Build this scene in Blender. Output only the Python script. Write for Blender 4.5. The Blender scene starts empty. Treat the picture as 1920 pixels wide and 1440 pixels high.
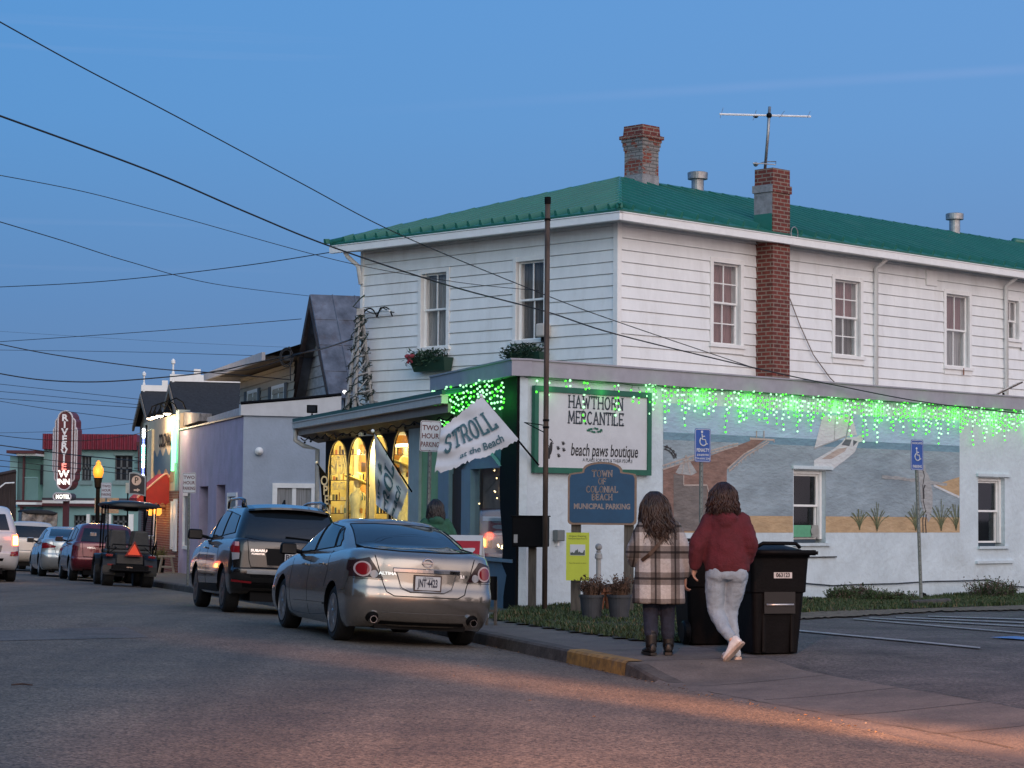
import bpy, bmesh, math, random
import numpy as np
from mathutils import Vector, Matrix, Euler
from mathutils.bvhtree import BVHTree
R = math.radians
S = bpy.context.scene
COL = S.collection
random.seed(7)
sin, cos, pi = math.sin, math.cos, math.pi

# ------------------------------------------------------------------ camera
FPX, PITCH, ROLL, CZ = 4200.0, R(3.243), R(-0.5), 1.6
cd = bpy.data.cameras.new('camera')
cam = bpy.data.objects.new('camera', cd); COL.objects.link(cam)
cd.sensor_width = 36.0; cd.lens = FPX / 1920 * 36.0
cd.clip_start = 0.5; cd.clip_end = 3000
CM = Euler((pi / 2 + PITCH, 0, 0)).to_matrix() @ Matrix.Rotation(-ROLL, 3, 'Z')
cam.matrix_world = Matrix.Translation((0, 0, CZ)) @ CM.to_4x4()
S.camera = cam

def ray(px, py):
    return CM @ Vector(((px - 960) / FPX, -(py - 720) / FPX, -1.0))
def at(px, py, Y):                       # point on the line of sight at distance Y
    d = ray(px, py); k = Y / d.y
    return Vector((d.x * k, Y, CZ + d.z * k))
def gz(px, py, z):                       # point at height z
    d = ray(px, py); k = (z - CZ) / d.z
    return Vector((d.x * k, d.y * k, z))

# ------------------------------------------------------------------ light
w = bpy.data.worlds.new('World'); S.world = w; w.use_nodes = True
nt = w.node_tree; N = nt.nodes; L = nt.links
bg = N['Background']
sky = N.new('ShaderNodeTexSky'); sky.sky_type = 'NISHITA'; sky.sun_disc = False
sky.sun_elevation = R(2.0); sky.sun_rotation = R(160); sky.dust_density = 1.5
tc = N.new('ShaderNodeTexCoord')
sep = N.new('ShaderNodeSeparateXYZ'); L.new(tc.outputs['Generated'], sep.inputs[0])
def ramp(stops, src):
    r = N.new('ShaderNodeValToRGB'); e = r.color_ramp.elements
    while len(e) < len(stops): e.new(0.5)
    for k, (p, c) in enumerate(stops):
        e[k].position = p; e[k].color = (c[0], c[1], c[2], 1)
    L.new(src, r.inputs[0]); return r
east = ramp([(0.0, (.100, .215, .425)), (0.035, (.100, .225, .470)), (0.09, (.084, .235, .545)),
             (0.17, (.090, .285, .655)), (0.26, (.092, .300, .700)), (1.0, (.11, .25, .56))], sep.outputs[2])
west = ramp([(0.0, (.80, .74, .78)), (0.10, (1.62, 1.55, 1.55)), (0.35, (1.28, 1.35, 1.50)), (1.0, (.26, .42, .78))], sep.outputs[2])
mr = N.new('ShaderNodeMapRange'); mr.interpolation_type = 'SMOOTHSTEP'
dot = N.new('ShaderNodeVectorMath'); dot.operation = 'DOT_PRODUCT'; dot.inputs[1].default_value = (0.35, -0.94, 0)
L.new(tc.outputs['Generated'], dot.inputs[0]); L.new(dot.outputs['Value'], mr.inputs[0])
mr.inputs[1].default_value = -0.35; mr.inputs[2].default_value = 0.85
mx = N.new('ShaderNodeMix'); mx.data_type = 'RGBA'
L.new(mr.outputs[0], mx.inputs[0]); L.new(east.outputs[0], mx.inputs[6]); L.new(west.outputs[0], mx.inputs[7])
# the sky is bluer to the north (left) and paler to the south (right)
az = N.new('ShaderNodeMapRange'); az.inputs[1].default_value = -.25; az.inputs[2].default_value = .25; L.new(sep.outputs[0], az.inputs[0])
ac = N.new('ShaderNodeMix'); ac.data_type = 'RGBA'; ac.inputs[6].default_value = (.66, .87, .90, 1); ac.inputs[7].default_value = (1.14, .98, .93, 1); L.new(az.outputs[0], ac.inputs[0])
am = N.new('ShaderNodeMix'); am.data_type = 'RGBA'; am.blend_type = 'MULTIPLY'; am.inputs[0].default_value = 1; L.new(mx.outputs[2], am.inputs[6]); L.new(ac.outputs[2], am.inputs[7]); mx = am
# faint high streak cloud
mp = N.new('ShaderNodeMapping'); mp.inputs['Rotation'].default_value = (0, R(4.3), 0); mp.inputs['Scale'].default_value = (3, 3, 130)
mp.inputs['Location'].default_value = (0, 0, -0.35)
L.new(tc.outputs['Generated'], mp.inputs[0])
ns = N.new('ShaderNodeTexNoise'); ns.inputs['Scale'].default_value = 1.0; ns.inputs['Detail'].default_value = 3
L.new(mp.outputs[0], ns.inputs[0])
m2 = N.new('ShaderNodeMapRange'); L.new(ns.outputs[0], m2.inputs[0])
m2.inputs[1].default_value = .62; m2.inputs[2].default_value = .80; m2.inputs[3].default_value = 0; m2.inputs[4].default_value = .10
mc = N.new('ShaderNodeMix'); mc.data_type = 'RGBA'; mc.inputs[7].default_value = (.36, .42, .68, 1)
L.new(m2.outputs[0], mc.inputs[0]); L.new(mx.outputs[2], mc.inputs[6])
# a faint vapour trail low in the eastern sky
d1, d2 = ray(560, 216).normalized(), ray(1900, 131).normalized(); nv = d1.cross(d2).normalized()
vd = N.new('ShaderNodeVectorMath'); vd.operation = 'DOT_PRODUCT'; vd.inputs[1].default_value = nv; L.new(tc.outputs['Generated'], vd.inputs[0])
va = N.new('ShaderNodeMath'); va.operation = 'ABSOLUTE'; L.new(vd.outputs['Value'], va.inputs[0])
vm = N.new('ShaderNodeMapRange'); vm.interpolation_type = 'SMOOTHSTEP'; vm.inputs[1].default_value = 0; vm.inputs[2].default_value = .0035; vm.inputs[3].default_value = .16; vm.inputs[4].default_value = 0; L.new(va.outputs[0], vm.inputs[0])
vx = N.new('ShaderNodeMapRange'); vx.interpolation_type = 'SMOOTHSTEP'; vx.inputs[1].default_value = -.14; vx.inputs[2].default_value = .25; L.new(sep.outputs[0], vx.inputs[0])
vn = N.new('ShaderNodeTexNoise'); vn.inputs['Scale'].default_value = 14; L.new(tc.outputs['Generated'], vn.inputs[0])
v1 = N.new('ShaderNodeMath'); v1.operation = 'MULTIPLY'; L.new(vm.outputs[0], v1.inputs[0]); L.new(vx.outputs[0], v1.inputs[1])
v2 = N.new('ShaderNodeMath'); v2.operation = 'MULTIPLY'; L.new(v1.outputs[0], v2.inputs[0]); L.new(vn.outputs[0], v2.inputs[1])
mv = N.new('ShaderNodeMix'); mv.data_type = 'RGBA'; mv.inputs[7].default_value = (.48, .50, .80, 1); L.new(v2.outputs[0], mv.inputs[0]); L.new(mc.outputs[2], mv.inputs[6]); mc = mv
skm = N.new('ShaderNodeMix'); skm.data_type = 'RGBA'; skm.blend_type = 'ADD'; skm.inputs[0].default_value = 0.03
L.new(mc.outputs[2], skm.inputs[6]); L.new(sky.outputs[0], skm.inputs[7])
L.new(skm.outputs[2], bg.inputs[0]); bg.inputs[1].default_value = 1.0

sd = bpy.data.lights.new('afterglow_sun', 'SUN'); sd.energy = 0.5; sd.angle = R(35); sd.color = (1, .86, .78)
sun = bpy.data.objects.new('afterglow_sun', sd); COL.objects.link(sun)
sun.rotation_euler = (R(62), 0, R(14))
S.view_settings.view_transform = 'Standard'; S.view_settings.look = 'None'
S.view_settings.exposure = 0.0; S.view_settings.gamma = 1
S.cycles.use_denoising = True
S.cycles.max_bounces = 6
S.cycles.sample_clamp_indirect = 4

# ------------------------------------------------------------------ object helpers
def tag(o, label=None, cat=None, group=None, kind=None):
    if label: o['label'] = label
    if cat: o['category'] = cat
    if group: o['group'] = group
    if kind: o['kind'] = kind
    return o
def empty(name, loc=(0, 0, 0), rz=0, label=None, cat=None, group=None, rot=None):
    o = bpy.data.objects.new(name, None); COL.objects.link(o)
    o.empty_display_size = .2
    o.location = loc; o.rotation_euler = rot if rot else (0, 0, rz)
    return tag(o, label, cat, group)
def copy_tree(o, parent=None):
    c = o.copy(); COL.objects.link(c); c.parent = parent
    for ch in o.children: copy_tree(ch, c)
    return c
def mat4(o):
    m = Matrix.LocRotScale(Vector(o.location), o.rotation_euler, Vector(o.scale))
    return (mat4(o.parent) @ m) if o.parent else m

class MB:
    def __init__(s): s.v = []; s.f = []; s.mi = []; s.cur = 0
    def add(s, vs, fs, T=None):
        o = len(s.v)
        s.v += [(T @ Vector(p))[:] if T else tuple(p) for p in vs]
        s.f += [tuple(i + o for i in f) for f in fs]; s.mi += [s.cur] * len(fs)
        return s
    def box(s, c, d, T=None, rz=0, top=None):
        x, y, z = d[0] / 2, d[1] / 2, d[2] / 2
        tx, ty = (x, y) if top is None else (x * top[0], y * top[1])
        vs = [(-x, -y, -z), (x, -y, -z), (x, y, -z), (-x, y, -z), (-tx, -ty, z), (tx, -ty, z), (tx, ty, z), (-tx, ty, z)]
        M = Matrix.Translation(c) @ Matrix.Rotation(rz, 4, 'Z')
        if T: M = T @ M
        return s.add(vs, [(0, 3, 2, 1), (4, 5, 6, 7), (0, 1, 5, 4), (1, 2, 6, 5), (2, 3, 7, 6), (3, 0, 4, 7)], M)
    def bb(s, a, b, T=None):              # box from corner to corner
        return s.box([(a[i] + b[i]) / 2 for i in range(3)], [abs(b[i] - a[i]) for i in range(3)], T)
    def poly(s, pts, T=None): return s.add(pts, [tuple(range(len(pts)))], T)
    def prism(s, pts, dz, T=None):        # pts: 3D loop, dz: extrusion vector
        n = len(pts); d = Vector(dz)
        vs = [Vector(p) for p in pts] + [Vector(p) + d for p in pts]
        fs = [tuple(range(n - 1, -1, -1)), tuple(range(n, 2 * n))] + [(i, (i + 1) % n, n + (i + 1) % n, n + i) for i in range(n)]
        return s.add(vs, fs, T)
    def tube(s, pts, r, n=8, T=None, cap=True):
        pts = [Vector(p) for p in pts]; m = len(pts)
        rs = r if isinstance(r, (list, tuple)) else [r] * m
        vs = []; up = None
        for i, p in enumerate(pts):
            d = (pts[min(i + 1, m - 1)] - pts[max(i - 1, 0)])
            d = d.normalized() if d.length > 1e-9 else Vector((0, 0, 1))
            if up is None:
                up = Vector((0, 0, 1)) if abs(d.z) < .9 else Vector((1, 0, 0))
            a = d.cross(up)
            if a.length < 1e-6: a = d.orthogonal()
            a.normalize(); b = a.cross(d).normalized(); up = b
            for k in range(n):
                t = 2 * pi * k / n
                vs.append(p + (a * cos(t) + b * sin(t)) * rs[i])
        fs = [(i * n + k, i * n + (k + 1) % n, (i + 1) * n + (k + 1) % n, (i + 1) * n + k) for i in range(m - 1) for k in range(n)]
        if cap: fs += [tuple(range(n - 1, -1, -1)), tuple(range((m - 1) * n, m * n))]
        return s.add(vs, fs, T)
    def cyl(s, a, b, r, n=16, r2=None, T=None): return s.tube([a, b], [r, r if r2 is None else r2], n, T)
    def lathe(s, prof, n=24, T=None, c=(0, 0, 0)):   # prof: (r,z)
        vs = [(c[0] + r * cos(2 * pi * k / n), c[1] + r * sin(2 * pi * k / n), c[2] + z) for r, z in prof for k in range(n)]
        fs = [(i * n + k, i * n + (k + 1) % n, (i + 1) * n + (k + 1) % n, (i + 1) * n + k) for i in range(len(prof) - 1) for k in range(n)]
        fs += [tuple(range(n - 1, -1, -1)), tuple(range((len(prof) - 1) * n, len(prof) * n))]
        return s.add(vs, fs, T)
    def ball(s, c, r, n=10, T=None, sc=(1, 1, 1)):
        prof = [(max(1e-4, sin(pi * i / n)), -cos(pi * i / n)) for i in range(n + 1)]
        M = Matrix.Translation(c) @ Matrix.Diagonal((r * sc[0], r * sc[1], r * sc[2], 1))
        return s.lathe(prof, n * 2, (T @ M) if T else M)
    def loft(s, rings, T=None, cap=True):
        n = len(rings[0]); vs = [p for r in rings for p in r]
        fs = [(i * n + k, i * n + (k + 1) % n, (i + 1) * n + (k + 1) % n, (i + 1) * n + k) for i in range(len(rings) - 1) for k in range(n)]
        if cap: fs += [tuple(range(n - 1, -1, -1)), tuple(range((len(rings) - 1) * n, len(rings) * n))]
        return s.add(vs, fs, T)
    def grid(s, rows, T=None):
        n = len(rows[0]); vs = [p for r in rows for p in r]
        return s.add(vs, [(i * n + k, i * n + k + 1, (i + 1) * n + k + 1, (i + 1) * n + k) for i in range(len(rows) - 1) for k in range(n - 1)], T)
    def build(s, name, mats, parent=None, world=False, smooth=False, bevel=0, **tg):
        me = bpy.data.meshes.new(name)
        vs = s.v
        if world and parent is not None:
            inv = mat4(parent).inverted(); vs = [(inv @ Vector(p))[:] for p in vs]
        me.from_pydata([tuple(p) for p in vs], [], s.f)
        if not isinstance(mats, (list, tuple)): mats = [mats]
        for m in mats: me.materials.append(m)
        if len(mats) > 1: me.polygons.foreach_set('material_index', s.mi)
        finish_mesh(me, smooth)
        o = bpy.data.objects.new(name, me); COL.objects.link(o); o.parent = parent
        if bevel:
            md = o.modifiers.new('bevel', 'BEVEL'); md.width = bevel; md.segments = 2; md.limit_method = 'ANGLE'
        if tg: tag(o, **tg)
        return o

def finish_mesh(me, smooth=False, recalc=True):
    if recalc:
        bm = bmesh.new(); bm.from_mesh(me); bmesh.ops.recalc_face_normals(bm, faces=bm.faces); bm.to_mesh(me); bm.free()
    me.update()
    nf = len(me.polygons)
    if nf:
        me.polygons.foreach_set('use_smooth', [smooth] * nf)
        uv = me.uv_layers.new(name='uv')
        nl = len(me.loops)
        vi = np.empty(nl, int); me.loops.foreach_get('vertex_index', vi)
        co = np.empty(len(me.vertices) * 3); me.vertices.foreach_get('co', co); co = co.reshape(-1, 3)
        no = np.empty(nf * 3); me.polygons.foreach_get('normal', no); no = no.reshape(-1, 3)
        lt = np.empty(nf, int); me.polygons.foreach_get('loop_total', lt)
        nn = np.repeat(no, lt, axis=0); p = co[vi]
        t = np.stack([-nn[:, 1], nn[:, 0], np.zeros(nl)], 1)
        l = np.linalg.norm(t, axis=1); flat = l < .05
        t[flat] = (1, 0, 0); l[flat] = 1; t /= l[:, None]
        b = np.cross(nn, t)
        u = np.stack([(p * t).sum(1), (p * b).sum(1)], 1)
        uv.data.foreach_set('uv', u.ravel())
    return me

def mesh_obj(name, me, parent=None, **tg):
    o = bpy.data.objects.new(name, me); COL.objects.link(o); o.parent = parent
    if tg: tag(o, **tg)
    return o

def bake(o):                               # evaluate modifiers into a plain mesh
    dg = bpy.context.evaluated_depsgraph_get(); dg.update()
    me = bpy.data.meshes.new_from_object(o.evaluated_get(dg)); o.modifiers.clear(); o.data = me
    return o

def organic(mb, name, m, parent, voxel=.012, smooth=8, wrinkle=0, wscale=.12, T=None, world=False, inflate=0):
    """joins closed shells into one continuous surface"""
    o = mb.build(name, m, parent, world=world, smooth=True)
    md = o.modifiers.new('r', 'REMESH'); md.mode = 'VOXEL'; md.voxel_size = voxel; md.use_smooth_shade = True
    sm = o.modifiers.new('s', 'SMOOTH'); sm.factor = .5; sm.iterations = smooth
    if wrinkle:
        tx = bpy.data.textures.new(name + '_folds', 'CLOUDS'); tx.noise_scale = wscale; tx.noise_depth = 2
        dm = o.modifiers.new('d', 'DISPLACE'); dm.texture = tx; dm.strength = wrinkle; dm.mid_level = .5
    bake(o)
    if not o.data.materials: o.data.materials.append(m)
    finish_mesh(o.data, True, False)
    return o

# ------------------------------------------------------------------ text
def text_mesh(txt, size=1.0, align='CENTER', sx=1.0, bold=0.0, shear=0.0, depth=0.0, space=1.0):
    cu = bpy.data.curves.new('t', 'FONT'); cu.body = txt; cu.size = size; cu.align_x = align; cu.align_y = 'CENTER'
    cu.offset = bold; cu.shear = shear; cu.extrude = depth; cu.space_character = space; cu.resolution_u = 3
    o = bpy.data.objects.new('t', cu); COL.objects.link(o)
    dg = bpy.context.evaluated_depsgraph_get(); dg.update()
    me = bpy.data.meshes.new_from_object(o.evaluated_get(dg))
    bpy.data.objects.remove(o)
    vs = [(v.co.x * sx, v.co.y, v.co.z) for v in me.vertices]; fs = [tuple(p.vertices) for p in me.polygons]
    bpy.data.meshes.remove(me)
    return vs, fs
def put_text(mb, txt, T, x=0, y=0, **k):
    """text in the local xy plane of T"""
    vs, fs = text_mesh(txt, **k)
    mb.add([(v[0] + x, v[1] + y, v[2]) for v in vs], fs, T)
# serif stroke capitals on a 0..1 x 0..1 cell, (polylines, width)
def arc(cx, cy, rx, ry, a0, a1, n=8): return [(cx + rx * cos(R(a0 + (a1 - a0) * i / n)), cy + ry * sin(R(a0 + (a1 - a0) * i / n))) for i in range(n + 1)]
GL = {
 'H': ([[(0, 0), (0, 1)], [(.6, 0), (.6, 1)], [(0, .5), (.6, .5)]], .6), 'A': ([[(0, 0), (.32, 1), (.64, 0)], [(.12, .35), (.52, .35)]], .64),
 'W': ([[(0, 1), (.22, 0), (.42, .8), (.62, 0), (.84, 1)]], .84), 'T': ([[(.3, 0), (.3, 1)], [(0, 1), (.6, 1)], [(0, 1), (0, .85)], [(.6, 1), (.6, .85)]], .6),
 'O': ([arc(.32, .5, .32, .5, 0, 360, 16)], .64), 'R': ([[(0, 0), (0, 1), (.3, 1)] + arc(.3, .75, .22, .25, 90, -90, 6) + [(0, .5)], [(.28, .5), (.55, 0)]], .55),
 'N': ([[(0, 0), (0, 1), (.58, 0), (.58, 1)]], .58), 'M': ([[(0, 0), (.05, 1), (.38, .2), (.71, 1), (.76, 0)]], .76),
 'E': ([[(.5, 0), (0, 0), (0, 1), (.5, 1)], [(0, .5), (.4, .5)], [(.5, 0), (.5, .15)], [(.5, 1), (.5, .85)]], .5), 'C': ([arc(.32, .5, .32, .5, 50, 310, 12)], .58),
 'I': ([[(0, 0), (0, 1)]], .0), 'L': ([[(0, 1), (0, 0), (.48, 0), (.48, .16)]], .48), 'F': ([[(0, 0), (0, 1), (.5, 1)], [(0, .5), (.4, .5)], [(.5, 1), (.5, .85)]], .5),
 'B': ([[(0, 0), (0, 1), (.28, 1)] + arc(.28, .76, .2, .24, 90, -90, 6) + [(0, .52)], [(.28, .52)] + arc(.3, .26, .24, .26, 90, -90, 6) + [(0, 0)]], .54),
 'U': ([[(0, 1), (0, .3)] + arc(.3, .3, .3, .3, 180, 360, 8) + [(.6, 1)]], .6), 'S': ([arc(.27, .76, .25, .24, 30, 270, 8) + arc(.27, .26, .27, .26, 90, -150, 8)], .54),
 'P': ([[(0, 0), (0, 1), (.3, 1)] + arc(.3, .73, .23, .27, 90, -90, 6) + [(0, .46)]], .53), 'K': ([[(0, 0), (0, 1)], [(.55, 1), (0, .42)], [(.18, .6), (.58, 0)]], .58),
 'G': ([arc(.32, .5, .32, .5, 50, 350, 12) + [(.38, .42)]], .62), 'V': ([[(0, 1), (.3, 0), (.6, 1)]], .6)}
def stroke_text(mb, txt, T, x=0, y=0, h=.1, wx=1.0, th=.014, gap=.25, serif=.05, align='C', thin=None):
    tot = 0; pens = []
    for ch in txt:
        if ch == ' ': pens.append(None); tot += h * .5; continue
        g, wd = GL[ch]; pens.append((tot, g)); tot += (wd * wx + gap) * h
    tot -= gap * h
    x0 = x - (tot / 2 if align == 'C' else 0)
    def bar(a, b, t):
        a = Vector(a); b = Vector(b); d = b - a
        if d.length < 1e-6: return
        d.normalize(); n = Vector((-d.y, d.x)) * t / 2; e = d * t * .35
        p = [a - e - n, b + e - n, b + e + n, a - e + n]
        mb.add([(q.x, q.y, 0) for q in p], [(0, 1, 2, 3)], T)
    for pen in pens:
        if not pen: continue
        ox, g = pen
        for pl in g:
            P = [(x0 + ox + p[0] * h * wx, y + (p[1] - .5) * h) for p in pl]
            for a, b in zip(P, P[1:]):
                t = th
                if thin and abs(a[1] - b[1]) < .3 * abs(a[0] - b[0]) : t = thin
                bar(a, b, t)
            if serif and len(pl) < 9:
                for q in (P[0], P[-1]):
                    ry = (q[1] - y) / h
                    if abs(abs(ry) - .5) < .01: bar((q[0] - serif * h * 2.2, q[1]), (q[0] + serif * h * 2.2, q[1]), th * .7)

# ------------------------------------------------------------------ materials
MATS = {}
def M(name, col, rough=.6, metal=0, var=.12, scale=6, bump=.0, bscale=60, coat=0, emit=None, estr=0, spec=.5, var2=None, stretch=None, alpha=1, dirt=None, dscale=1.2, damt=.5):
    if name in MATS: return MATS[name]
    m = bpy.data.materials.new(name); m.use_nodes = True; MATS[name] = m
    t = m.node_tree; n = t.nodes; l = t.links; b = n['Principled BSDF']
    b.inputs['Roughness'].default_value = rough; b.inputs['Metallic'].default_value = metal
    b.inputs['Coat Weight'].default_value = coat; b.inputs['Coat Roughness'].default_value = .04
    b.inputs['Specular IOR Level'].default_value = spec
    c4 = (col[0], col[1], col[2], 1)
    tcn = n.new('ShaderNodeTexCoord'); src = tcn.outputs['Object']
    if stretch:
        mpn = n.new('ShaderNodeMapping'); mpn.inputs['Scale'].default_value = stretch; l.new(src, mpn.inputs[0]); src = mpn.outputs[0]
    out = None
    if var > 0:
        no = n.new('ShaderNodeTexNoise'); no.inputs['Scale'].default_value = scale; no.inputs['Detail'].default_value = 6; no.inputs['Roughness'].default_value = .65
        l.new(src, no.inputs[0])
        r = n.new('ShaderNodeValToRGB'); e = r.color_ramp.elements
        lo = var2 if var2 else tuple(c * (1 - var * 1.6) for c in col); hi = tuple(min(1, c * (1 + var * 1.2)) for c in col)
        e[0].position = .3; e[1].position = .72; e[0].color = (*lo, 1); e[1].color = (*hi, 1)
        l.new(no.outputs[0], r.inputs[0]); out = r.outputs[0]
        if dirt:
            d = n.new('ShaderNodeTexNoise'); d.inputs['Scale'].default_value = dscale; d.inputs['Detail'].default_value = 8; d.inputs['Roughness'].default_value = .7
            l.new(src, d.inputs[0])
            dm = n.new('ShaderNodeMapRange'); dm.inputs[1].default_value = .52; dm.inputs[2].default_value = .78; dm.inputs[4].default_value = damt
            l.new(d.outputs[0], dm.inputs[0])
            mix = n.new('ShaderNodeMix'); mix.data_type = 'RGBA'; mix.inputs[7].default_value = (*dirt, 1)
            l.new(dm.outputs[0], mix.inputs[0]); l.new(out, mix.inputs[6]); out = mix.outputs[2]
        l.new(out, b.inputs['Base Color'])
        rr = n.new('ShaderNodeMapRange'); rr.inputs[3].default_value = max(0, rough - .08); rr.inputs[4].default_value = min(1, rough + .08)
        l.new(no.outputs[0], rr.inputs[0]); l.new(rr.outputs[0], b.inputs['Roughness'])
    else: b.inputs['Base Color'].default_value = c4
    if bump:
        bn = n.new('ShaderNodeTexNoise'); bn.inputs['Scale'].default_value = bscale; bn.inputs['Detail'].default_value = 4; l.new(src, bn.inputs[0])
        bu = n.new('ShaderNodeBump'); bu.inputs['Strength'].default_value = bump; bu.inputs['Distance'].default_value = .02
        l.new(bn.outputs[0], bu.inputs['Height']); l.new(bu.outputs[0], b.inputs['Normal'])
    if emit:
        b.inputs['Emission Color'].default_value = (*emit, 1); b.inputs['Emission Strength'].default_value = estr
    return m
def brick(name, c1, c2, mortar, sc=1.0, bw=.21, rh=.075, ms=.012, offs=.5, paint=None, pamt=.5):
    m = M(name, c1, rough=.85); t = m.node_tree; n = t.nodes; l = t.links; b = n['Principled BSDF']
    uv = n.new('ShaderNodeUVMap'); uv.uv_map = 'uv'
    br = n.new('ShaderNodeTexBrick'); br.inputs['Scale'].default_value = sc
    br.inputs['Brick Width'].default_value = bw; br.inputs['Row Height'].default_value = rh; br.inputs['Mortar Size'].default_value = ms; br.inputs['Bias'].default_value = -.2
    br.inputs['Color1'].default_value = (*c1, 1); br.inputs['Color2'].default_value = (*c2, 1); br.inputs['Mortar'].default_value = (*mortar, 1)
    l.new(uv.outputs[0], br.inputs[0])
    no = n.new('ShaderNodeTexNoise'); no.inputs['Scale'].default_value = 9; no.inputs['Detail'].default_value = 6; l.new(uv.outputs[0], no.inputs[0])
    mm = n.new('ShaderNodeMix'); mm.data_type = 'RGBA'; mm.blend_type = 'MULTIPLY'; mm.inputs[0].default_value = .6
    rp = n.new('ShaderNodeValToRGB'); rp.color_ramp.elements[0].position = .3; rp.color_ramp.elements[0].color = (.5, .48, .46, 1); rp.color_ramp.elements[1].color = (1, 1, 1, 1); rp.color_ramp.elements[1].position = .65
    l.new(no.outputs[0], rp.inputs[0]); l.new(br.outputs[0], mm.inputs[6]); l.new(rp.outputs[0], mm.inputs[7]); out = mm.outputs[2]
    if paint:
        n3 = n.new('ShaderNodeTexNoise'); n3.inputs['Scale'].default_value = 3.5; n3.inputs['Detail'].default_value = 5; l.new(uv.outputs[0], n3.inputs[0])
        mrn = n.new('ShaderNodeMapRange'); mrn.inputs[1].default_value = pamt; mrn.inputs[2].default_value = pamt + .04; l.new(n3.outputs[0], mrn.inputs[0])
        m3 = n.new('ShaderNodeMix'); m3.data_type = 'RGBA'
        mo = n.new('ShaderNodeMix'); mo.data_type = 'RGBA'; mo.inputs[6].default_value = (*paint, 1); mo.inputs[7].default_value = tuple(c * .5 for c in paint) + (1,)
        l.new(br.outputs['Fac'], mo.inputs[0]); l.new(mrn.outputs[0], m3.inputs[0]); l.new(mo.outputs[2], m3.inputs[6]); l.new(out, m3.inputs[7]); out = m3.outputs[2]
    l.new(out, b.inputs['Base Color'])
    bu = n.new('ShaderNodeBump'); bu.inputs['Strength'].default_value = .6; bu.inputs['Distance'].default_value = .01; bu.invert = True
    l.new(br.outputs['Fac'], bu.inputs['Height']); l.new(bu.outputs[0], b.inputs['Normal'])
    return m
def glow(name, col, s, sample=True):
    m = bpy.data.materials.new(name); m.use_nodes = True; n = m.node_tree.nodes; b = n['Principled BSDF']
    b.inputs['Base Color'].default_value = (*[c * .5 for c in col], 1); b.inputs['Emission Color'].default_value = (*col, 1); b.inputs['Emission Strength'].default_value = s
    if not sample:
        try: m.cycles.emission_sampling = 'NONE'
        except Exception: pass
    MATS[name] = m
    return m
def glass(name, tint=(.02, .025, .03), rough=.03):
    m = bpy.data.materials.new(name); m.use_nodes = True; b = m.node_tree.nodes['Principled BSDF']
    b.inputs['Base Color'].default_value = (*tint, 1); b.inputs['Roughness'].default_value = rough; b.inputs['Specular IOR Level'].default_value = .55
    MATS[name] = m
    return m
def clear_glass(name, tr=.8, pw=3.0):
    m = bpy.data.materials.new(name); m.use_nodes = True; n = m.node_tree.nodes; l = m.node_tree.links
    n.remove(n['Principled BSDF']); o = n['Material Output']
    g = n.new('ShaderNodeBsdfGlossy'); g.inputs['Roughness'].default_value = .03; t = n.new('ShaderNodeBsdfTransparent'); x = n.new('ShaderNodeMixShader')
    f = n.new('ShaderNodeLayerWeight'); f.inputs[0].default_value = .5; pw_ = n.new('ShaderNodeMath'); pw_.operation = 'POWER'; pw_.inputs[1].default_value = pw
    mr_ = n.new('ShaderNodeMapRange'); mr_.inputs[3].default_value = tr; mr_.inputs[4].default_value = 0
    l.new(f.outputs['Facing'], pw_.inputs[0]); l.new(pw_.outputs[0], mr_.inputs[0]); l.new(mr_.outputs[0], x.inputs[0]); l.new(g.outputs[0], x.inputs[1]); l.new(t.outputs[0], x.inputs[2]); l.new(x.outputs[0], o.inputs[0]); MATS[name] = m
    return m
def point(name, loc, e, col, r=.05, parent=None):
    d = bpy.data.lights.new(name, 'POINT'); d.energy = e; d.color = col; d.shadow_soft_size = r
    o = bpy.data.objects.new(name, d); COL.objects.link(o); o.location = loc
    if parent:
        o.parent = parent; o.location = mat4(parent).inverted() @ Vector(loc)
    return o
# ------------------------------------------------------------------ ground shape
UA = R(16.5); U = Vector((-sin(UA), cos(UA), 0)); V = Vector((cos(UA), sin(UA), 0)); K0 = Vector((-.27, 26.8, 0))
def sm(x, a, b):
    t = min(1, max(0, (x - a) / (b - a))); return t * t * (3 - 2 * t)
def td(x, y):
    q = Vector((x, y, 0)) - K0; return q.dot(U), q.dot(V)
def xy(t, d): return K0 + U * t + V * d
def drop(t): return -.0135 * max(0, min(t, 140) - 4)
def Gtd(t, d):
    if d < 0:
        e = -d; z = .045 * 4.5 * (1 - math.exp(-e / 3.6)) * 1.15
    else:
        k = sm(t, -6.2, -4.9)
        z = k * (.14 + .015 * min(d, 4)) + (1 - k) * (.012 + .12 * sm(d, 0, 2.2))
    return z + drop(t)
def G(x, y): return Gtd(*td(x, y))
def on(x, y, o=0): return Vector((x, y, G(x, y) + o))
def gg(px, py):                           # point of the ground seen at a pixel
    z = .1
    for _ in range(12):
        p = gz(px, py, z); z = G(p.x, p.y)
    return gz(px, py, z)

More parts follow.
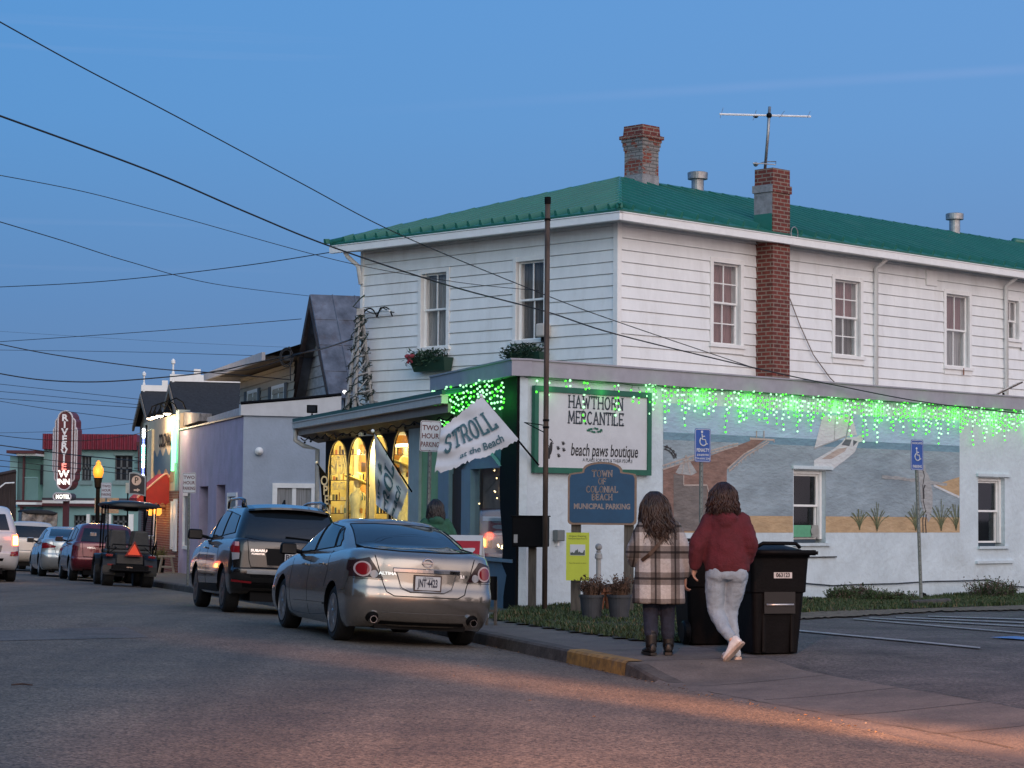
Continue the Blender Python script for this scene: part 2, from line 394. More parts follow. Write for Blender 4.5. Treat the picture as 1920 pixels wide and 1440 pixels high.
asph = M('asphalt', (.112, .090, .068), rough=.82, var=.17, scale=1.3, bump=.55, bscale=45, dirt=(.072, .062, .055), dscale=.45, damt=.75)
def speckle(m, sc, lo, hi):
    t = m.node_tree; n = t.nodes; l = t.links; b = n['Principled BSDF']
    src = b.inputs['Base Color'].links[0].from_socket
    tcn = n.new('ShaderNodeTexCoord'); vo = n.new('ShaderNodeTexVoronoi'); vo.inputs['Scale'].default_value = sc
    l.new(tcn.outputs['Object'], vo.inputs[0])
    mr_ = n.new('ShaderNodeMapRange'); mr_.inputs[3].default_value = lo; mr_.inputs[4].default_value = hi
    sx = n.new('ShaderNodeSeparateColor'); l.new(vo.outputs['Color'], sx.inputs[0]); l.new(sx.outputs[0], mr_.inputs[0])
    mu = n.new('ShaderNodeMix'); mu.data_type = 'RGBA'; mu.blend_type = 'MULTIPLY'; mu.inputs[0].default_value = 1
    l.new(src, mu.inputs[6]); l.new(mr_.outputs[0], mu.inputs[7]); l.new(mu.outputs[2], b.inputs['Base Color'])
    return m
speckle(asph, 60, .30, 2.1)
def wear(m):                              # worn wheel tracks along the street
    t = m.node_tree; n = t.nodes; l = t.links; b = n['Principled BSDF']; src = b.inputs['Base Color'].links[0].from_socket
    tcn = n.new('ShaderNodeTexCoord'); mp_ = n.new('ShaderNodeMapping'); mp_.vector_type = 'POINT'; mp_.inputs['Rotation'].default_value = (0, 0, -UA); mp_.inputs['Scale'].default_value = (.9, .07, 1)
    l.new(tcn.outputs['Object'], mp_.inputs[0]); no = n.new('ShaderNodeTexNoise'); no.inputs['Scale'].default_value = 1; no.inputs['Detail'].default_value = 5; no.inputs['Roughness'].default_value = .55; l.new(mp_.outputs[0], no.inputs[0])
    r = n.new('ShaderNodeMapRange'); r.inputs[1].default_value = .38; r.inputs[2].default_value = .62; r.inputs[3].default_value = .76; r.inputs[4].default_value = 1.16; l.new(no.outputs[0], r.inputs[0])
    mu = n.new('ShaderNodeMix'); mu.data_type = 'RGBA'; mu.blend_type = 'MULTIPLY'; mu.inputs[0].default_value = 1; l.new(src, mu.inputs[6]); l.new(r.outputs[0], mu.inputs[7]); l.new(mu.outputs[2], b.inputs['Base Color'])
wear(asph)
asph2 = speckle(M('asphalt_patch', (.118, .106, .096), rough=.85, var=.25, scale=2, bump=.4, bscale=50), 60, .6, 1.4)
lotm = speckle(M('parking_asphalt', (.085, .078, .072), rough=.88, var=.35, scale=1.1, bump=.5, bscale=40), 45, .55, 1.5)
conc = speckle(M('concrete', (.125, .108, .092), rough=.85, var=.22, scale=1.6, bump=.25, bscale=35), 80, .8, 1.2)
kerbm = M('kerb_concrete', (.075, .068, .06), rough=.9, var=.4, scale=5, bump=.5, bscale=30)
yelm = M('yellow_paint', (.27, .155, .035), rough=.8, var=.35, scale=9, dirt=(.08, .07, .055), dscale=5, damt=1.0)
soil = M('soil', (.045, .042, .028), rough=.95, var=.45, scale=4, bump=.8, bscale=20, dirt=(.11, .085, .055), dscale=1.5, damt=.8)
linem = M('line_paint', (.30, .30, .30), rough=.7, var=.3, scale=8, dirt=(.10, .10, .105), dscale=9, damt=.9)
bluem = M('blue_line_paint', (.08, .22, .50), rough=.7, var=.3, scale=8, dirt=(.10, .10, .105), dscale=9, damt=.6)

def sheet(name, m, ts, ds, off=0, flt=None):
    mb = MB()
    rows = [[xy(t, d) + Vector((0, 0, Gtd(t, d) + off)) for d in ds] for t in ts]
    if flt is None: mb.grid(rows)
    else:
        for i in range(len(ts) - 1):
            for j in range(len(ds) - 1):
                if flt((ts[i] + ts[i + 1]) / 2, (ds[j] + ds[j + 1]) / 2):
                    mb.add([rows[i][j], rows[i + 1][j], rows[i + 1][j + 1], rows[i][j + 1]], [(0, 1, 2, 3)])
    return mb.build(name, m, smooth=True, kind='structure')
def lin(a, b, n): return [a + (b - a) * i / n for i in range(n + 1)]
ground = MB(); ts = lin(-60, 1400, 60); ds = lin(-700, 700, 60)
ground.grid([[xy(t, d) + Vector((0, 0, Gtd(t, d) - .35)) for d in ds] for t in ts])
ground.build('ground', soil, smooth=True, kind='structure')
sheet('road', asph, lin(-27, 13, 80) + lin(14, 300, 80), [-40, -25, -18, -13] + lin(-10, -1, 24) + lin(-.8, -.0005, 6))
sheet('driveway_apron', conc, lin(-27, -5.9, 50), [-.06] + lin(.0, .16, 3))
sheet('sidewalk', conc, lin(-27, -7, 12) + lin(-6.6, -4.6, 12) + lin(-4, 5, 12) + lin(7, 60, 30), lin(.15, 1.45, 6) + [2.0, 2.6],
      flt=lambda t, d: d < 1.45 or t > 3.2)
sheet('parking_lot', lotm, lin(-27, 14, 60), lin(1.4, 40, 60), off=-.012)
# kerb: top strip and face
def kerb_strip(name, m, t0, t1, off, n=40):
    mb = MB(); f = []
    for t in lin(t0, t1, n):
        zt = Gtd(t, .0) + off
        f.append([xy(t, -.03 - off) + Vector((0, 0, Gtd(t, -.01) - .06)), xy(t, -.012 - off) + Vector((0, 0, zt - .02)), xy(t, .012) + Vector((0, 0, zt + .002)), xy(t, .16 + off) + Vector((0, 0, Gtd(t, .16) + .003 + off))])
    mb.grid(f); return mb.build(name, m, smooth=False, kind='structure')
kerb_strip('kerb', kerbm, -6.2, 60, 0, 120)
kerb_strip('yellow_kerb_paint', yelm, -5.0, -3.15, .004, 12)

def flat_quad(name, m, pts, off, kind='structure'):
    mb = MB(); P = [gg(*p) for p in pts]; n = 14
    if len(P) == 4:
        rows = [[(P[0].lerp(P[1], i / n)).lerp(P[3].lerp(P[2], i / n), j / 3) for i in range(n + 1)] for j in range(4)]
        mb.grid([[on(p.x, p.y, off) for p in r] for r in rows])
    else: mb.poly([on(p.x, p.y, off) for p in P])
    return mb.build(name, m, kind=kind)
flat_quad('road_patch', asph2, [(-60, 1184), (235, 1176), (280, 1196), (-60, 1204)], .004)
flat_quad('parking_line', linem, [(1496, 1181.5), (1838, 1214), (1838, 1216.2), (1496, 1183.6)], .006)
for a, b in (((1600, 1160), (1960, 1190)), ((1630, 1158.5), (1960, 1176)), ((1680, 1157), (1960, 1169)), ((1740, 1155), (1960, 1162))):
    flat_quad('parking_line', linem, [a, b, (b[0], b[1] + 1.6), (a[0], a[1] + 1.3)], .006)
flat_quad('blue_marking', bluem, [(1856, 1195.5), (1905, 1193.5), (1950, 1198), (1950, 1202)], .006)
# expansion joints across the sidewalk
jm = M('joint_dark', (.05, .048, .045), rough=.95, var=.2)
for t in [x * 1.5 - 26 for x in range(14)] + [-4.95, -3.4, -1.9, -.4, 1.1, 2.6]:
    mb = MB(); a = xy(t, .17); b = xy(t, 1.43)
    mb.grid([[xy(t + e, d) + Vector((0, 0, Gtd(t + e, d) + .004)) for d in lin(.17, 1.43, 8)] for e in (-.008, .008)])
    mb.build('sidewalk_joint', jm, kind='structure')
crk = MB()
for pts in ([(1243, 1283), (1390, 1312), (1560, 1340), (1700, 1365), (1930, 1408)], [(1500, 1254), (1640, 1280), (1760, 1296), (1930, 1328)]):
    P = [gg(*p) for p in pts]; Q = []
    for a, b in zip(P, P[1:]):
        for k in range(10): Q.append(a.lerp(b, k / 10) + Vector((random.uniform(-.02, .02), random.uniform(-.02, .02), 0)))
    wd = [random.uniform(.002, .009) for _ in Q]
    crk.grid([[on(q.x - U.x * 0 + V.x * w_ * s_, q.y + V.y * w_ * s_, .006) for q, w_ in zip(Q, wd)] for s_ in (-1, 1)])
crk.build('pavement_crack', jm, kind='structure')

# grass
gpoly = [(p.x, p.y) for p in (gg(915, 1162), gg(1060, 1184), gg(1199, 1203), gg(1296, 1206), gg(1440, 1160), gg(1500, 1152), gg(1700, 1143), gg(1925, 1137))]
dR = Vector((sin(R(45.3)), cos(R(45.3)), 0)); C0 = Vector((.12, 33.2, 0))
gpoly += [tuple((C0 + dR * 17)[:2]), tuple((C0)[:2])]
def inpoly(x, y, P):
    r = False
    for i in range(len(P)):
        a, b = P[i], P[i - 1]
        if (a[1] > y) != (b[1] > y) and x < (b[0] - a[0]) * (y - a[1]) / (b[1] - a[1]) + a[0]: r = not r
    return r
lawn = MB(); gx = lin(-1, 13, 90); gy = lin(25, 46, 120)
for i in range(90):
    for j in range(120):
        if inpoly((gx[i] + gx[i + 1]) / 2, (gy[j] + gy[j + 1]) / 2, gpoly):
            lawn.add([on(gx[i + a], gy[j + b], .02) for a, b in ((0, 0), (1, 0), (1, 1), (0, 1))], [(0, 1, 2, 3)])
lawn.build('lawn', soil, smooth=True, kind='structure')
rg = random.Random(3)
dirt_m = speckle(M('dry_verge', (.15, .115, .08), rough=.95, var=.35, scale=5, bump=.6, bscale=25), 30, .6, 1.4)
mb = MB(); top_, bot_ = [], []
for k in range(90):
    f = k / 89; px = 1440 + 500 * f; yt = 1157 - 22 * min(1, f * 1.6) ** .8 + 2; yb = yt + 6 + 4 * sin(pi * f) + rg.uniform(-1.5, 1.5)
    top_.append(gg(px, yt - 3 + rg.uniform(-1, 1))); bot_.append(gg(px, yb))
mb.grid([[on(p.x, p.y, .030) for p in top_], [on(p.x, p.y, .010) for p in bot_]]); mb.build('dirt_verge', dirt_m, smooth=True, kind='structure')
def blades(name, n, poly, h0, h1, mats, dens=None):
    mb = MB(); xs = [p[0] for p in poly]; ys = [p[1] for p in poly]; k = 0; tries = 0
    while k < n and tries < n * 20:
        tries += 1
        x = rg.uniform(min(xs), max(xs)); y = rg.uniform(min(ys), max(ys))
        if not inpoly(x, y, poly): continue
        c = math.sin(x * 2.1 + 1.7 * math.sin(y * 1.3)) * math.sin(y * 1.9 + x) * .5 + .5
        if rg.random() > .35 + .65 * c: continue
        if dens and not dens(x, y): continue
        h = rg.uniform(h0, h1) * (.5 + .8 * c); a = rg.uniform(0, 2 * pi); w_ = .006 + h * .07; z = G(x, y) + .015
        lx = cos(a + 1.5) * h * rg.uniform(.1, .8); ly = sin(a + 1.5) * h * rg.uniform(.1, .8)
        mb.cur = 0 if rg.random() < .75 else (1 if rg.random() < .6 else 2)
        mb.add([(x - cos(a) * w_, y - sin(a) * w_, z), (x + cos(a) * w_, y + sin(a) * w_, z), (x + lx * .5 + cos(a) * w_ * .6, y + ly * .5 + sin(a) * w_ * .6, z + h * .65), (x + lx, y + ly, z + h)], [(0, 1, 2), (0, 2, 3)])
        k += 1
    return mb.build(name, mats)
g1 = M('grass_green', (.045, .075, .022), rough=.7, var=.3); g2 = M('grass_dry', (.16, .12, .06), rough=.8, var=.2); g3 = M('grass_dark', (.022, .045, .015), rough=.7, var=.3)
tag(blades('grass', 70000, gpoly, .018, .075, [g1, g3, g2]), 'short green grass growing between the mural wall and the pavement', 'grass', kind='stuff')

# ------------------------------------------------------------------ walls
class Wall:
    def __init__(s, P, D, flip=1):
        s.P = Vector(P); s.D = Vector(D).normalized(); s.n = Vector((s.D.y, -s.D.x, 0)) * flip
    def p(s, a, z, o=0): return Vector((s.P.x, s.P.y, 0)) + s.D * a + s.n * o + Vector((0, 0, z))
    def hit(s, px, py, o=0):
        d = ray(px, py); P = s.P + s.n * o
        k = (s.n.x * P.x + s.n.y * P.y) / (s.n.x * d.x + s.n.y * d.y)
        q = d * k; a = (q - Vector((P.x, P.y, 0))).dot(s.D)
        return a, CZ + d.z * k
    def frame(s, a, z, o=0):              # x along wall (left to right for the viewer), y up, z out
        x = s.D * (1 if s.D.cross(Vector((0, 0, 1))).dot(s.n) > 0 else -1)
        m = Matrix.Identity(4)
        for i in range(3): m[i][0] = x[i]; m[i][1] = (0, 0, 1)[i]; m[i][2] = s.n[i]
        m.translation = s.p(a, z, o); return m
    def box(s, mb, a0, a1, z0, z1, o0, o1):
        P = [s.p(a, z, o) for z in (z0, z1) for a, o in ((a0, o0), (a1, o0), (a1, o1), (a0, o1))]
        mb.add(P, [(0, 3, 2, 1), (4, 5, 6, 7), (0, 1, 5, 4), (1, 2, 6, 5), (2, 3, 7, 6), (3, 0, 4, 7)])
def spans(a0, a1, holes):
    out = []; x = a0
    for h0, h1 in sorted(holes):
        if h1 <= x or h0 >= a1: continue
        if h0 > x: out.append((x, h0))
        x = max(x, h1)
    if x < a1: out.append((x, a1))
    return out
def holed(mb, W, a0, a1, z0, z1, holes, o=0, depth=.15):
    A = sorted({a0, a1, *[h[0] for h in holes], *[h[1] for h in holes]}); Z = sorted({z0, z1, *[h[2] for h in holes], *[h[3] for h in holes]})
    for i in range(len(A) - 1):
        for j in range(len(Z) - 1):
            ca, cz = (A[i] + A[i + 1]) / 2, (Z[j] + Z[j + 1]) / 2
            if any(h[0] < ca < h[1] and h[2] < cz < h[3] for h in holes): continue
            mb.add([W.p(A[i], Z[j], o), W.p(A[i + 1], Z[j], o), W.p(A[i + 1], Z[j + 1], o), W.p(A[i], Z[j + 1], o)], [(0, 1, 2, 3)])
    for h in holes:
        c = [(h[0], h[2]), (h[1], h[2]), (h[1], h[3]), (h[0], h[3])]
        for k in range(4):
            a, b = c[k], c[(k + 1) % 4]
            mb.add([W.p(a[0], a[1], o), W.p(b[0], b[1], o), W.p(b[0], b[1], o - depth), W.p(a[0], a[1], o - depth)], [(0, 1, 2, 3)])
def siding(mb, W, a0, a1, z0, z1, holes, step=.205, lip=.024):
    z = z0
    while z < z1:
        zt = min(z + step, z1)
        hs = [(h[0], h[1]) for h in holes if h[2] < (z + zt) / 2 < h[3]]
        for s0, s1 in spans(a0, a1, hs):
            mb.add([W.p(s0, z, lip), W.p(s1, z, lip), W.p(s1, zt - .013, .004), W.p(s0, zt - .013, .004), W.p(s0, z, -.018), W.p(s1, z, -.018), W.p(s1, zt - .013, -.018), W.p(s0, zt - .013, -.018)],
                   [(0, 1, 2, 3), (4, 5, 1, 0), (2, 3, 7, 6)])
        z += step

wht = M('white_siding', (.86, .88, .88), rough=.55, var=.05, scale=2, dirt=(.56, .55, .50), dscale=1.6, damt=.42, stretch=(1.6, 1.6, .45))
trim = M('white_trim', (.88, .885, .87), rough=.5, var=.05, scale=6, dirt=(.45, .44, .40), dscale=3, damt=.35)
stuc = M('white_stucco', (.59, .68, .73), rough=.85, var=.08, scale=1.4, bump=.9, bscale=9, dirt=(.38, .41, .41), dscale=1.3, damt=.6)
soff = M('soffit', (.50, .50, .49), rough=.7, var=.08)
greenr = M('green_metal_roof', (.022, .165, .125), rough=.38, var=.08, scale=1.5, dirt=(.07, .20, .16), dscale=.9, damt=.6)
greend = M('green_roof_edge', (.010, .10, .065), rough=.5, var=.15)
lilac = M('grey_fascia', (.36, .35, .40), rough=.6, var=.08, scale=4)
brk = brick('red_brick', (.20, .042, .030), (.11, .028, .024), (.27, .21, .17), bw=.20, rh=.074, ms=.011)
brkp = brick('painted_brick', (.27, .07, .045), (.18, .05, .04), (.26, .22, .19), bw=.20, rh=.072, ms=.010, paint=(.25, .235, .23), pamt=.50)
cem = M('cement_render', (.27, .27, .285), rough=.9, var=.25, scale=6, bump=.4)
galv = M('galvanised', (.35, .36, .37), rough=.4, metal=.7, var=.3, scale=7)
gl_up = glass('window_glass', (.030, .034, .042), .04)
gl_tr = clear_glass('clear_glass', .97)
gl_tr2 = clear_glass('display_glass', .99, 9.0)
curt_p = M('pink_curtain', (.22, .125, .125), rough=.9, var=.3, scale=5, stretch=(14, 14, .5))
curt_w = M('pale_curtain', (.30, .30, .30), rough=.9, var=.3, scale=3, stretch=(12, 12, .4))
curt_d = M('dark_curtain', (.13, .125, .125), rough=.9, var=.4, scale=3, stretch=(10, 10, .4))
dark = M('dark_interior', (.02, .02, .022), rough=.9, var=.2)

bld = empty('corner_building', (C0.x, C0.y, G(C0.x, C0.y)), 0, 'white clapboard corner building with green metal roof above a mural-painted shop annex', 'building')
WR = Wall(C0, dR); WA = Wall(C0, U, -1)
C1 = Vector((1.78, 38.0, 0)); dL = Vector((-dR.y, dR.x, 0))
UR = Wall(C1, dR); UL = Wall(C1, dL, -1)
def bpart(mb, name, m, **k):
    k.setdefault('smooth', False); sm_ = k.pop('smooth')
    return mb.build(name, m, bld, world=True, smooth=sm_, **k)

def window(W, a0, a1, z0, z1, parent=None, casing=.085, proud=.03, rec=.06, split=.52, mut=(0, 0), curt=None, curt2=None, fr=None, name='window', sill=True, lab=None, gm=None, bottom_only=False):
    """double hung window: opening a0..a1 x z0..z1 (glass and sashes inside it), casing around it"""
    fr = fr or trim; parent = parent or bld
    a0, a1 = min(a0, a1), max(a0, a1)
    f = MB()
    W.box(f, a0 - casing, a0, z0 - .0, z1 + casing, -.05, proud); W.box(f, a1, a1 + casing, z0, z1 + casing, -.05, proud)
    W.box(f, a0, a1, z1, z1 + casing, -.05, proud - .003)
    o = f.build(name, fr, parent, world=True, bevel=.004)
    if lab: o['label'] = lab
    s = MB(); W.box(s, a0 - casing - .03, a1 + casing + .03, z0 - .06, z0, -.05, proud + .035)
    if sill:
        W.box(s, a0 - casing, a1 + casing, z0 - .16, z0 - .062, -.05, proud)
        s.build('sill', fr, o, world=True)
    zm = z0 + (z1 - z0) * split; t = .035
    for zz0, zz1, oo in ((zm, z1, -rec), (z0, zm + .03, -rec - .03)):
        h = MB()
        W.box(h, a0, a0 + t, zz0, zz1, oo - .03, oo); W.box(h, a1 - t, a1, zz0, zz1, oo - .03, oo)
        W.box(h, a0 + t, a1 - t, zz0, zz0 + t, oo - .03, oo - .001); W.box(h, a0 + t, a1 - t, zz1 - t, zz1, oo - .03, oo - .001)
        for k in range(1, mut[0] + 1):
            x = a0 + (a1 - a0) * k / (mut[0] + 1); W.box(h, x - .011, x + .011, zz0 + t, zz1 - t, oo - .026, oo - .004)
        for k in range(1, mut[1] + 1):
            y = zz0 + (zz1 - zz0) * k / (mut[1] + 1); W.box(h, a0 + t, a1 - t, y - .010, y + .010, oo - .025, oo - .005)
        h.build('sash', fr, o, world=True)
        p = MB(); p.add([W.p(a0 + t, zz0 + t, oo - .016), W.p(a1 - t, zz0 + t, oo - .016), W.p(a1 - t, zz1 - t, oo - .016), W.p(a0 + t, zz1 - t, oo - .016)], [(0, 1, 2, 3)])
        p.build('pane', gm or gl_tr, o, world=True)
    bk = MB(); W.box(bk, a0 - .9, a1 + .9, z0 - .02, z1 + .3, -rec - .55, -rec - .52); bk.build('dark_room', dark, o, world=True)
    for c, (q0, q1) in ((curt, (zm + .02, z1)), (curt2, (z0, zm + .02))):
        if c is None: continue
        cb = MB(); n = 26; rows = []
        for z in (q0, q1):
            rows.append([W.p(a0 + (a1 - a0) * i / n, z, -rec - .12 + .018 * sin(i * 1.9 + .6 * sin(i * .7))) for i in range(n + 1)])
        cb.grid(rows); cb.build('curtain', c, o, world=True, smooth=True)
    return o
def wbox(W, x0, y0, x1, y1):              # wall rectangle from a picture rectangle
    xm = (x0 + x1) / 2; ym = (y0 + y1) / 2
    a0 = W.hit(x0, ym)[0]; a1 = W.hit(x1, ym)[0]; z1 = W.hit(xm, y0)[1]; z0 = W.hit(xm, y1)[1]
    return min(a0, a1), max(a0, a1), z0, z1

# upper storey
zb, ze = 3.0, 6.56
ops_L = [wbox(UL, 791, 512, 838, 651), wbox(UL, 969, 489, 1021, 637)]
ops_R = [wbox(UR, 1336, 494, 1387, 646), wbox(UR, 1564, 526, 1612, 667), wbox(UR, 1773, 553, 1816, 688), wbox(UR, 1888, 564, 1909, 636)]
LW, RW = 6.62, 20.5
for Wl, ops, ln in ((UL, ops_L, LW), (UR, ops_R, RW)):
    hs = [(o[0] - .09, o[1] + .09, o[2] - .17, o[3] + .09) for o in ops]
    mb = MB(); siding(mb, Wl, .07, ln - .05, zb, ze, hs); bpart(mb, 'clapboard_wall', wht)
    mb = MB(); holed(mb, Wl, 0, ln, zb, ze, [(o[0], o[1], o[2], o[3]) for o in ops], o=-.02, depth=.2); bpart(mb, 'sheathing', wht)
for Wl, a0, a1 in ((UL, -.03, .07), (UR, -.028, .07), (UL, LW - .05, LW + .03)):
    mb = MB(); Wl.box(mb, a0, a1, zb, ze, -.03, .034); bpart(mb, 'corner_board', trim)
cfg = dict(mut=(1, 0))
window(UL, *ops_L[0], mut=(1, 0), curt=curt_w, curt2=curt_w, split=.5)
window(UL, *ops_L[1], mut=(1, 0), curt=curt_d, curt2=curt_d, split=.5)
window(UR, *ops_R[0], mut=(1, 1), curt=curt_p, curt2=curt_p, split=.5)
window(UR, *ops_R[1], mut=(1, 1), curt=curt_p, curt2=curt_d, split=.5)
window(UR, *ops_R[2], mut=(1, 0), curt=curt_p, curt2=curt_w, split=.5, lab='window with rust streak on its sill')
window(UR, *ops_R[3], mut=(1, 0), curt=curt_p, curt2=curt_d, split=.45)
# rust streak
mb = MB(); a = ops_R[2]; xx = (a[0] + a[1]) / 2 + .12; UR.box(mb, xx, xx + .03, a[2] - .16, a[2] - .02, .06, .068); bpart(mb, 'rust_stain', M('rust', (.25, .10, .05), rough=.9))
# small vent cover, cable box
a = wbox(UR, 1734, 508, 1754, 536); mb = MB(); UR.box(mb, a[0], a[1], a[2], a[3], 0, .05); bpart(mb, 'wall_cover', trim, bevel=.01)
# downpipes
for px in (1637, 1881):
    s = UR.hit(px, 600)[0]; mb = MB(); mb.tube([UR.p(s, 3.2, .075), UR.p(s, 6.35, .075), UR.p(s, 6.52, .36)], .042, 10); bpart(mb, 'downpipe', trim, smooth=True)
mb = MB(); mb.tube([UL.p(LW + .1, 6.5, .36), UL.p(LW + .1, 6.42, .30), UL.p(LW + .02, 6.25, .1), UL.p(LW - .02, 5.9, .06)], .045, 10); bpart(mb, 'downpipe', trim, smooth=True)
# eaves
OV = .42
def pl(a, b): return C1 + dL * a + dR * b            # plan point: a along the left front, b along the right side
def ring(o, z): return [pl(-o, -o) + Vector((0, 0, z)), pl(-o, RW) + Vector((0, 0, z)), pl(LW + o, RW) + Vector((0, 0, z)), pl(LW + o, -o) + Vector((0, 0, z))]
mb = MB()
i0 = ring(-.05, ze - .02); i1 = ring(OV, ze - .06)
for k in (0, 3): mb.add([i0[k], i0[(k + 1) % 4], i1[(k + 1) % 4], i1[k]], [(0, 1, 2, 3)])
bpart(mb, 'soffit', soff)
mb = MB(); GU = Wall(pl(-OV, -OV), dR); GL_ = Wall(pl(-OV, -OV), dL, -1)
GU.box(mb, 0, RW, ze - .07, ze + .055, -.02, .07); GL_.box(mb, -.07, LW + 2 * OV, ze - .07, ze + .052, -.02, .068)
GU.box(mb, -.07, RW, ze + .058, ze + .075, -.02, .085); GL_.box(mb, -.085, LW + 2 * OV, ze + .058, ze + .073, -.02, .083)
bpart(mb, 'gutter', trim)
apex = pl(LW / 2, 3.65) + Vector((0, 0, 7.97)); apex2 = pl(LW / 2, RW) + Vector((0, 0, 7.97))
er = ring(OV + .03, ze + .12)
def roof_face(name, P, cnt, e0, e1, r0, r1):
    mb = MB(); mb.poly(P)
    nf = (Vector(P[1]) - Vector(P[0])).cross(Vector(P[2]) - Vector(P[0])).normalized()
    if nf.z < 0: nf = -nf
    for k in range(cnt + 1):
        a = e0 + (e1 - e0) * k / cnt; b = r0(k / cnt); a = a + (b - a).normalized() * .09
        d = (e1 - e0).normalized() * .04; n_ = nf * .095
        mb.add([a - d, a + d, b + d, b - d, a - d * .5 + n_, a + d * .5 + n_, b + d * .5 + n_, b - d * .5 + n_], [(0, 1, 5, 4), (1, 2, 6, 5), (2, 3, 7, 6), (3, 0, 4, 7), (4, 5, 6, 7)])
    bpart(mb, name, greenr)
EL = RW + OV; hipf = (3.65 + OV) / EL
def rr(f): return er[0].lerp(apex, f / hipf) if f < hipf else apex.lerp(apex2, (f - hipf) / (1 - hipf))
roof_face('roof', [er[0], er[1], apex2, apex], 50, er[0], er[1], rr, None)
def rl(f): return er[0].lerp(apex, f * 2) if f < .5 else er[3].lerp(apex, (1 - f) * 2)
roof_face('roof', [er[0], apex, er[3]], 24, er[0], er[3], rl, None)
mb = MB(); mb.poly([er[3], apex, apex2, er[2]]); bpart(mb, 'roof', greenr)
mb = MB(); mb.poly([er[1], er[2], apex2]); mb.poly([i1[1], i1[2], er[2], er[1]]); bpart(mb, 'gable', wht)
mb = MB(); mb.tube([er[0] + Vector((0, 0, .02)), apex + Vector((0, 0, .03)), apex2 + Vector((0, 0, .03))], .06, 8); mb.tube([er[3] + Vector((0, 0, .02)), apex + Vector((0, 0, .03))], .06, 8); bpart(mb, 'ridge_cap', greenr, smooth=True)
mb = MB()
for a, b in ((0, 1), (3, 0)):
    p, q = er[a], er[b]; dn = Vector((0, 0, -.10)); mb.add([p, q, q + dn, p + dn], [(0, 1, 2, 3)])
bpart(mb, 'roof_edge', greend)
p = pl(LW / 2, 17.4); mb = MB(); mb.tube([p + Vector((0, 0, 8.05)), pl(LW / 2, RW) + Vector((0, 0, 8.1))], .09, 10); bpart(mb, 'ridge_cap', greenr, smooth=True)
# old painted chimney
def chimney(cx, a, prof, z0, m, name='chimney'):
    mb = MB(); prs = []
    for z, h in prof:
        prs.append([cx + dL * (sx * h) + dR * (sy * h) + Vector((0, 0, z)) for sx, sy in ((-1, -1), (-1, 1), (1, 1), (1, -1))])
    for r0, r1 in zip(prs, prs[1:]): mb.loft([r0, r1], cap=False)
    mb.poly(prs[-1]); return mb
cc = pl(LW / 2, 3.65 + .62)
h = .235
mb = chimney(cc, 0, [(7.4, h), (8.62, h), (8.62, h + .015), (8.70, h + .015), (8.70, h + .03), (8.78, h + .03), (8.78, h + .045), (8.84, h + .045), (8.84, h + .07), (8.91, h + .07), (8.92, h + .015), (9.10, h + .005)], 0, brkp)
ch = bpart(mb, 'chimney', brkp)
mb = chimney(cc, 0, [(7.4, h + .012), (8.14, h + .006)], 0, cem); mb.build('cement_base', cem, ch, world=True)
mb = chimney(cc, 0, [(8.842, h + .076), (8.908, h + .076), (8.925, h + .022), (9.105, h + .010)], 0, brk); mb.build('corbel', brk, ch, world=True)
for s_, zt, r_ in ((2.3, 8.40, 1.0), (11.3, 8.47, 1.0)):
    c = apex + dR * (s_ * 1.0); mb = MB()
    mb.lathe([(.125, -.3), (.125, .26), (.125, zt - 7.97 - .13)], 18, c=c); 
    o = bpart(mb, 'roof_vent', galv, smooth=False)
    mb = MB(); mb.lathe([(.13, zt - 8.12), (.20, zt - 8.11), (.205, zt - 7.98), (.17, zt - 7.965), (.05, zt - 7.955)], 24, c=c); mb.build('vent_cap', galv, o, world=True)
# brick chimney against the side wall
sc_ = UR.hit(1449, 560, .40)[0]; wch = .50
CH = Wall(C1, dR)
mb = MB(); CH.box(mb, sc_, sc_ + wch, 3.0, 7.58, -.03, .395); CH.box(mb, sc_ - .025, sc_ + wch + .025, 7.42, 7.56, -.055, .42); CH.box(mb, sc_ + .002, sc_ + wch - .002, 7.58, 7.86, -.028, .394)
ch2 = bpart(mb, 'brick_chimney', brk)
mb = MB(); CH.box(mb, sc_ - .008, sc_ + .1, 7.0, 7.418, -.035, .385); CH.box(mb, sc_ - .033, sc_ + .1, 7.422, 7.558, -.06, .41); mb.build('cement_flank', cem, ch2, world=True)
mb = MB(); CH.box(mb, sc_ - .010, sc_ + .1, 6.62, 7.03, -.04, .38); mb.build('painted_flank', greenr, ch2, world=True)

# annex -------------------------------------------------------------
AT = 3.60
opm = [wbox(WR, 1488, 882, 1548, 1018), wbox(WR, 1834, 896, 1884, 1024)]
AL = 16.5
mb = MB(); holed(mb, WR, -.0, AL, -.1, AT, opm, 0, .22); bpart(mb, 'annex_wall', stuc)
mb = MB(); WR.box(mb, 0, AL, AT + .002, AT + .235, -.15, .10); WR.box(mb, 0, AL, AT + .235, AT + .26, -.15, .125); bpart(mb, 'parapet_cap', lilac)
mb = MB(); WA.box(mb, -.1, 4.75, AT - .0, AT + .233, -.15, .16); WA.box(mb, -.12, 4.75, AT + .233, AT + .258, -.15, .18); bpart(mb, 'parapet_cap', lilac)
mb = MB(); mb.poly([C0 + Vector((0, 0, AT + .1)), C0 + dR * AL + Vector((0, 0, AT + .1)), C0 + dR * AL - WR.n * 5 + Vector((0, 0, AT + .1)), C0 + U * 4.6 + Vector((0, 0, AT + .1))]); bpart(mb, 'flat_roof', M('flat_roof_felt', (.1, .1, .1)))
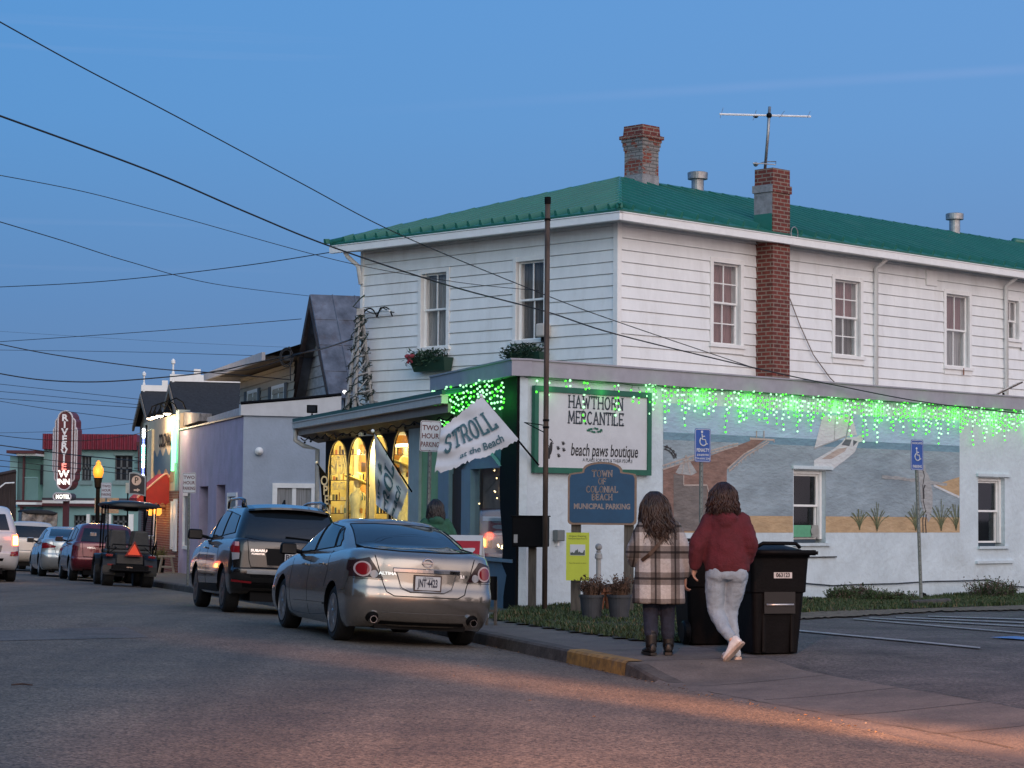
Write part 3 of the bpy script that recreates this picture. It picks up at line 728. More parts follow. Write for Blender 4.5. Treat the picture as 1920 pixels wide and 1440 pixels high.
for k, o in enumerate(opm):
    a0, a1, z0, z1 = o
    W_ = Wall(WR.p(0, 0, -.10), dR)
    window(W_, a0 + .06, a1 - .06, z0 + .06, z1 - .06, casing=.06, proud=.02, rec=.03, sill=False, gm=gl_tr, curt=None, split=.5)
    for q in [(a0 - .02, a1 + .10, z0 - .05, z0 - .0, -.2, .05), (a0 - .06, a1 + .16, z1 + .02, z1 + .075, -.0, .045)] + ([(a0 - .1, a1 + .25, z0 - .32, z0 - .27, 0, .05)] if k else []):
        mb = MB(); WR.box(mb, *q); bpart(mb, 'plaster_ledge', stuc)
# green foam board and fan in the first window
a0, a1, z0, z1 = opm[0]
mb = MB(); WR.box(mb, a0 + .08, a0 + .08 + (a1 - a0) * .58, z0 + .10, z0 + .30, -.115, -.09); bpart(mb, 'foam_board', M('green_foam', (.12, .38, .22), rough=.8))
mb = MB(); WR.box(mb, a0 + .1 + (a1 - a0) * .58, a1 - .10, z0 + .10, z0 + .30, -.2, -.08); mb.cyl(WR.p(a1 - .25, z0 + .2, -.08), WR.p(a1 - .25, z0 + .2, -.07), .06); bpart(mb, 'window_fan', M('fan_plastic', (.3, .3, .28)))
# crack lines / cable hung along the wall
cab = MB(); cp = []
for px, py in [(1500, 1093), (1560, 1098), (1600, 1096), (1680, 1094), (1740, 1090), (1800, 1089), (1850, 1087), (1885, 1098), (1925, 1101)]:
    a, z = WR.hit(px, py); cp.append(WR.p(a, z, .03))
cab.tube(cp, .012, 6); tag(cab.build('cable', M('black_rubber', (.02, .02, .022), rough=.5)), 'thin black cable slung low along the white mural wall', 'cable')
mb = MB()
for x0, x1, y in ((1497, 1567, 1046),):
    a0, z = WR.hit(x0, y); a1, _ = WR.hit(x1, y); WR.box(mb, a0, a1, z, z + .02, 0, .03)
bpart(mb, 'wall_pipe', M('dark_metal', (.04, .045, .05), rough=.5))
# ------------------------------------------------------------------ mural
def paint(name, col, v=.12, sc=3, dirt=None):
    dirt = dirt or tuple(c * .6 + .24 for c in col); v = v * 1.1
    return M('mural_' + name, col, rough=.85, var=v, scale=sc, stretch=(.8, .8, 2.2), bump=.9, bscale=9, dirt=dirt, dscale=1.5, damt=.22)
mu_sky = paint('sky', (.39, .55, .70), .10, 1.2, (.40, .50, .60)); mu_wat = paint('water', (.30, .37, .42), .16, 1.6, (.38, .43, .46)); mu_far = paint('water_far', (.17, .29, .38), .08)
mu_sand = paint('sand', (.52, .36, .21), .12); mu_pier = paint('pier', (.27, .165, .135), .2, 5); mu_shed = paint('shed', (.19, .165, .155), .18, 4)
mu_wh = paint('white', (.62, .64, .66), .05); mu_grey = paint('grey', (.38, .385, .39), .12, 8); mu_dk = paint('dark', (.06, .055, .06), .1); mu_gr = paint('reed', (.17, .19, .10), .2, 8)
mu_rail = paint('rail', (.48, .40, .36), .1); mu_glass = paint('cabin_glass', (.12, .14, .16), .1)
mural = None
def zz(pts): return [(1220 + x / 2.743, 720 + y / 2.743) for x, y in pts]      # picture co-ordinates
def clipwin(): pass
def wpoly(mb, pts, o):
    P = []
    for x, y in pts:
        a, z = WR.hit(x, y, o); P.append(WR.p(a, z, o))
    mb.poly(P)
def mpart(name, m, polys, o):
    mb = MB()
    for pl_ in polys: wpoly(mb, pl_, o)
    return mb.build(name, m, mural, world=True)
def wline(mb, pts, wd, o):
    Q = [WR.hit(x, y, o) for x, y in pts]
    for (a, b), (c, d) in zip(Q, Q[1:]):
        l_ = math.hypot(c - a, d - b) or 1; nx, nz = -(d - b) / l_ * wd / 2, (c - a) / l_ * wd / 2
        mb.add([WR.p(a + nx, b + nz, o), WR.p(c + nx, d + nz, o), WR.p(c - nx, d - nz, o), WR.p(a - nx, b - nz, o)], [(0, 1, 2, 3)])
# the painted ground of the mural leaves the window free
m0 = WR.hit(1243, 880)[0]; m1 = WR.hit(1799, 900)[0]
zt = WR.hit(1521, 772)[1]; zbm = WR.hit(1521, 998.5)[1]; zh = WR.hit(1521, 823)[1]; zs = WR.hit(1521, 968)[1]
wo = opm[0]; gap = (wo[0] - .02, wo[1] + .0, wo[2] - .03, wo[3] + .02)
def band(name, m, z0, z1, o):
    mb = MB()
    holed(mb, WR, m0, m1, z0, z1, [(gap[0], gap[1], max(z0, min(z1, gap[2])), max(z0, min(z1, gap[3])))] if gap[2] < z1 and gap[3] > z0 else [], o, .003)
    return mb.build(name, m, mural, world=True)
mb = MB(); holed(mb, WR, m0, m1, zs, zh - .12, [(gap[0], gap[1], zs, gap[3])], .004, .003)
mural = bpart(mb, 'mural', mu_wat, label='wall painting of a fishing pier, sailboat and heron by the sea')
band('painted_sky', mu_sky, zh, zt, .004); band('painted_far_water', mu_far, zh - .12, zh, .004); band('painted_sand', mu_sand, zbm, zs, .004)
mpart('painted_dune', mu_sand, [zz([(1455, 520), (1588, 478), (1588, 582), (1530, 556)])], .007)
mb = MB(); wline(mb, zz([(1455, 520), (1530, 556), (1588, 582)]), .04, .009); mb.build('painted_surf', mu_wh, mural, world=True)
mpart('painted_pier', mu_pier, [zz([(64, 440), (290, 375), (510, 293), (520, 280), (590, 285), (500, 350), (392, 440), (390, 672), (120, 672), (120, 470), (64, 470)]), zz([(64, 470), (120, 470), (120, 758), (64, 758)]), zz([(120, 672), (390, 672), (390, 758), (120, 758)])], .007)
mpart('painted_shed', mu_shed, [zz([(118, 462), (170, 470), (170, 520), (290, 520), (290, 755), (118, 755)])], .010)
mpart('painted_gable', mu_grey, [zz([(128, 455), (182, 365), (238, 455), (210, 470), (140, 462)])], .010)
mpart('painted_pierhead', mu_rail, [zz([(510, 275), (635, 283), (635, 292), (510, 286)])], .010)
mb = MB()
for p in ([(62, 440), (200, 395), (300, 360), (450, 318)], [(62, 420), (200, 375), (300, 345), (450, 305)], [(395, 435), (480, 360), (600, 292)], [(405, 448), (490, 370), (610, 298)], [(182, 365), (160, 462)], [(182, 365), (205, 466)],
          [(545, 275), (545, 240)], [(583, 278), (583, 240)], [(635, 283), (635, 300)], [(290, 520), (170, 520), (170, 470)], [(290, 520), (300, 560), (300, 600)]):
    wline(mb, zz(p), .022, .012)
for k in range(16):
    x = 80 + k * 23; y = 440 - (x - 62) * .318; wline(mb, zz([(x, y), (x, y - 20)]), .016, .012)
for k in range(9):
    x = 405 + k * 21; y = 442 - (x - 395) * .72; wline(mb, zz([(x, y), (x, y + 18)]), .016, .012)
mb.build('painted_railing', mu_rail, mural, world=True)
mb = MB()
for dr in (0, 1):
    pts = [(64 + (58 + dr * 12) * sin(R(t)), 400 - (66 + dr * 13) * cos(R(t))) for t in range(5, 85, 8)]; wline(mb, zz(pts), .02, .013)
for k, ch_ in enumerate('IAL PIER'):
    pass
mb.build('painted_arch', mu_dk, mural, world=True)
mb = MB()
for k, c in enumerate(['P', 'I', 'E', 'R']):
    t = 14 + k * 17; a, z = WR.hit(*zz([(64 + 64 * sin(R(t)), 400 - 73 * cos(R(t)))])[0]); F = WR.frame(a, z, .014) @ Matrix.Rotation(-R(t), 4, 'Z')
    put_text(mb, c, F, size=.11, bold=.002)
mb.build('painted_lettering', mu_dk, mural, world=True)
mpart('painted_sail', mu_wh, [zz([(885, 163), (1030, 160), (1002, 268), (842, 330)]), zz([(1036, 163), (1062, 262), (1008, 268)])], .010)
mb = MB(); wline(mb, zz([(1033, 160), (1003, 285)]), .025, .013); wline(mb, zz([(1000, 270), (842, 332)]), .02, .013); wline(mb, zz([(950, 168), (945, 290)]), .012, .0135); mb.build('painted_mast', mu_grey, mural, world=True)
mpart('painted_hull', mu_wh, [zz([(840, 392), (940, 335), (985, 298), (1002, 275), (1060, 272), (1072, 262), (1095, 262), (1088, 296), (1070, 300), (1050, 350), (1000, 392), (938, 438), (925, 426), (840, 424)])], .011)
mpart('painted_deck', mu_rail, [zz([(880, 385), (960, 335), (1010, 325), (1000, 345), (930, 385)])], .014)
mpart('painted_cabin_window', mu_glass, [zz([(982, 312), (1003, 284), (1034, 286), (1022, 320)]), zz([(1042, 288), (1064, 296), (1042, 320)])], .014)
hp = [(1372, 445), (1388, 432), (1398, 412), (1412, 420), (1416, 450), (1430, 470), (1440, 500), (1450, 560), (1450, 620), (1440, 690), (1428, 712), (1418, 680), (1405, 660), (1390, 600), (1385, 540), (1384, 490), (1376, 470)]
mpart('painted_heron', mu_grey, [zz(hp)], .010)
mb = MB(); wline(mb, zz([(1407, 658), (1400, 700), (1402, 765)]), .025, .012); wline(mb, zz([(1418, 670), (1414, 720), (1418, 765)]), .025, .012)
wline(mb, zz([(1395, 425), (1408, 470), (1400, 520), (1402, 600), (1416, 660)]), .02, .013); wline(mb, zz([(1412, 518), (1404, 540), (1406, 590)]), .035, .013); mb.build('painted_leg', mu_dk, mural, world=True)
mb = MB(); rw = random.Random(5)
top, bot = [], []
for k in range(21):
    f = k / 20; x = 1190 + 335 * f; y = 474 + 40 * f; top.append((x, y - 4 - rw.random() * 8 * sin(pi * f + .2))); bot.append((x, y + 6 + rw.random() * 6))
for k in range(20): wpoly(mb, zz([top[k], top[k + 1], bot[k + 1], bot[k]]), .0115)
mb.build('painted_wing', mu_grey, mural, world=True)
mb = MB(); rw = random.Random(9)
for bx, by, hh in ((1075, 750, 120), (1165, 757, 150), (1495, 755, 160), (1572, 752, 150), (1365, 755, 150)):
    for k in range(11):
        l_ = (k - 5) / 5 * hh * .38 + rw.uniform(-6, 6); h_ = hh * (1 - .25 * abs(k - 5) / 5) * rw.uniform(.8, 1.05)
        pts = [(bx + l_ * f ** 1.7, by - h_ * f + (abs(l_) * .5 * max(0, f - .6))) for f in (0, .25, .5, .75, 1)]
        pts = [(min(x, 1585), y) for x, y in pts]
        wline(mb, zz(pts), .016, .0125)
mb.build('painted_reeds', mu_gr, mural, world=True)

# ------------------------------------------------------------------ entry front (left wall of the annex)
cb_blue = M('blue_paint', (.13, .20, .26), rough=.55, var=.1, scale=4, dirt=(.08, .11, .13), dscale=3, damt=.4)
cb_blue2 = M('pale_blue_paint', (.21, .30, .37), rough=.5, var=.08, scale=4)
lgreen = M('light_green_paint', (.30, .50, .24), rough=.6, var=.12, scale=3)
greyp = M('grey_post_paint', (.42, .48, .46), rough=.6, var=.1, scale=4)
blk = M('black_paint', (.005, .005, .006), rough=.75, var=.2, scale=8, spec=.12)
bwood = M('brown_wood', (.055, .028, .02), rough=.6, var=.35, scale=6, stretch=(6, 6, .6))
owood = M('old_wood', (.10, .085, .07), rough=.85, var=.35, scale=5, stretch=(9, 9, .7))
def sa(px): return WA.hit(px, 950)[0]
def za(px, py): return WA.hit(px, py)[1]
s = {k: sa(k) for k in (975, 968, 945, 885, 868, 843, 823, 790, 770, 612)}
zg = -.35
def abox(name, m, a0, a1, z0, z1, o0=-.12, o1=0, **k):
    mb = MB(); WA.box(mb, min(a0, a1), max(a0, a1), z0, z1, o0, o1); return bpart(mb, name, m, **k)
wz0, wz1 = za(915, 1045), za(915, 878)
abox('stucco_return', stuc, 0, s[968], zg, AT)
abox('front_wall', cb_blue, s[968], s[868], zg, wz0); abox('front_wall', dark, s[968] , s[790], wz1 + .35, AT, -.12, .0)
abox('front_wall', cb_blue, s[968], s[868], wz1, wz1 + .35)
abox('window_jamb', cb_blue2, s[885], s[868], wz0, wz1, -.12, .03)
abox('window_jamb', cb_blue2, s[945], sa(950), wz0, wz1, -.12, .01)
abox('window_sill', cb_blue2, s[968], s[868], wz0 - .05, wz0, -.12, .06)
# stained wavy black board at the corner
mb = MB(); rw = random.Random(2); rows = []
for i in range(25):
    z = zg + (AT - zg) * i / 24; wv = .10 * sin(i * .55) + .03 * rw.random()
    a_in = .0; a_out = sa(944) + wv * (1.6 if i < 12 else .5) - (.35 if i < 7 else 0)
    rows.append([WA.p(a_in, z, .045), WA.p(max(a_in + .12, a_out), z, .045)])
mb.grid(rows); rows2 = [[p - WA.n * .04 for p in r] for r in rows]; mb.grid(rows2)
for i in range(24): mb.add([rows[i][1], rows[i + 1][1], rows2[i + 1][1], rows2[i][1]], [(0, 1, 2, 3)]); mb.add([rows[i][0], rows[i + 1][0], rows2[i + 1][0], rows2[i][0]], [(0, 1, 2, 3)])
bpart(mb, 'black_board', blk)
# door and pilasters
abox('door', bwood, s[868], s[843], zg, wz1 + .35, -.25, -.06)
mb = MB()
for k in range(3):
    a = s[868] + (s[843] - s[868]) * (k + .5) / 3; WA.box(mb, a - .16, a + .16, 1.3, 2.2, -.06, -.045); WA.box(mb, a - .16, a + .16, .3, 1.1, -.06, -.045)
bpart(mb, 'door_panel', bwood)
abox('pilaster', cb_blue2, s[843], s[823], zg, wz1 + .35, -.12, .02)
abox('green_wall', lgreen, s[823], s[790], zg, 3.4, -.12, .0)
abox('post', greyp, s[790], s[770], zg, 3.2, -.12, .05)
# arched hood over the window
mb = MB(); A0, A1 = s[945], s[868]; n = 12
for i in range(n):
    a = A0 + (A1 - A0) * i / n; b = A0 + (A1 - A0) * (i + 1) / n; za_ = wz1 + .30 * sin(pi * i / n); zb_ = wz1 + .30 * sin(pi * (i + 1) / n)
    mb.add([WA.p(a, wz1, .02), WA.p(b, wz1, .02), WA.p(b, zb_ + .02, .02), WA.p(a, za_ + .02, .02), WA.p(a, za_ + .02, .09), WA.p(b, zb_ + .02, .09)], [(0, 1, 2, 3), (3, 2, 5, 4)])
bpart(mb, 'window_hood', cb_blue2)
# glass of the entry window, shade and display behind
mb = MB(); mb.add([WA.p(s[945], wz0, -.05), WA.p(s[885], wz0, -.05), WA.p(s[885], wz1, -.05), WA.p(s[945], wz1, -.05)], [(0, 1, 2, 3)]); bpart(mb, 'display_pane', clear_glass('entry_glass', .95))
mb = MB(); zsh = za(915, 965)
rows = [[WA.p(s[945] + (s[885] - s[945]) * i / 12, z, -.18) for i in range(13)] for z in (zsh, wz1)]; mb.grid(rows)
sh = bpart(mb, 'window_shade', M('tan_shade', (.30, .23, .18), rough=.9, var=.2, scale=3))
mb = MB(); WA.box(mb, s[945], s[885], zsh - .03, zsh + .1, -.175, -.16); mb.build('shade_hem', M('rust_red_cloth', (.16, .05, .035)), sh, world=True)
mb = MB(); WA.box(mb, s[945], s[885] - .1, zsh - .1, zsh - .03, -.175, -.15); mb.build('shade_rail', trim, sh, world=True)
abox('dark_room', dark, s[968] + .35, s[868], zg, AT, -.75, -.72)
abox('display_shelf', cb_blue, s[945], s[885], wz0 - .03, wz0 + .12, -.68, -.2)
mb = MB(); WA.box(mb, s[945] + .15, s[885] - .25, wz0 + .32, wz0 + .62, -.3, -.2); rs = bpart(mb, 'display_sign', M('red_display', (.42, .02, .03), rough=.4, var=.1))
mb = MB(); F = WA.frame((s[945] + s[885]) / 2, wz0 + .47, -.19)
for k in range(3): mb.add([(x, y, 0) for x, y in arc(0, .09 - k * .09, .42 - k * .04, .035, 0, 350, 14)], [tuple(range(15))], F)
mb.build('display_lettering', M('pale_print', (.55, .50, .50)), rs, world=True)
fairy = glow('warm_fairy_glow', (1, .75, .35), 7, False); rw = random.Random(11)
fl = MB()
for k in range(10):
    a = s[945] + (s[885] - s[945]) * (.25 + .4 * rw.random()); fl.ball(WA.p(a, wz0 + .14 + .05 * rw.random(), -.25), .016, 4)
for k in range(9):
    a = s[945] + (s[885] - s[945]) * rw.random(); fl.ball(WA.p(a, wz1 - rw.random() * .55, -.12), .011, 4)
tag(fl.build('fairy_lights', fairy), 'small warm fairy lights hung in the blue-framed entry window', 'string lights', kind='stuff')

# ------------------------------------------------------------------ arched shop front under the porch
SZ0, SZ1 = -.6, 3.15
sA, sB = s[770], s[612]
arches = [(616, 651.4, 826.5), (652.5, 688, 820), (689.5, 728, 813), (735.5, 769, 805.7)]
AR = []
for x0, x1, yt in arches:
    a0, a1 = sorted((sa(x0), sa(x1))); AR.append((a0, a1, za((x0 + x1) / 2, yt)))
AR.sort()
mb = MB(); n = 14; zbase = .62 + drop(12)
zspr = WA.hit(690, 872)[1]
def arch_h(f, zt_): return zspr + (zt_ - zspr) * max(0, 1 - abs(2 * f - 1) ** 2.2) ** .60
prev = sA
for a0, a1, zt_ in AR:
    if a0 > prev: WA.box(mb, prev, a0, SZ0, SZ1, -.02, 0)
    WA.box(mb, a0, a1, SZ0, zbase, -.02, 0)
    for i in range(n):
        f0, f1 = i / n, (i + 1) / n; b0, b1 = a0 + (a1 - a0) * f0, a0 + (a1 - a0) * f1; h0, h1 = arch_h(f0, zt_), arch_h(f1, zt_)
        P = [WA.p(b0, h0, 0), WA.p(b1, h1, 0), WA.p(b1, SZ1, 0), WA.p(b0, SZ1, 0)]
        mb.add(P + [p - WA.n * .02 for p in P], [(0, 1, 2, 3), (4, 5, 6, 7), (0, 1, 5, 4)])
    prev = a1
WA.box(mb, prev, sB + .15, SZ0, SZ1, -.02, 0)
sf = bpart(mb, 'storefront', blk)
for a0, a1, zt_ in AR:                     # thin pale moulding round each arch, glass
    mb = MB(); mb.tube([WA.p(a0 + .02, SZ0 + .9, .01)] + [WA.p(a0 + (a1 - a0) * i / 20, arch_h(i / 20, zt_), .012) for i in range(21)] + [WA.p(a1 - .02, SZ0 + .9, .01)], .010, 6); mb.build('arch_moulding', M('gold_moulding', (.45, .36, .2), rough=.5), sf, world=True)
    mb = MB(); P = [WA.p(a0 + (a1 - a0) * i / 20, arch_h(i / 20, zt_) - .01, -.05) for i in range(21)]; mb.poly(P); mb.build('pane', gl_tr2, sf, world=True)
roomy = M('yellow_wall', (.62, .50, .20), rough=.8, var=.15, scale=2)
abox('room_wall', roomy, sA, sB, SZ0, SZ1, -1.5, -1.45)
abox('room_wall', roomy, sB, sB + .05, SZ0, SZ1, -1.45, -.09); abox('room_wall', roomy, sA - .05, sA, SZ0, SZ1, -1.45, -.09)
abox('room_ceiling', roomy, sA, sB, SZ1 - .05, SZ1, -1.45, -.09); abox('display_platform', owood, sA, sB, SZ0, .35, -1.45, -.1)
mb = MB()
for k in (1, 4):                         # draped cloth, shelves and frames inside
    a = sA + (sB - sA) * (k + .6) / 7.4; rows = [[WA.p(a + .32 * f + .0, z, -1.15 + .05 * sin(f * 14)) for f in lin(0, 1, 10)] for z in (.35, 2.9)]; mb.grid(rows)
bpart(mb, 'window_drape', M('yellow_drape', (.72, .66, .30), rough=.9, var=.2, scale=5), smooth=True)
for k, (f, z, w_, h_) in enumerate([(.08, 1.9, .5, .6), (.30, 2.1, .4, .35), (.42, 1.5, .5, .3), (.66, 1.9, .45, .5), (.9, 2.2, .5, .4), (.93, 1.3, .5, .5), (.2, 1.2, .4, .4)]):
    a = sA + (sB - sA) * f; mb = MB(); WA.box(mb, a, a + w_, z, z + h_, -1.42, -1.38); bpart(mb, 'picture_frame', bwood)
def item(name, px0, px1, y0, y1, o, m, dep=.03, bev=0):
    Yc = WA.p(WA.hit((px0 + px1) / 2, 900, o)[0], 0, o).y; q = MB(); q.bb(at(px0, y1, Yc), at(px1, y0, Yc) + Vector((0, dep, 0))); return bpart(q, name, m, bevel=bev)
ora = M('orange_panel', (.55, .27, .07), rough=.8, var=.25, scale=3); palc = M('pale_column', (.78, .70, .42), rough=.7, var=.12, scale=3, stretch=(6, 6, .5)); dimp = M('dim_panel', (.16, .16, .09), rough=.8, var=.4, scale=3)
item('dim_screen', 616, 650, 822, 990, -.9, dimp); item('orange_panel', 674, 690, 835, 985, -.75, ora); item('pale_column', 662, 672, 822, 985, -.6, palc, .1); item('pale_column', 692, 704, 820, 990, -.35, palc, .1); item('orange_panel', 735, 772, 806, 985, -.85, ora)
for r_ in ((741, 747, 838, 852), (751, 757, 858, 870), (760, 765, 832, 858), (744, 752, 876, 890), (677, 686, 867, 885), (624, 640, 895, 915), (655, 661, 862, 882)): item('picture_frame', *r_, -.55, bwood, .03)
rwi = random.Random(14); pal = [ora, dimp, bwood, palc, M('teal_goods', (.08, .16, .15)), M('rust_goods', (.28, .09, .04)), M('cream_goods', (.7, .62, .45))]
for (xa, xb, oo) in ((617, 650, -.10), (654, 687, -.50), (736, 768, -.52), (705, 727, -.30)):
    for yy in (852, 900, 938, 962):
        item('display_shelf', xa, xb, yy, yy + 1.2, oo, bwood, .03)
        x_ = xa + 1
        while x_ < xb - 4: w_ = rwi.uniform(2, 5); h_ = rwi.uniform(5, 17); item('display_box', x_, x_ + w_, yy - h_, yy, oo + .03, pal[rwi.randrange(7)], .05); x_ += w_ + rwi.uniform(.5, 4)
straw = M('straw_hat', (.75, .58, .2), rough=.9, var=.2); dress = M('cream_dress', (.80, .74, .42), rough=.9, var=.15, scale=4, stretch=(12, 12, .8)); bask = M('wicker', (.28, .13, .05), rough=.9, var=.4, scale=20)
def mannequin(a, z0, lab, first=[None]):
    e = empty('mannequin', WA.p(a, z0, -.45)[:], UA, lab, 'mannequin', 'mannequins in the shop windows')
    mb = MB(); mb.lathe([(.28, .0), (.27, .2), (.21, .5), (.14, .72), (.15, .85), (.19, 1.0), (.19, 1.1), (.13, 1.19), (.05, 1.23), (.045, 1.3)], 22)
    for k in range(2):
        sg = 1 if k else -1; mb.tube([(sg * .17, 0, 1.13), (sg * .25, .02, .85), (sg * .22, .06, .55)], [.05, .045, .03], 8)
    mb.build('dress', dress, e, smooth=True)
    mb = MB(); mb.ball((0, 0, 1.40), .10, 8, sc=(.85, 1, 1.2)); mb.build('head', M('mannequin_skin', (.6, .5, .35)), e, smooth=True)
    mb = MB(); T = Matrix.Translation((0, 0, 1.46)) @ Matrix.Rotation(R(22), 4, 'Y'); mb.lathe([(.30, -.03), (.29, -.01), (.12, .01), (.115, .1), (.08, .14), (.01, .15)], 24, T); mb.build('hat', straw, e, smooth=True)
mannequin(WA.hit(671, 950, -.45)[0], .75, 'cream-dressed shop mannequin with straw hat in the second arch from the left')
mannequin(WA.hit(757, 950, -.45)[0], 1.0, 'cream-dressed shop mannequin with straw hat in the rightmost arch')
for px, lb in ((666, 'brown wicker basket at the foot of the second arched window'), (636, 'brown wicker basket at the foot of the leftmost arched window')):
    mb = MB(); e = empty('basket', WA.p(WA.hit(px, 950, -.28)[0], .62, -.28)[:], 0, lb, 'basket', 'baskets in the shop windows')
    mb.lathe([(.18, 0), (.24, .1), (.27, .26), (.25, .27), (.22, .1), (.02, .03)], 18); mb.build('bowl', bask, e, smooth=True)
    mb = MB(); mb.tube([(.25 * cos(t), 0, .24 + .3 * sin(t)) for t in lin(0, pi, 12)], .014, 6); mb.build('handle', bask, e, smooth=True)
# lamp with bright shade low in the leftmost window
e = empty('table_lamp', WA.p(WA.hit(624, 950, -.3)[0], .85, -.3)[:], 0, 'small lit lamp with white shade in the leftmost arched window', 'lamp')
mb = MB(); mb.lathe([(.08, 0), (.02, .03), (.015, .5)], 12); mb.build('lamp_stand', bwood, e)
mb = MB(); mb.lathe([(.19, .5), (.16, .56), (.10, .66)], 16); mb.build('lamp_shade', glow('lamp_shade_glow', (1, .85, .6), 6, False), e)
# lettering on the leftmost pane
mb = MB(); stroke_text(mb, 'HAWTHORN', WA.frame((AR[-1][0] + AR[-1][1]) / 2, za(633, 873), -.008), h=.34, wx=.62, th=.03, gap=.14, serif=.03)
put_text(mb, 'MERCANTILE', WA.frame((AR[-1][0] + AR[-1][1]) / 2, za(633, 912), -.008), size=.22, sx=.9); mb.build('pane_lettering', M('pale_gold_letter', (.7, .65, .45)), sf, world=True)
for f, e_ in ((.12, 24), (.34, 34), (.6, 44), (.86, 40)):
    a = sA + (sB - sA) * f; point('shop_lamp', WA.p(a, 2.75, -.55), e_ * 1.9, (1, .84, .42), .12, bld)
# bright ceiling fitting and light tube
glow('shop_light_glow', (1, .85, .5), 5, False)
for px in (716, 752): mb = MB(); WA.box(mb, sa(px) - .35, sa(px) + .35, 2.78, 2.83, -.4, -.3); bpart(mb, 'shop_light_panel', MATS['shop_light_glow'])
# porch roof, gutter, beam, soffit
OVP = .45; g0 = WA.hit(838, 752, OVP); g1 = WA.hit(556, 797, OVP); zg_ = (g0[1] + g1[1]) / 2; a0, a1 = g0[0], g1[0]
mb = MB(); WA.box(mb, a0, a1, zg_ - .06, zg_ + .06, OVP - .02, OVP + .09); WA.box(mb, a0 - .01, a1 + .01, zg_ + .06, zg_ + .08, OVP - .03, OVP + .11); bpart(mb, 'porch_gutter', M('beige_gutter', (.62, .56, .50), rough=.5, var=.08))
mb = MB(); WA.box(mb, a0, a1, zg_ - .20, zg_ - .062, OVP - .07, OVP - .02); bpart(mb, 'porch_fascia', M('brown_fascia', (.30, .24, .20), rough=.6, var=.1))
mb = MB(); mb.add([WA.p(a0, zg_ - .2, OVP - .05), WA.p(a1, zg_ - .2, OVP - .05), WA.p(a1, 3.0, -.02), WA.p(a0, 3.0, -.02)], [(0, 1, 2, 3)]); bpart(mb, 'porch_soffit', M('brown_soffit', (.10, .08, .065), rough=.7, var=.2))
mb = MB(); P = [WA.p(a0, zg_ + .08, OVP + .06), WA.p(a1, zg_ + .08, OVP + .06), WA.p(a1, zg_ + .50, -2.2), WA.p(a0 + .4, zg_ + .50, -2.2)]; mb.prism(P, (0, 0, .05)); pr = bpart(mb, 'porch_roof', greenr)
mb = MB()
for k in range(40):
    f = k / 39; p, q = P[0].lerp(P[1], f), P[3].lerp(P[2], f); mb.tube([p + Vector((0, 0, .06)), q + Vector((0, 0, .06))], .018, 5)
mb.build('roof_rib', greenr, pr, world=True)
mb = MB(); WA.box(mb, a0 - .02, a1, zg_ + .085, zg_ + .15, OVP + .03, OVP + .09); mb.build('roof_edge', greend, pr, world=True)
mb = MB(); mb.tube([WA.p(a1 - .05, zg_ - .06, OVP + .03), WA.p(a1 - .05, zg_ - .30, OVP + .03), WA.p(a1 - .1, zg_ - .42, OVP - .15), WA.p(a1 - .3, zg_ - .50, .05), WA.p(a1 - .3, -.2, .05)], .05, 8); bpart(mb, 'downpipe', M('beige_gutter', (.42, .38, .33)), smooth=True)
# wall closing the porch block on its far side and behind
mb = MB(); mb.poly([WA.p(sB + .15, SZ0, 0), WA.p(sB + .15, SZ0, -5), WA.p(sB + .15, 3.3, -5), WA.p(sB + .15, 3.3, 0)]); bpart(mb, 'side_wall', wht)
# broken string of dark bulbs under the fascia
mb = MB(); rw = random.Random(4); pts = []
for k in range(60):
    a = a0 + (a1 - a0) * k / 59; pts.append(WA.p(a, zg_ - .24 - .07 * abs(sin(k * .8)) - .02 * rw.random(), OVP - .1))
mb.tube(pts, .012, 5)
for p in pts[::3]: mb.ball(p - Vector((0, 0, .04)), .025, 5)
tag(mb.build('unlit_string_lights', blk), 'unlit dark string lights looped under the porch gutter', 'string lights')
# ------------------------------------------------------------------ purple building
purp = M('purple_stucco', (.46, .38, .50), rough=.85, var=.12, scale=1.6, bump=.4, bscale=16, dirt=(.42, .40, .47), dscale=.7, damt=.7)
gblue = M('grey_blue_stucco', (.36, .42, .51), rough=.85, var=.08, scale=1.5, bump=.4, bscale=16)
shing = M('dark_shingle', (.025, .027, .032), rough=.9, var=.3, scale=9, bump=.4, bscale=12)
class Bld:
    def __init__(s, name, loc, lab, cat='building', group=None): s.e = empty(name, loc, 0, lab, cat, group)
    def part(s, name, mb, m, sm_=False, par=None, lab=None, bevel=0):
        o = mb.build(name, m, par or s.e, world=True, smooth=sm_, bevel=bevel)
        if lab: o['label'] = lab
        return o
WP = Wall(C0, U, -1)
p0, p1 = WP.hit(455, 900)[0], WP.hit(336.5, 900)[0]; PT = 3.96
q0 = WP.p(p0, 0)
B = Bld('purple_building', (q0.x, q0.y, G(q0.x, q0.y)), 'low lilac stucco shop with grey-blue flank and white sloping parapet', 'building')
pw = [(WP.hit(x0, 950)[0], WP.hit(x1, 950)[0], -2, WP.hit((x0 + x1) / 2, yt)[1]) for x0, x1, yt in ((390, 373.5, 912), (422, 405.5, 909), (445, 428, 925), (357, 345, 925))]
pw = [(min(a, b), max(a, b), c, d) for a, b, c, d in pw]
mb = MB(); holed(mb, WP, p0, p1, -2, PT, [(a, b, c if k < 2 else .4, d) for k, (a, b, c, d) in enumerate(pw)], 0, .35); B.part('street_wall', mb, purp)
WF = Wall(q0, V)                                # flank facing us
f1 = 6.0
mb = MB(); holed(mb, WF, 0, f1, -2, PT, [(WF.hit(519, 940)[0], WF.hit(583, 940)[0], 1.0, WF.hit(550, 915)[1])], 0, .2); B.part('flank_wall', mb, gblue)
mb = MB()
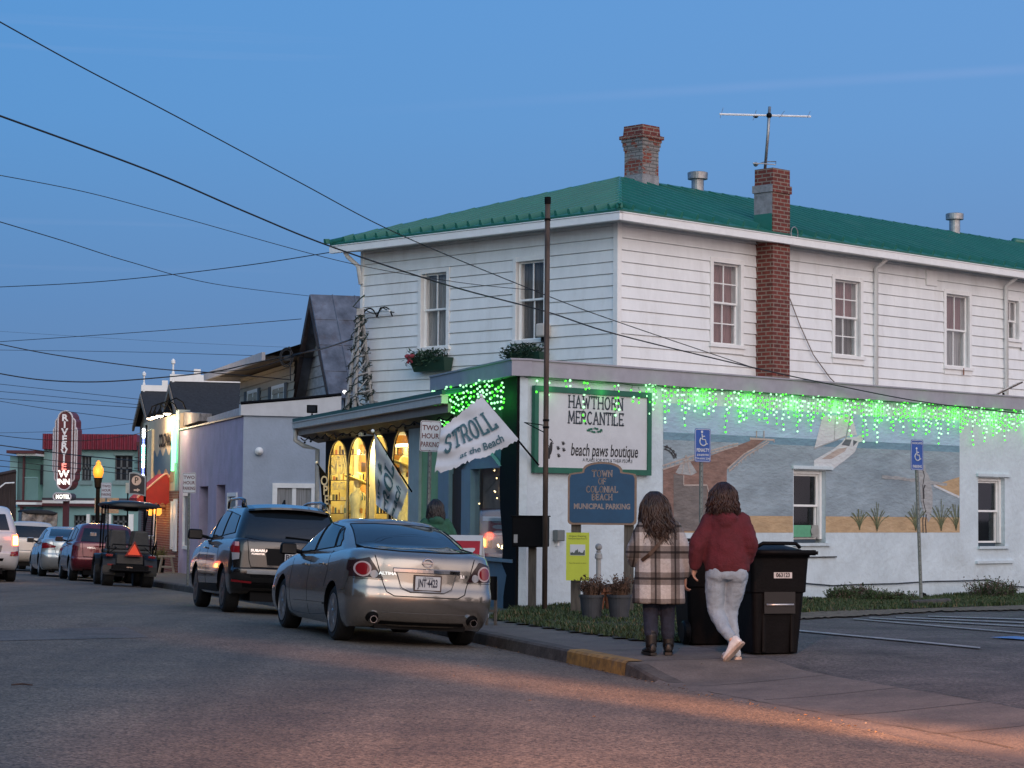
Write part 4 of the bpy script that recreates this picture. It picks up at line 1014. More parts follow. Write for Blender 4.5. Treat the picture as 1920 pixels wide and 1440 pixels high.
for k, (a, b, c, d) in enumerate(pw): WP.box(mb, a - .1, b + .1, -2, d + .1, -.45, -.36)
B.part('recess_back', mb, dark)
wA, wB = WF.hit(519, 940)[0], WF.hit(583, 940)[0]; wt = WF.hit(550, 915)[1]; wm = (wA + wB) / 2
def casement(B, W, a0, a1, z0, z1, m, nd=2, cas=.09, cmat=None, name='window'):
    a0, a1 = min(a0, a1), max(a0, a1)
    mb = MB(); W.box(mb, a0 - cas, a0, z0 - cas, z1 + cas, -.06, .04); W.box(mb, a1, a1 + cas, z0 - cas, z1 + cas, -.06, .04); W.box(mb, a0, a1, z1, z1 + cas, -.06, .037); W.box(mb, a0, a1, z0 - cas, z0, -.06, .06)
    for k in range(1, nd): x = a0 + (a1 - a0) * k / nd; W.box(mb, x - .05, x + .05, z0, z1, -.06, .02)
    o = B.part(name, mb, m)
    p = MB(); p.add([W.p(a0, z0, -.03), W.p(a1, z0, -.03), W.p(a1, z1, -.03), W.p(a0, z1, -.03)], [(0, 1, 2, 3)]); p.build('pane', gl_up, o, world=True)
    if cmat:
        c = MB(); c.grid([[W.p(a0 + (a1 - a0) * i / 16, z, -.025 + .004 * (i % 2)) for i in range(17)] for z in (z0, z1)]); c.build('curtain', cmat, o, world=True)
    return o
casement(B, WF, wA, wB, 1.0, wt, trim, 2, .12, curt_w)
for k in (2, 3): casement(B, WP, pw[k][0] + .08, pw[k][1] - .08, .5, pw[k][3] - .08, trim, 1, .1, curt_w)
mb = MB(); a, z = WF.hit(485, 846); mb.cyl(WF.p(a, z, 0), WF.p(a, z, .10), .10, 18); mb.ball(WF.p(a, z, .1), .08, 6); B.part('round_lamp', mb, trim, True)
# sloping white parapet of the flank
pts = [(451.5, 757.5), (576, 747.5), (640, 741), (640, 783), (451.5, 778.5)]
mb = MB(); P = []
for x, y in pts: a, z = WF.hit(x, y, .06); P.append(WF.p(a, z, .06))
mb.prism(P, -WF.n * .25); B.part('parapet', mb, M('white_parapet', (.60, .61, .63), rough=.7, var=.06, scale=3))
mb = MB(); mb.tube([P[0] + Vector((0, 0, .02)), P[1] + Vector((0, 0, .02)), P[2] + Vector((0, 0, .02))], .04, 4); B.part('parapet_flashing', mb, blk)
# pale fascia along the street wall and weathered block
mb = MB(); Q = []
for x, y in ((389, 783), (451, 764), (451, 778), (389, 794)): a, z = WP.hit(x, y, -.25); Q.append(WP.p(a, z, -.25))
mb.prism(Q, -WP.n * .2); B.part('roof_fascia', mb, M('pale_fascia', (.42, .42, .46), rough=.8, var=.15))
mb = MB(); Q = []
for x, y in ((335, 772), (374, 775), (374, 789), (335, 801)): a, z = WP.hit(x, y, -.1); Q.append(WP.p(a, z, -.1))
mb.prism(Q, -WP.n * .35); B.part('weathered_block', mb, M('weathered_concrete', (.30, .27, .26), rough=.95, var=.4, scale=5, stretch=(3, 3, .8)))
mb = MB(); mb.tube([WP.p(p0, PT - .02, .02), WP.p(p1, PT - .02, .02)], .035, 5); B.part('coping_line', mb, M('dark_metal', (.04, .045, .05)))
mb = MB(); mb.poly([WP.p(p0, PT - .1), WP.p(p1, PT - .1), WP.p(p1, PT - .1, -8), WP.p(p0, PT - .1, -8)]); B.part('flat_roof', mb, MATS['flat_roof_felt'])

# floodlight on the porch corner
c = WA.hit(585, 790, .2); e = empty('floodlight', WA.p(c[0], zg_ + .12, .2)[:], 0, 'small black floodlight standing on the end of the green porch roof', 'floodlight')
mb = MB(); mb.cyl((0, 0, 0), (0, 0, .14), .02, 8); mb.build('bracket', blk, e)
mb = MB(); mb.box((0, 0, .23), (.22, .10, .17)); mb.build('lamp_head', blk, e, bevel=.01)
mb = MB(); mb.box((0, -.055, .23), (.16, .008, .12)); mb.build('lens', gl_up, e)

# ------------------------------------------------------------------ steep metal-roofed gable house
rusty = M('rusty_metal_roof', (.15, .165, .20), rough=.55, metal=.3, var=.35, scale=1.6, dirt=(.085, .05, .04), dscale=1.3, damt=1.0, stretch=(1.4, 1.4, .5))
shingle_w = M('grey_shingle_wall', (.42, .40, .41), rough=.9, var=.2, scale=4, stretch=(1, 1, 3))
Pn = at(617, 750, 58.6); s_ = 5.5; Pm = Pn + U * s_ / 2; Pf = Pn + U * s_
zb_ = 4.46; za_ = 7.42
B = Bld('steep_gable_house', (Pm.x, Pm.y, G(Pm.x, Pm.y)), 'steep gabled house with rusty metal roof rising behind the lilac shop', 'building')
Ln = 9.0
apx = Vector((Pm.x, Pm.y, za_)); bn = Vector((Pn.x, Pn.y, zb_)); bf = Vector((Pf.x, Pf.y, zb_))
for b_, nm in ((bn, 'roof_slope'), (bf, 'roof_slope')):
    mb = MB(); o_ = (b_ - apx).normalized(); e_ = V * Ln; nn = o_.cross(V).normalized() * .09
    if nn.z < 0: nn = -nn
    mb.prism([apx, b_, b_ + e_, apx + e_], nn); o = B.part(nm, mb, rusty)
    mb = MB()
    for k in range(1, 8): q = V * (k * .62); mb.tube([apx + q + nn * 1.1, b_ + q + nn * 1.1], .02, 5)
    for k in range(1, 4): mb.tube([apx.lerp(b_, k / 4) + nn * 1.05, apx.lerp(b_, k / 4) + e_ + nn * 1.05], .012, 5)
    mb.build('seam', rusty, o, world=True)
    mb = MB(); mb.prism([apx - V * .02, b_ - V * .02, b_ - V * .02 - o_ * 0 + Vector((0, 0, -.16)), apx - V * .02 + Vector((0, 0, -.3))], V * .12); mb.build('bargeboard', M('dark_brown_board', (.05, .035, .035), rough=.8, var=.3), o, world=True)
mb = MB(); mb.poly([bn + V * .4 + Vector((0, 0, -6)), bf + V * .4 + Vector((0, 0, -6)), bf + V * .4, apx + V * .4 - Vector((0, 0, .1)), bn + V * .4]); B.part('gable_wall', mb, shingle_w)
WG = Wall(Pn + V * .4, U, -1); mb = MB()
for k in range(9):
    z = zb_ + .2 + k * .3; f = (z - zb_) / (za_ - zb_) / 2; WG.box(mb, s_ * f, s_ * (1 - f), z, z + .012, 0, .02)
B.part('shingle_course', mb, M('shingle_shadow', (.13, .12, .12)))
mb = MB(); WN = Wall(Pn + V * .9, V); WN.box(mb, 0, 8, -2, zb_, -.1, 0); B.part('side_wall', mb, shingle_w)
mb = MB()
q = at(646, 735, 57.5); mb.ball(q, .05, 6); tag(mb.build('lamp', glow('white_lamp_glow', (1, .97, .95), 3, False)), 'small white lamp shining against the rusty steep roof', 'lamp')

# ------------------------------------------------------------------ hip-roofed house with shutters
X0 = Vector((-6.17, 63, 0)); WH = Wall(X0, U, -1); h0 = WH.hit(552, 740)[0]; h1 = WH.hit(451, 740)[0]
cream = M('cream_siding', (.40, .36, .29), rough=.7, var=.08, scale=2)
B = Bld('shuttered_house', (X0.x, X0.y, G(X0.x, X0.y)), 'cream house with hip roof and dark shutters behind the lilac shop', 'building')
wz = [(WH.hit(484, 742)[0], WH.hit(466, 742)[0], WH.hit(475, 757)[1], WH.hit(475, 737)[1]), (WH.hit(534, 735)[0], WH.hit(512, 735)[0], WH.hit(523, 752)[1], WH.hit(523, 728)[1])]
mb = MB(); siding(mb, WH, h0, h1, 3.2, 5.75, [], .22, .03); B.part('wall', mb, cream)
mb = MB(); WH.box(mb, h0, h1, -2, 3.2, -.1, 0); WE = Wall(WH.p(h1, 0), V, -1); WE.box(mb, 0, 6, -2, 5.75, -.1, 0); B.part('wall', mb, cream)
for a0, a1, z0, z1 in wz:
    casement(B, WH, a0, a1, z0, z1, trim, 2, .10, curt_w)
    mb = MB()
    for q in (a0 - .55, a1 + .15): WH.box(mb, q, q + .38, z0 - .1, z1 + .1, 0, .06)
    B.part('shutter', mb, M('grey_shutter', (.09, .10, .11), rough=.7))
ze2 = 5.86; o_ = .95
hN = h0 - .6; ea = WH.p(hN, ze2, o_); eb = WH.p(h1 + .9, ze2, o_); ec = WH.p(h1 + .9, ze2, -7.5); ed = WH.p(hN, ze2, -7.5); r1 = WH.p(h1 - 3.2, 7.25, -3.2); r0 = WH.p(hN, 7.25, -3.2)
mb = MB(); mb.poly([ea, eb, r1, r0]); mb.poly([eb, ec, r1]); mb.poly([ec, ed, r0, r1]); B.part('roof', mb, M('grey_shingle_roof', (.13, .115, .115), rough=.9, var=.25, scale=6))
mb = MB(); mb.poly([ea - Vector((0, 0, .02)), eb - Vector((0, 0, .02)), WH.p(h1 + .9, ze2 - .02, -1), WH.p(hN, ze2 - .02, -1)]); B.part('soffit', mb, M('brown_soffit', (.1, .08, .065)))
mb = MB(); WH.box(mb, hN, h1 + .9, ze2 - .16, ze2 + .07, o_, o_ + .1); WE2 = Wall(WH.p(h1 + .9, 0, o_), V, -1); WE2.box(mb, 0, 8, ze2 - .16, ze2 + .07, 0, .1); B.part('gutter', mb, M('grey_white_trim', (.42, .41, .43)))

# ------------------------------------------------------------------ gabled Victorian with cresting
B = Bld('cresting_house', tuple(at(322, 780, 84)[:2]) + (G(*at(322, 780, 84)[:2]),), 'double-gabled house with black shingle roofs and white ridge cresting', 'building')
tanw = M('tan_clapboard', (.30, .23, .18), rough=.8, var=.2, scale=4, stretch=(1, 1, 4))
for (ax, ay, lx, ly, rx, ry, Y0, lenR) in ((321.5, 719.5, 303, 783, 332, 780, 82, 8.5), (266, 737.5, 250.5, 795, 277, 789, 95, 6.5)):
    pr_ = at(rx, ry, Y0); Wq = Wall(Vector((pr_.x, pr_.y, 0)), U, -1); aL = Wq.hit(lx, ly)[0]; zB = Wq.hit(lx, ly)[1] * .5 + pr_.z * .5; aA = aL / 2; zA = Wq.hit(ax, ay)[1]
    A_ = Wq.p(aA, zA); L_ = Wq.p(aL + .15, zB - .1); R_ = Wq.p(-.15, zB - .1)
    for b_ in (L_, R_):
        mb = MB(); mb.prism([A_, b_, b_ + V * lenR, A_ + V * lenR], Vector((0, 0, .12))); B.part('roof', mb, shing)
        mb = MB(); mb.prism([A_ - V * .05, b_ - V * .05, b_ - V * .05 - Vector((0, 0, .2)), A_ - V * .05 - Vector((0, 0, .25))], V * .1); B.part('bargeboard', mb, tanw)
    mb = MB(); mb.poly([L_ + V * .3 - Vector((0, 0, 6)), R_ + V * .3 - Vector((0, 0, 6)), R_ + V * .3, A_ + V * .3, L_ + V * .3]); mb.poly([R_ + V * .3, R_ + V * lenR, R_ + V * lenR - Vector((0, 0, 6)), R_ + V * .3 - Vector((0, 0, 6))]); B.part('gable_wall', mb, tanw)
    mb = MB(); Wc = Wall(A_, V); Wc.box(mb, 0, lenR, zA + .12, zA + .38, -.05, .05)
    for k in range(int(lenR / .95)): Wc.box(mb, .9 + k * .95, 1.15 + k * .95, zA + .38, zA + .60, -.05, .05)
    cr = B.part('ridge_cresting', mb, trim)
    mb = MB(); mb.lathe([(.06, 0), (.06, .45), (.035, .5), (.035, .75), (.08, .8), (.08, .9), (.02, .97)], 10, c=Wc.p(.12, zA)); mb.build('finial', trim, cr, world=True)

# ------------------------------------------------------------------ brick and mural bar front
b0, b1 = WP.hit(336, 900)[0], WP.hit(267.5, 900)[0]; BT = 4.45
q = WP.p(b0, 0)
B = Bld('bar_building', (q.x, q.y, G(q.x, q.y)), 'brick-based bar with lit cream and blue painted upper front beyond the lilac shop', 'building')
def P2(px, py, o=0): a, z = WP.hit(px, py, o); return WP.p(a, z, o)
creamp = M('cream_paint', (.62, .50, .34), rough=.7, var=.06, scale=2)
zbk = WP.hit(327, 920)[1]
mb = MB(); WP.box(mb, b0 + .01, b1, zbk, BT, -.3, 0); WF3 = Wall(WP.p(b1, 0), V, -1); WF3.box(mb, 0, 6, -3, BT, -.1, 0); B.part('upper_wall', mb, creamp)
mb = MB(); WP.box(mb, b0 + .01, b1, -3, zbk, -.3, .02); B.part('brick_wall', mb, brk)
mb = MB(); WP.box(mb, b0 + .02, b0 + .7, zbk, BT + .1, -.3, .03); B.part('weathered_pier', mb, M('pale_blue_wall', (.24, .30, .33), rough=.8, var=.2))
mb = MB(); mx0, mx1 = WP.hit(326, 850)[0], WP.hit(288, 850)[0]; n = 24; zl = WP.hit(307, 885)[1]; zu = WP.hit(307, 848)[1]
up = [zu + .12 * sin(k * .9) for k in range(n + 1)]; lo = [zl + .10 * sin(k * .8 + 1) for k in range(n + 1)]
mb.grid([[WP.p(mx0 + (mx1 - mx0) * k / n, (lo, up)[j][k], .01) for k in range(n + 1)] for j in (0, 1)]); B.part('painted_wave', mb, M('wave_blue', (.10, .17, .22), rough=.7, var=.1))
mb = MB(); mb.grid([[WP.p(mx0 + (mx1 - mx0) * k / n, (WP.hit(307, 905)[1], lo[k])[j], .008) for k in range(n + 1)] for j in (0, 1)]); B.part('painted_beach', mb, M('beach_tan', (.55, .33, .17), rough=.7))
mb = MB(); WP.box(mb, WP.hit(288.5, 850)[0], WP.hit(281, 850)[0], zbk - .4, BT - .3, 0, .08); B.part('pilaster', mb, M('warm_cream', (.72, .58, .38), rough=.6))
mb = MB(); a, z = WP.hit(309, 826, .03); F = WP.frame(a, z, .03); put_text(mb, 'COLONIAL', F, size=.56, sx=1.0, bold=.02); B.part('wall_lettering', mb, blk)
for px in (281.5, 289.5, 299.5, 313.5):
    a, z = WP.hit(px, 792 + (px - 281) * -.30, .55); z = BT - .02
    l = empty('gooseneck_lamp', WP.p(a, BT + .05, 0)[:], 0, None, 'lamp', 'gooseneck lamps over the bar front')
    l['label'] = {281.5: 'farthest lit gooseneck lamp above the bar front', 289.5: 'lit gooseneck lamp second farthest along the bar front', 299.5: 'lit gooseneck lamp second nearest along the bar front', 313.5: 'nearest lit gooseneck lamp above the bar front, beside the green tube'}[px]
    n_ = WP.n
    mb = MB(); mb.tube([Vector((0, 0, 0)), n_ * .1 + Vector((0, 0, .22)), n_ * .3 + Vector((0, 0, .34)), n_ * .5 + Vector((0, 0, .24)), n_ * .55 + Vector((0, 0, .05))], .02, 8); mb.build('arm', blk, l, smooth=True)
    mb = MB(); mb.lathe([(.03, .08), (.05, .02), (.15, -.11), (.145, -.12)], 16, c=n_ * .55); mb.build('shade', blk, l)
    mb = MB(); mb.lathe([(.125, -.10), (.10, -.15), (.04, -.17)], 12, c=n_ * .55); mb.build('bulb', glow('warm_bulb_glow', (1, .8, .6), 9, False) if 'warm_bulb_glow' not in MATS else MATS['warm_bulb_glow'], l, smooth=True)
    point('gooseneck_light', WP.p(a, BT - .25, .5), 60, (1, .72, .45), .08)
# coloured tubes
neon = glow('green_tube_glow', (.12, 1, .35), 6, False)
e = empty('neon_tube', WP.p(WP.hit(331, 850)[0], 2, .1)[:], 0, 'bright green light tube down the near edge of the bar front', 'light tube')
mb = MB(); a = WP.hit(331.5, 850)[0]; mb.cyl(WP.p(a, WP.hit(331, 883)[1], .12), WP.p(a, WP.hit(331, 790)[1], .12), .045, 10)
mb.build('tube', neon, e, world=True)
mb = MB(); a2 = WP.hit(334.5, 850)[0]; mb.cyl(WP.p(a2, WP.hit(331, 868)[1], .10), WP.p(a2, WP.hit(331, 788)[1], .10), .03, 10); mb.build('tube', neon, e, world=True)
for z in (2.6, 3.4, 4.1): point('green_light', WP.p(a, z, .35), 5, (.1, 1, .35), .1)
mb = MB(); a = WP.hit(275.5, 850)[0]; cols = [glow('led_white', (.85, .95, 1), 6, False), glow('led_blue', (.15, .2, 1), 4, False), glow('led_teal', (.2, 1, .75), 6, False)]
rw = random.Random(8)
for k in range(26):
    y = 806 + k * 4.3; mb.cur = (1 if k in (4, 5, 6, 17, 18, 19) else (2 if k in (8, 9, 10, 12, 14) else 0)); mb.ball(WP.p(a, WP.hit(276, y)[1], .12), .055 if mb.cur != 1 else .04, 5)
e = empty('light_strip', WP.p(a, 2, .1)[:], 0, 'strip of white and blue bulbs down the far edge of the bar front', 'light strip')
mb.build('bulb_strip', cols, e, world=True)['kind'] = 'stuff'
mb = MB(); WP.box(mb, a - .06, a + .06, WP.hit(276, 925)[1], BT - .1, .02, .06); mb.build('mounting_rail', blk, e, world=True)
# awning
aw0, aw1 = WP.hit(319, 915)[0], WP.hit(303, 915)[0]; zA, zB = WP.hit(310, 889)[1], WP.hit(318, 934)[1]
redc = M('red_canvas', (.42, .02, .015), rough=.75, var=.12, scale=4)
prof = [(0, zA - .12), (.05, zA - .02), (.12, zA)] + [(.12 + .86 * f, zA + (zB - zA) * f ** 1.08) for f in lin(.1, 1, 9)]
mb = MB(); PA = [WP.p(aw0, z, o + .03) for o, z in prof]; PB = [WP.p(aw1, z, o + .03) for o, z in prof]
mb.grid([PA, PB]); mb.poly(PA + [WP.p(aw0, zB, .03)]); mb.poly(PB + [WP.p(aw1, zB, .03)])
aw = B.part('awning', mb, redc)
mb = MB()
for P_ in (PA,):
    mb.tube(P_, .03, 6)
mb.build('awning_piping', M('red_piping', (.75, .35, .25)), aw, world=True)
mb = MB()
for k in range(12):
    f = k / 12; p, q_ = PA[-1].lerp(PB[-1], f), PA[-1].lerp(PB[-1], f + 1 / 12); mb.add([p, q_, q_ - Vector((0, 0, .14)), p.lerp(q_, .5) - Vector((0, 0, .2)), p - Vector((0, 0, .14))], [(0, 1, 2, 3, 4)])
pz = WP.p(aw0, zB, .03); 
for k in range(5): 
    p, q_ = pz.lerp(PA[-1], k / 5), pz.lerp(PA[-1], (k + 1) / 5); mb.add([p, q_, q_ - Vector((0, 0, .14)), p.lerp(q_, .5) - Vector((0, 0, .2)), p - Vector((0, 0, .14))], [(0, 1, 2, 3, 4)])
mb.build('valance', redc, aw, world=True)
# door frame, lanterns, posts
mb = MB()
for x0, x1, y0, y1 in ((333.5, 329, 936, 1034), (326.5, 324, 940, 1030), (294.5, 292, 962, 1040)):
    a0, a1 = WP.hit(x0, 980)[0], WP.hit(x1, 980)[0]; WP.box(mb, min(a0, a1), max(a0, a1), WP.hit(x0, y1)[1], WP.hit(x0, y0)[1], .02, .08)
B.part('door_frame', mb, trim)
a0, a1 = WP.hit(324, 980)[0], WP.hit(306, 980)[0]; mb = MB(); WP.box(mb, min(a0, a1), max(a0, a1), WP.hit(310, 1070)[1], WP.hit(315, 945)[1], .02, .03); 
for px, lb in ((283, 'left of two glowing amber wall lanterns under the red awning'), (296, 'right of two glowing amber wall lanterns under the red awning')):
    a, z = WP.hit(px, 959, .25); l = empty('wall_lantern', WP.p(a, z, .25)[:], 0, lb, 'lantern', 'amber wall lanterns on the bar')
    mb = MB(); mb.cyl(WP.p(a, z + .1, 0), WP.p(a, z + .12, .25), .015, 6); mb.build('bracket', blk, l, world=True)
    mb = MB(); mb.lathe([(.06, -.13), (.12, -.06), (.12, .08), (.05, .15)], 10, c=WP.p(a, z, .25)); mb.build('glass', glow('amber_glow', (1, .40, .06), 1.7, False) if 'amber_glow' not in MATS else MATS['amber_glow'], l, world=True)
    mb = MB(); mb.lathe([(.13, .10), (.02, .22)], 10, c=WP.p(a, z, .25)); mb.build('cap', blk, l, world=True)
    point('lantern_light', WP.p(a, z, .55), 26, (1, .5, .15), .1)

# ------------------------------------------------------------------ motel
Ym = 130.0
def FX(px): return at(px, 900, Ym).x
def FZ(py, px=150): return at(px, py, Ym).z
teal = M('teal_paint', (.23, .40, .40), rough=.75, var=.08, scale=.8); teal2 = M('light_teal', (.24, .50, .45), rough=.7, var=.06, scale=1); maro = M('maroon_metal', (.20, .018, .04), rough=.55, var=.2, scale=2); dred = M('dark_red_trim', (.09, .016, .022), rough=.6, var=.1)
gzm = G(FX(150), Ym)
B = Bld('motel', (FX(150), Ym, gzm), 'two-storey teal motel with maroon corrugated parapet at the street end', 'building')
def fbox(mb, x0, y0, x1, y1, d0=0, d1=.1): mb.bb((FX(x0), Ym - d1, FZ(y1, (x0 + x1) / 2)), (FX(x1), Ym - d0, FZ(y0, (x0 + x1) / 2)))
W_up = [(152.5, 855, 170.5, 901), (215, 854, 248, 901)]; W_lo = [(140, 966, 163, 990), (171, 966, 197, 990), (212, 966, 242, 990)]
WM = Wall((FX(0), Ym, 0), (1, 0, 0))
def mrect(r): return (WM.hit(r[0], 900)[0], WM.hit(r[2], 900)[0], WM.hit((r[0] + r[2]) / 2, r[3])[1], WM.hit((r[0] + r[2]) / 2, r[1])[1])
mb = MB(); holed(mb, WM, WM.hit(81, 900)[0], WM.hit(300, 900)[0], gzm - 1, FZ(843), [mrect(r) for r in W_up + W_lo], 0, .4); B.part('wall', mb, teal)
for r in W_up + W_lo:
    a0, a1, z0, z1 = mrect(r); mb = MB()
    for k in (0, .33, .66, 1): x = a0 + (a1 - a0) * k; WM.box(mb, x - .05, x + .05, z0, z1, -.3, -.2)
    for z in (z0, (z0 + z1) / 2, z1): WM.box(mb, a0, a1, z - .05, z + .05, -.3, -.2)
    o = B.part('window', mb, M('grey_sash', (.12, .13, .14)))
    mb = MB(); WM.box(mb, a0, a1, z0, z1, -.4, -.32); mb.build('pane', gl_up, o, world=True)
    if r in W_up:
        mb = MB(); WM.box(mb, a0 - .1, a1 + .1, z0 - .25, z0, 0, .1); WM.box(mb, a0 - .1, a1 + .1, z1, z1 + .15, 0, .08); mb.build('window_trim', M('teal_trim', (.2, .3, .3)), o, world=True)
mb = MB(); x0, x1 = FX(80.5), FX(257); n = 84
mb.grid([[Vector((x0 + (x1 - x0) * k / n, Ym - .35 - (.10 if k % 4 in (1, 2) else 0), z)) for k in range(n + 1)] for z in (FZ(843), FZ(814))]); mb.bb((x0, Ym - .3, FZ(843)), (x1, Ym + 6, FZ(814.5))); B.part('corrugated_parapet', mb, maro)
mb = MB(); fbox(mb, 257, 829, 274, 836, -.1, .4); fbox(mb, 260, 836, 265.5, 884, 0, .4); B.part('red_bracket', mb, dred)
mb = MB(); fbox(mb, 81, 934, 290, 938.5, 0, .25); B.part('grey_band', mb, M('dark_grey_band', (.06, .055, .07))); mb = MB(); fbox(mb, 81, 938.7, 290, 944.3, 0, .3); B.part('white_band', mb, trim)
mb = MB(); fbox(mb, 81, 944.6, 290, 950, 0, .35); B.part('red_band', mb, dred)
for x0_, x1_ in ((164, 170), (198, 204), (205, 210), (243, 252)):
    mb = MB(); fbox(mb, x0_, 964, x1_, 996, 0, .12); B.part('white_pier', mb, trim)
# balcony wing on the left
mb = MB(); fbox(mb, 29, 846.5, 82, 852, -4, 2.5); B.part('balcony_roof', mb, dred); mb = MB(); fbox(mb, 46, 852.2, 82, 856, -1, 2.3); B.part('balcony_fascia', mb, trim)
mb = MB(); mb.poly([Vector((FX(30), Ym + .3, FZ(1010))), Vector((FX(82), Ym + .3, FZ(1010))), Vector((FX(82), Ym + .3, FZ(850))), Vector((FX(30), Ym + .3, FZ(850)))]); B.part('recessed_wall', mb, teal2)
mb = MB(); fbox(mb, 29.5, 856, 44, 938, 0, 1.6); fbox(mb, 29.5, 950, 50, 1010, 0, 1.6); B.part('wall_panel', mb, teal)
mb = MB(); fbox(mb, 54, 856, 57, 940, 1.4, 1.7); fbox(mb, 51, 950, 55, 1005, 1.4, 1.7); B.part('red_column', mb, dred)
mb = MB(); fbox(mb, 76.5, 871, 81.5, 909, -.2, .2); B.part('window', mb, gl_up)
mb = MB()
for k in range(14): fbox(mb, 57.5 + k * 1.8, 897, 58.2 + k * 1.8, 938, 1.5, 1.56)
fbox(mb, 57, 895, 81, 897, 1.45, 1.6); B.part('balcony_railing', mb, teal)
mb = MB(); fbox(mb, 29.5, 938, 82, 941.5, 0, 1.9); fbox(mb, 47, 946.5, 82, 950, 0, 1.8); B.part('balcony_slab', mb, dred); mb = MB(); fbox(mb, 29.5, 941.7, 82, 946.3, 0, 1.9); B.part('balcony_edge', mb, trim)
# maroon railings on the right
mb = MB()
for k in range(3): fbox(mb, 257, 858 + k * 10, 276, 859.2 + k * 10, 1, 1.05)
mb.build('stair_rail', blk, B.e, world=True)

def plate(pts, Y, th): pass
# motel sign
Ys = 124.0; c = at(128, 845, Ys); sg = empty('motel_sign', (c.x, Ys, G(c.x, Ys)), R(-10), 'tall maroon stepped motel sign with vertical letters and white tube outlines', 'sign')
def sx(px): return (px - 128) * Ys / FPX
def sz(py): return at(128, py, Ys).z - G(c.x, Ys)
def stadium(x0, x1, y0, y1, r_, n=8):
    rx = (x1 - x0) / 2 * r_; cx0, cx1 = x0 + rx, x1 - rx
    P = [(cx0 + rx * cos(t), y1 - rx + rx * sin(t)) for t in lin(pi, pi / 2, n)] + [(cx1 + rx * cos(t), y1 - rx + rx * sin(t)) for t in lin(pi / 2, 0, n)]
    P += [(cx1 + rx * cos(t), y0 + rx + rx * sin(t)) for t in lin(0, -pi / 2, n)] + [(cx0 + rx * cos(t), y0 + rx + rx * sin(t)) for t in lin(-pi / 2, -pi, n)]
    return P
whl = M('white_tube', (.60, .54, .55), rough=.4, emit=(1, .9, .9), estr=.02)
mars = M('maroon_sign', (.14, .020, .022), rough=.5, var=.12, scale=3)
for x0, x1, y0, y1, d0, d1 in ((113.5, 142.5, 919, 771.5, -.5, .5), (107.5, 147, 903, 785, -.42, .42), (102.5, 150, 888, 800, -.34, .34)):
    P = stadium(sx(x0) , sx(x1), sz(y0), sz(y1), 1.0 if d1 == .5 else .35)
    mb = MB(); mb.prism([(x, d0, z) for x, z in P], (0, d1 - d0, 0)); o = mb.build('sign_box', mars, sg)
    mb = MB(); Q = [(x * .97, d0 - .03, z) for x, z in P] + [(P[0][0] * .97, d0 - .03, P[0][1])]
    if d1 != .5: Q = [q_ for q_ in Q]
    mb.tube(Q, .045, 6); mb.build('outline_tube', whl, o)
for k, chx in enumerate('RIVERVIEW'):
    mb = MB(); T = Matrix.Translation((sx(127.0), -.54, sz(784.5 + k * 13.1))) @ Matrix.Rotation(R(90), 4, 'X'); put_text(mb, chx, T, size=.50, sx=1.15 if chx != 'I' else 1.1, bold=.02)
    mb.build('letter', {7: glow('letter_red_glow', (1, .25, .2), 1.6, False), 8: glow('letter_white_glow', (1, .95, .85), 1.8, False)}.get(k, M('white_letter', (.72, .68, .68), emit=(1, .9, .9), estr=.15)), sg)
mb = MB(); T = Matrix.Translation((sx(127), -.54, sz(904))) @ Matrix.Rotation(R(90), 4, 'X'); put_text(mb, 'INN', T, size=.42, sx=1.0, bold=.015); mb.build('letter', MATS['letter_white_glow'], sg)
P = stadium(sx(106.5), sx(141), sz(938.5), sz(925), .38); mb = MB(); mb.prism([(x, -.45, z) for x, z in P], (0, .8, 0)); o = mb.build('lower_box', M('dark_grey_band', (.06, .055, .07)), sg)
mb = MB(); mb.tube([(x, -.47, z) for x, z in P + [P[0]]], .045, 6); mb.build('outline_tube', whl, o)
mb = MB(); T = Matrix.Translation((sx(125.5), -.5, sz(931.8))) @ Matrix.Rotation(R(90), 4, 'X'); put_text(mb, 'MOTEL', T, size=.30, sx=.85, bold=.012); mb.build('lettering', MATS['letter_white_glow'], o)
mb = MB(); mb.box((sx(126), 0, sz(945) / 2 + .2), (.28, .28, sz(919))); mb.build('post', dred, sg)

# brown shed far left
Yb = 120; B = Bld('brown_shed', (at(10, 950, Yb).x, Yb, G(at(10, 950, Yb).x, Yb)), 'dark brown vertical-board shed at the left edge beside the motel', 'shed')
mb = MB()
for k in range(12):
    px = -8 + k * 3.2; p = at(px, 950, Yb); mb.box((p.x, Yb + .02 * (k % 2), (at(px, 893 - k * .6, Yb).z + G(p.x, Yb)) / 2), (.16 * 0 + .088, .06, at(px, 893 - k * .6, Yb).z - G(p.x, Yb)))
brn = M('brown_board', (.045, .03, .028), rough=.85, var=.35, scale=3, stretch=(6, 6, .4))
mb.poly([at(-15, 894, Yb + .1), at(30, 886, Yb + .1), at(30, 1010, Yb + .1), at(-15, 1010, Yb + .1)])
B.part('board_wall', mb, brn)
mb = MB(); mb.tube([at(-15, 893, Yb), at(30, 884, Yb)], .12, 4); B.part('roof_edge', mb, brn)
mb = MB(); mb.tube([at(-2, 915, Yb - .5), at(10, 906, Yb - .5), at(27, 905, Yb - .5)], .04, 5); B.part('white_arc', mb, trim)
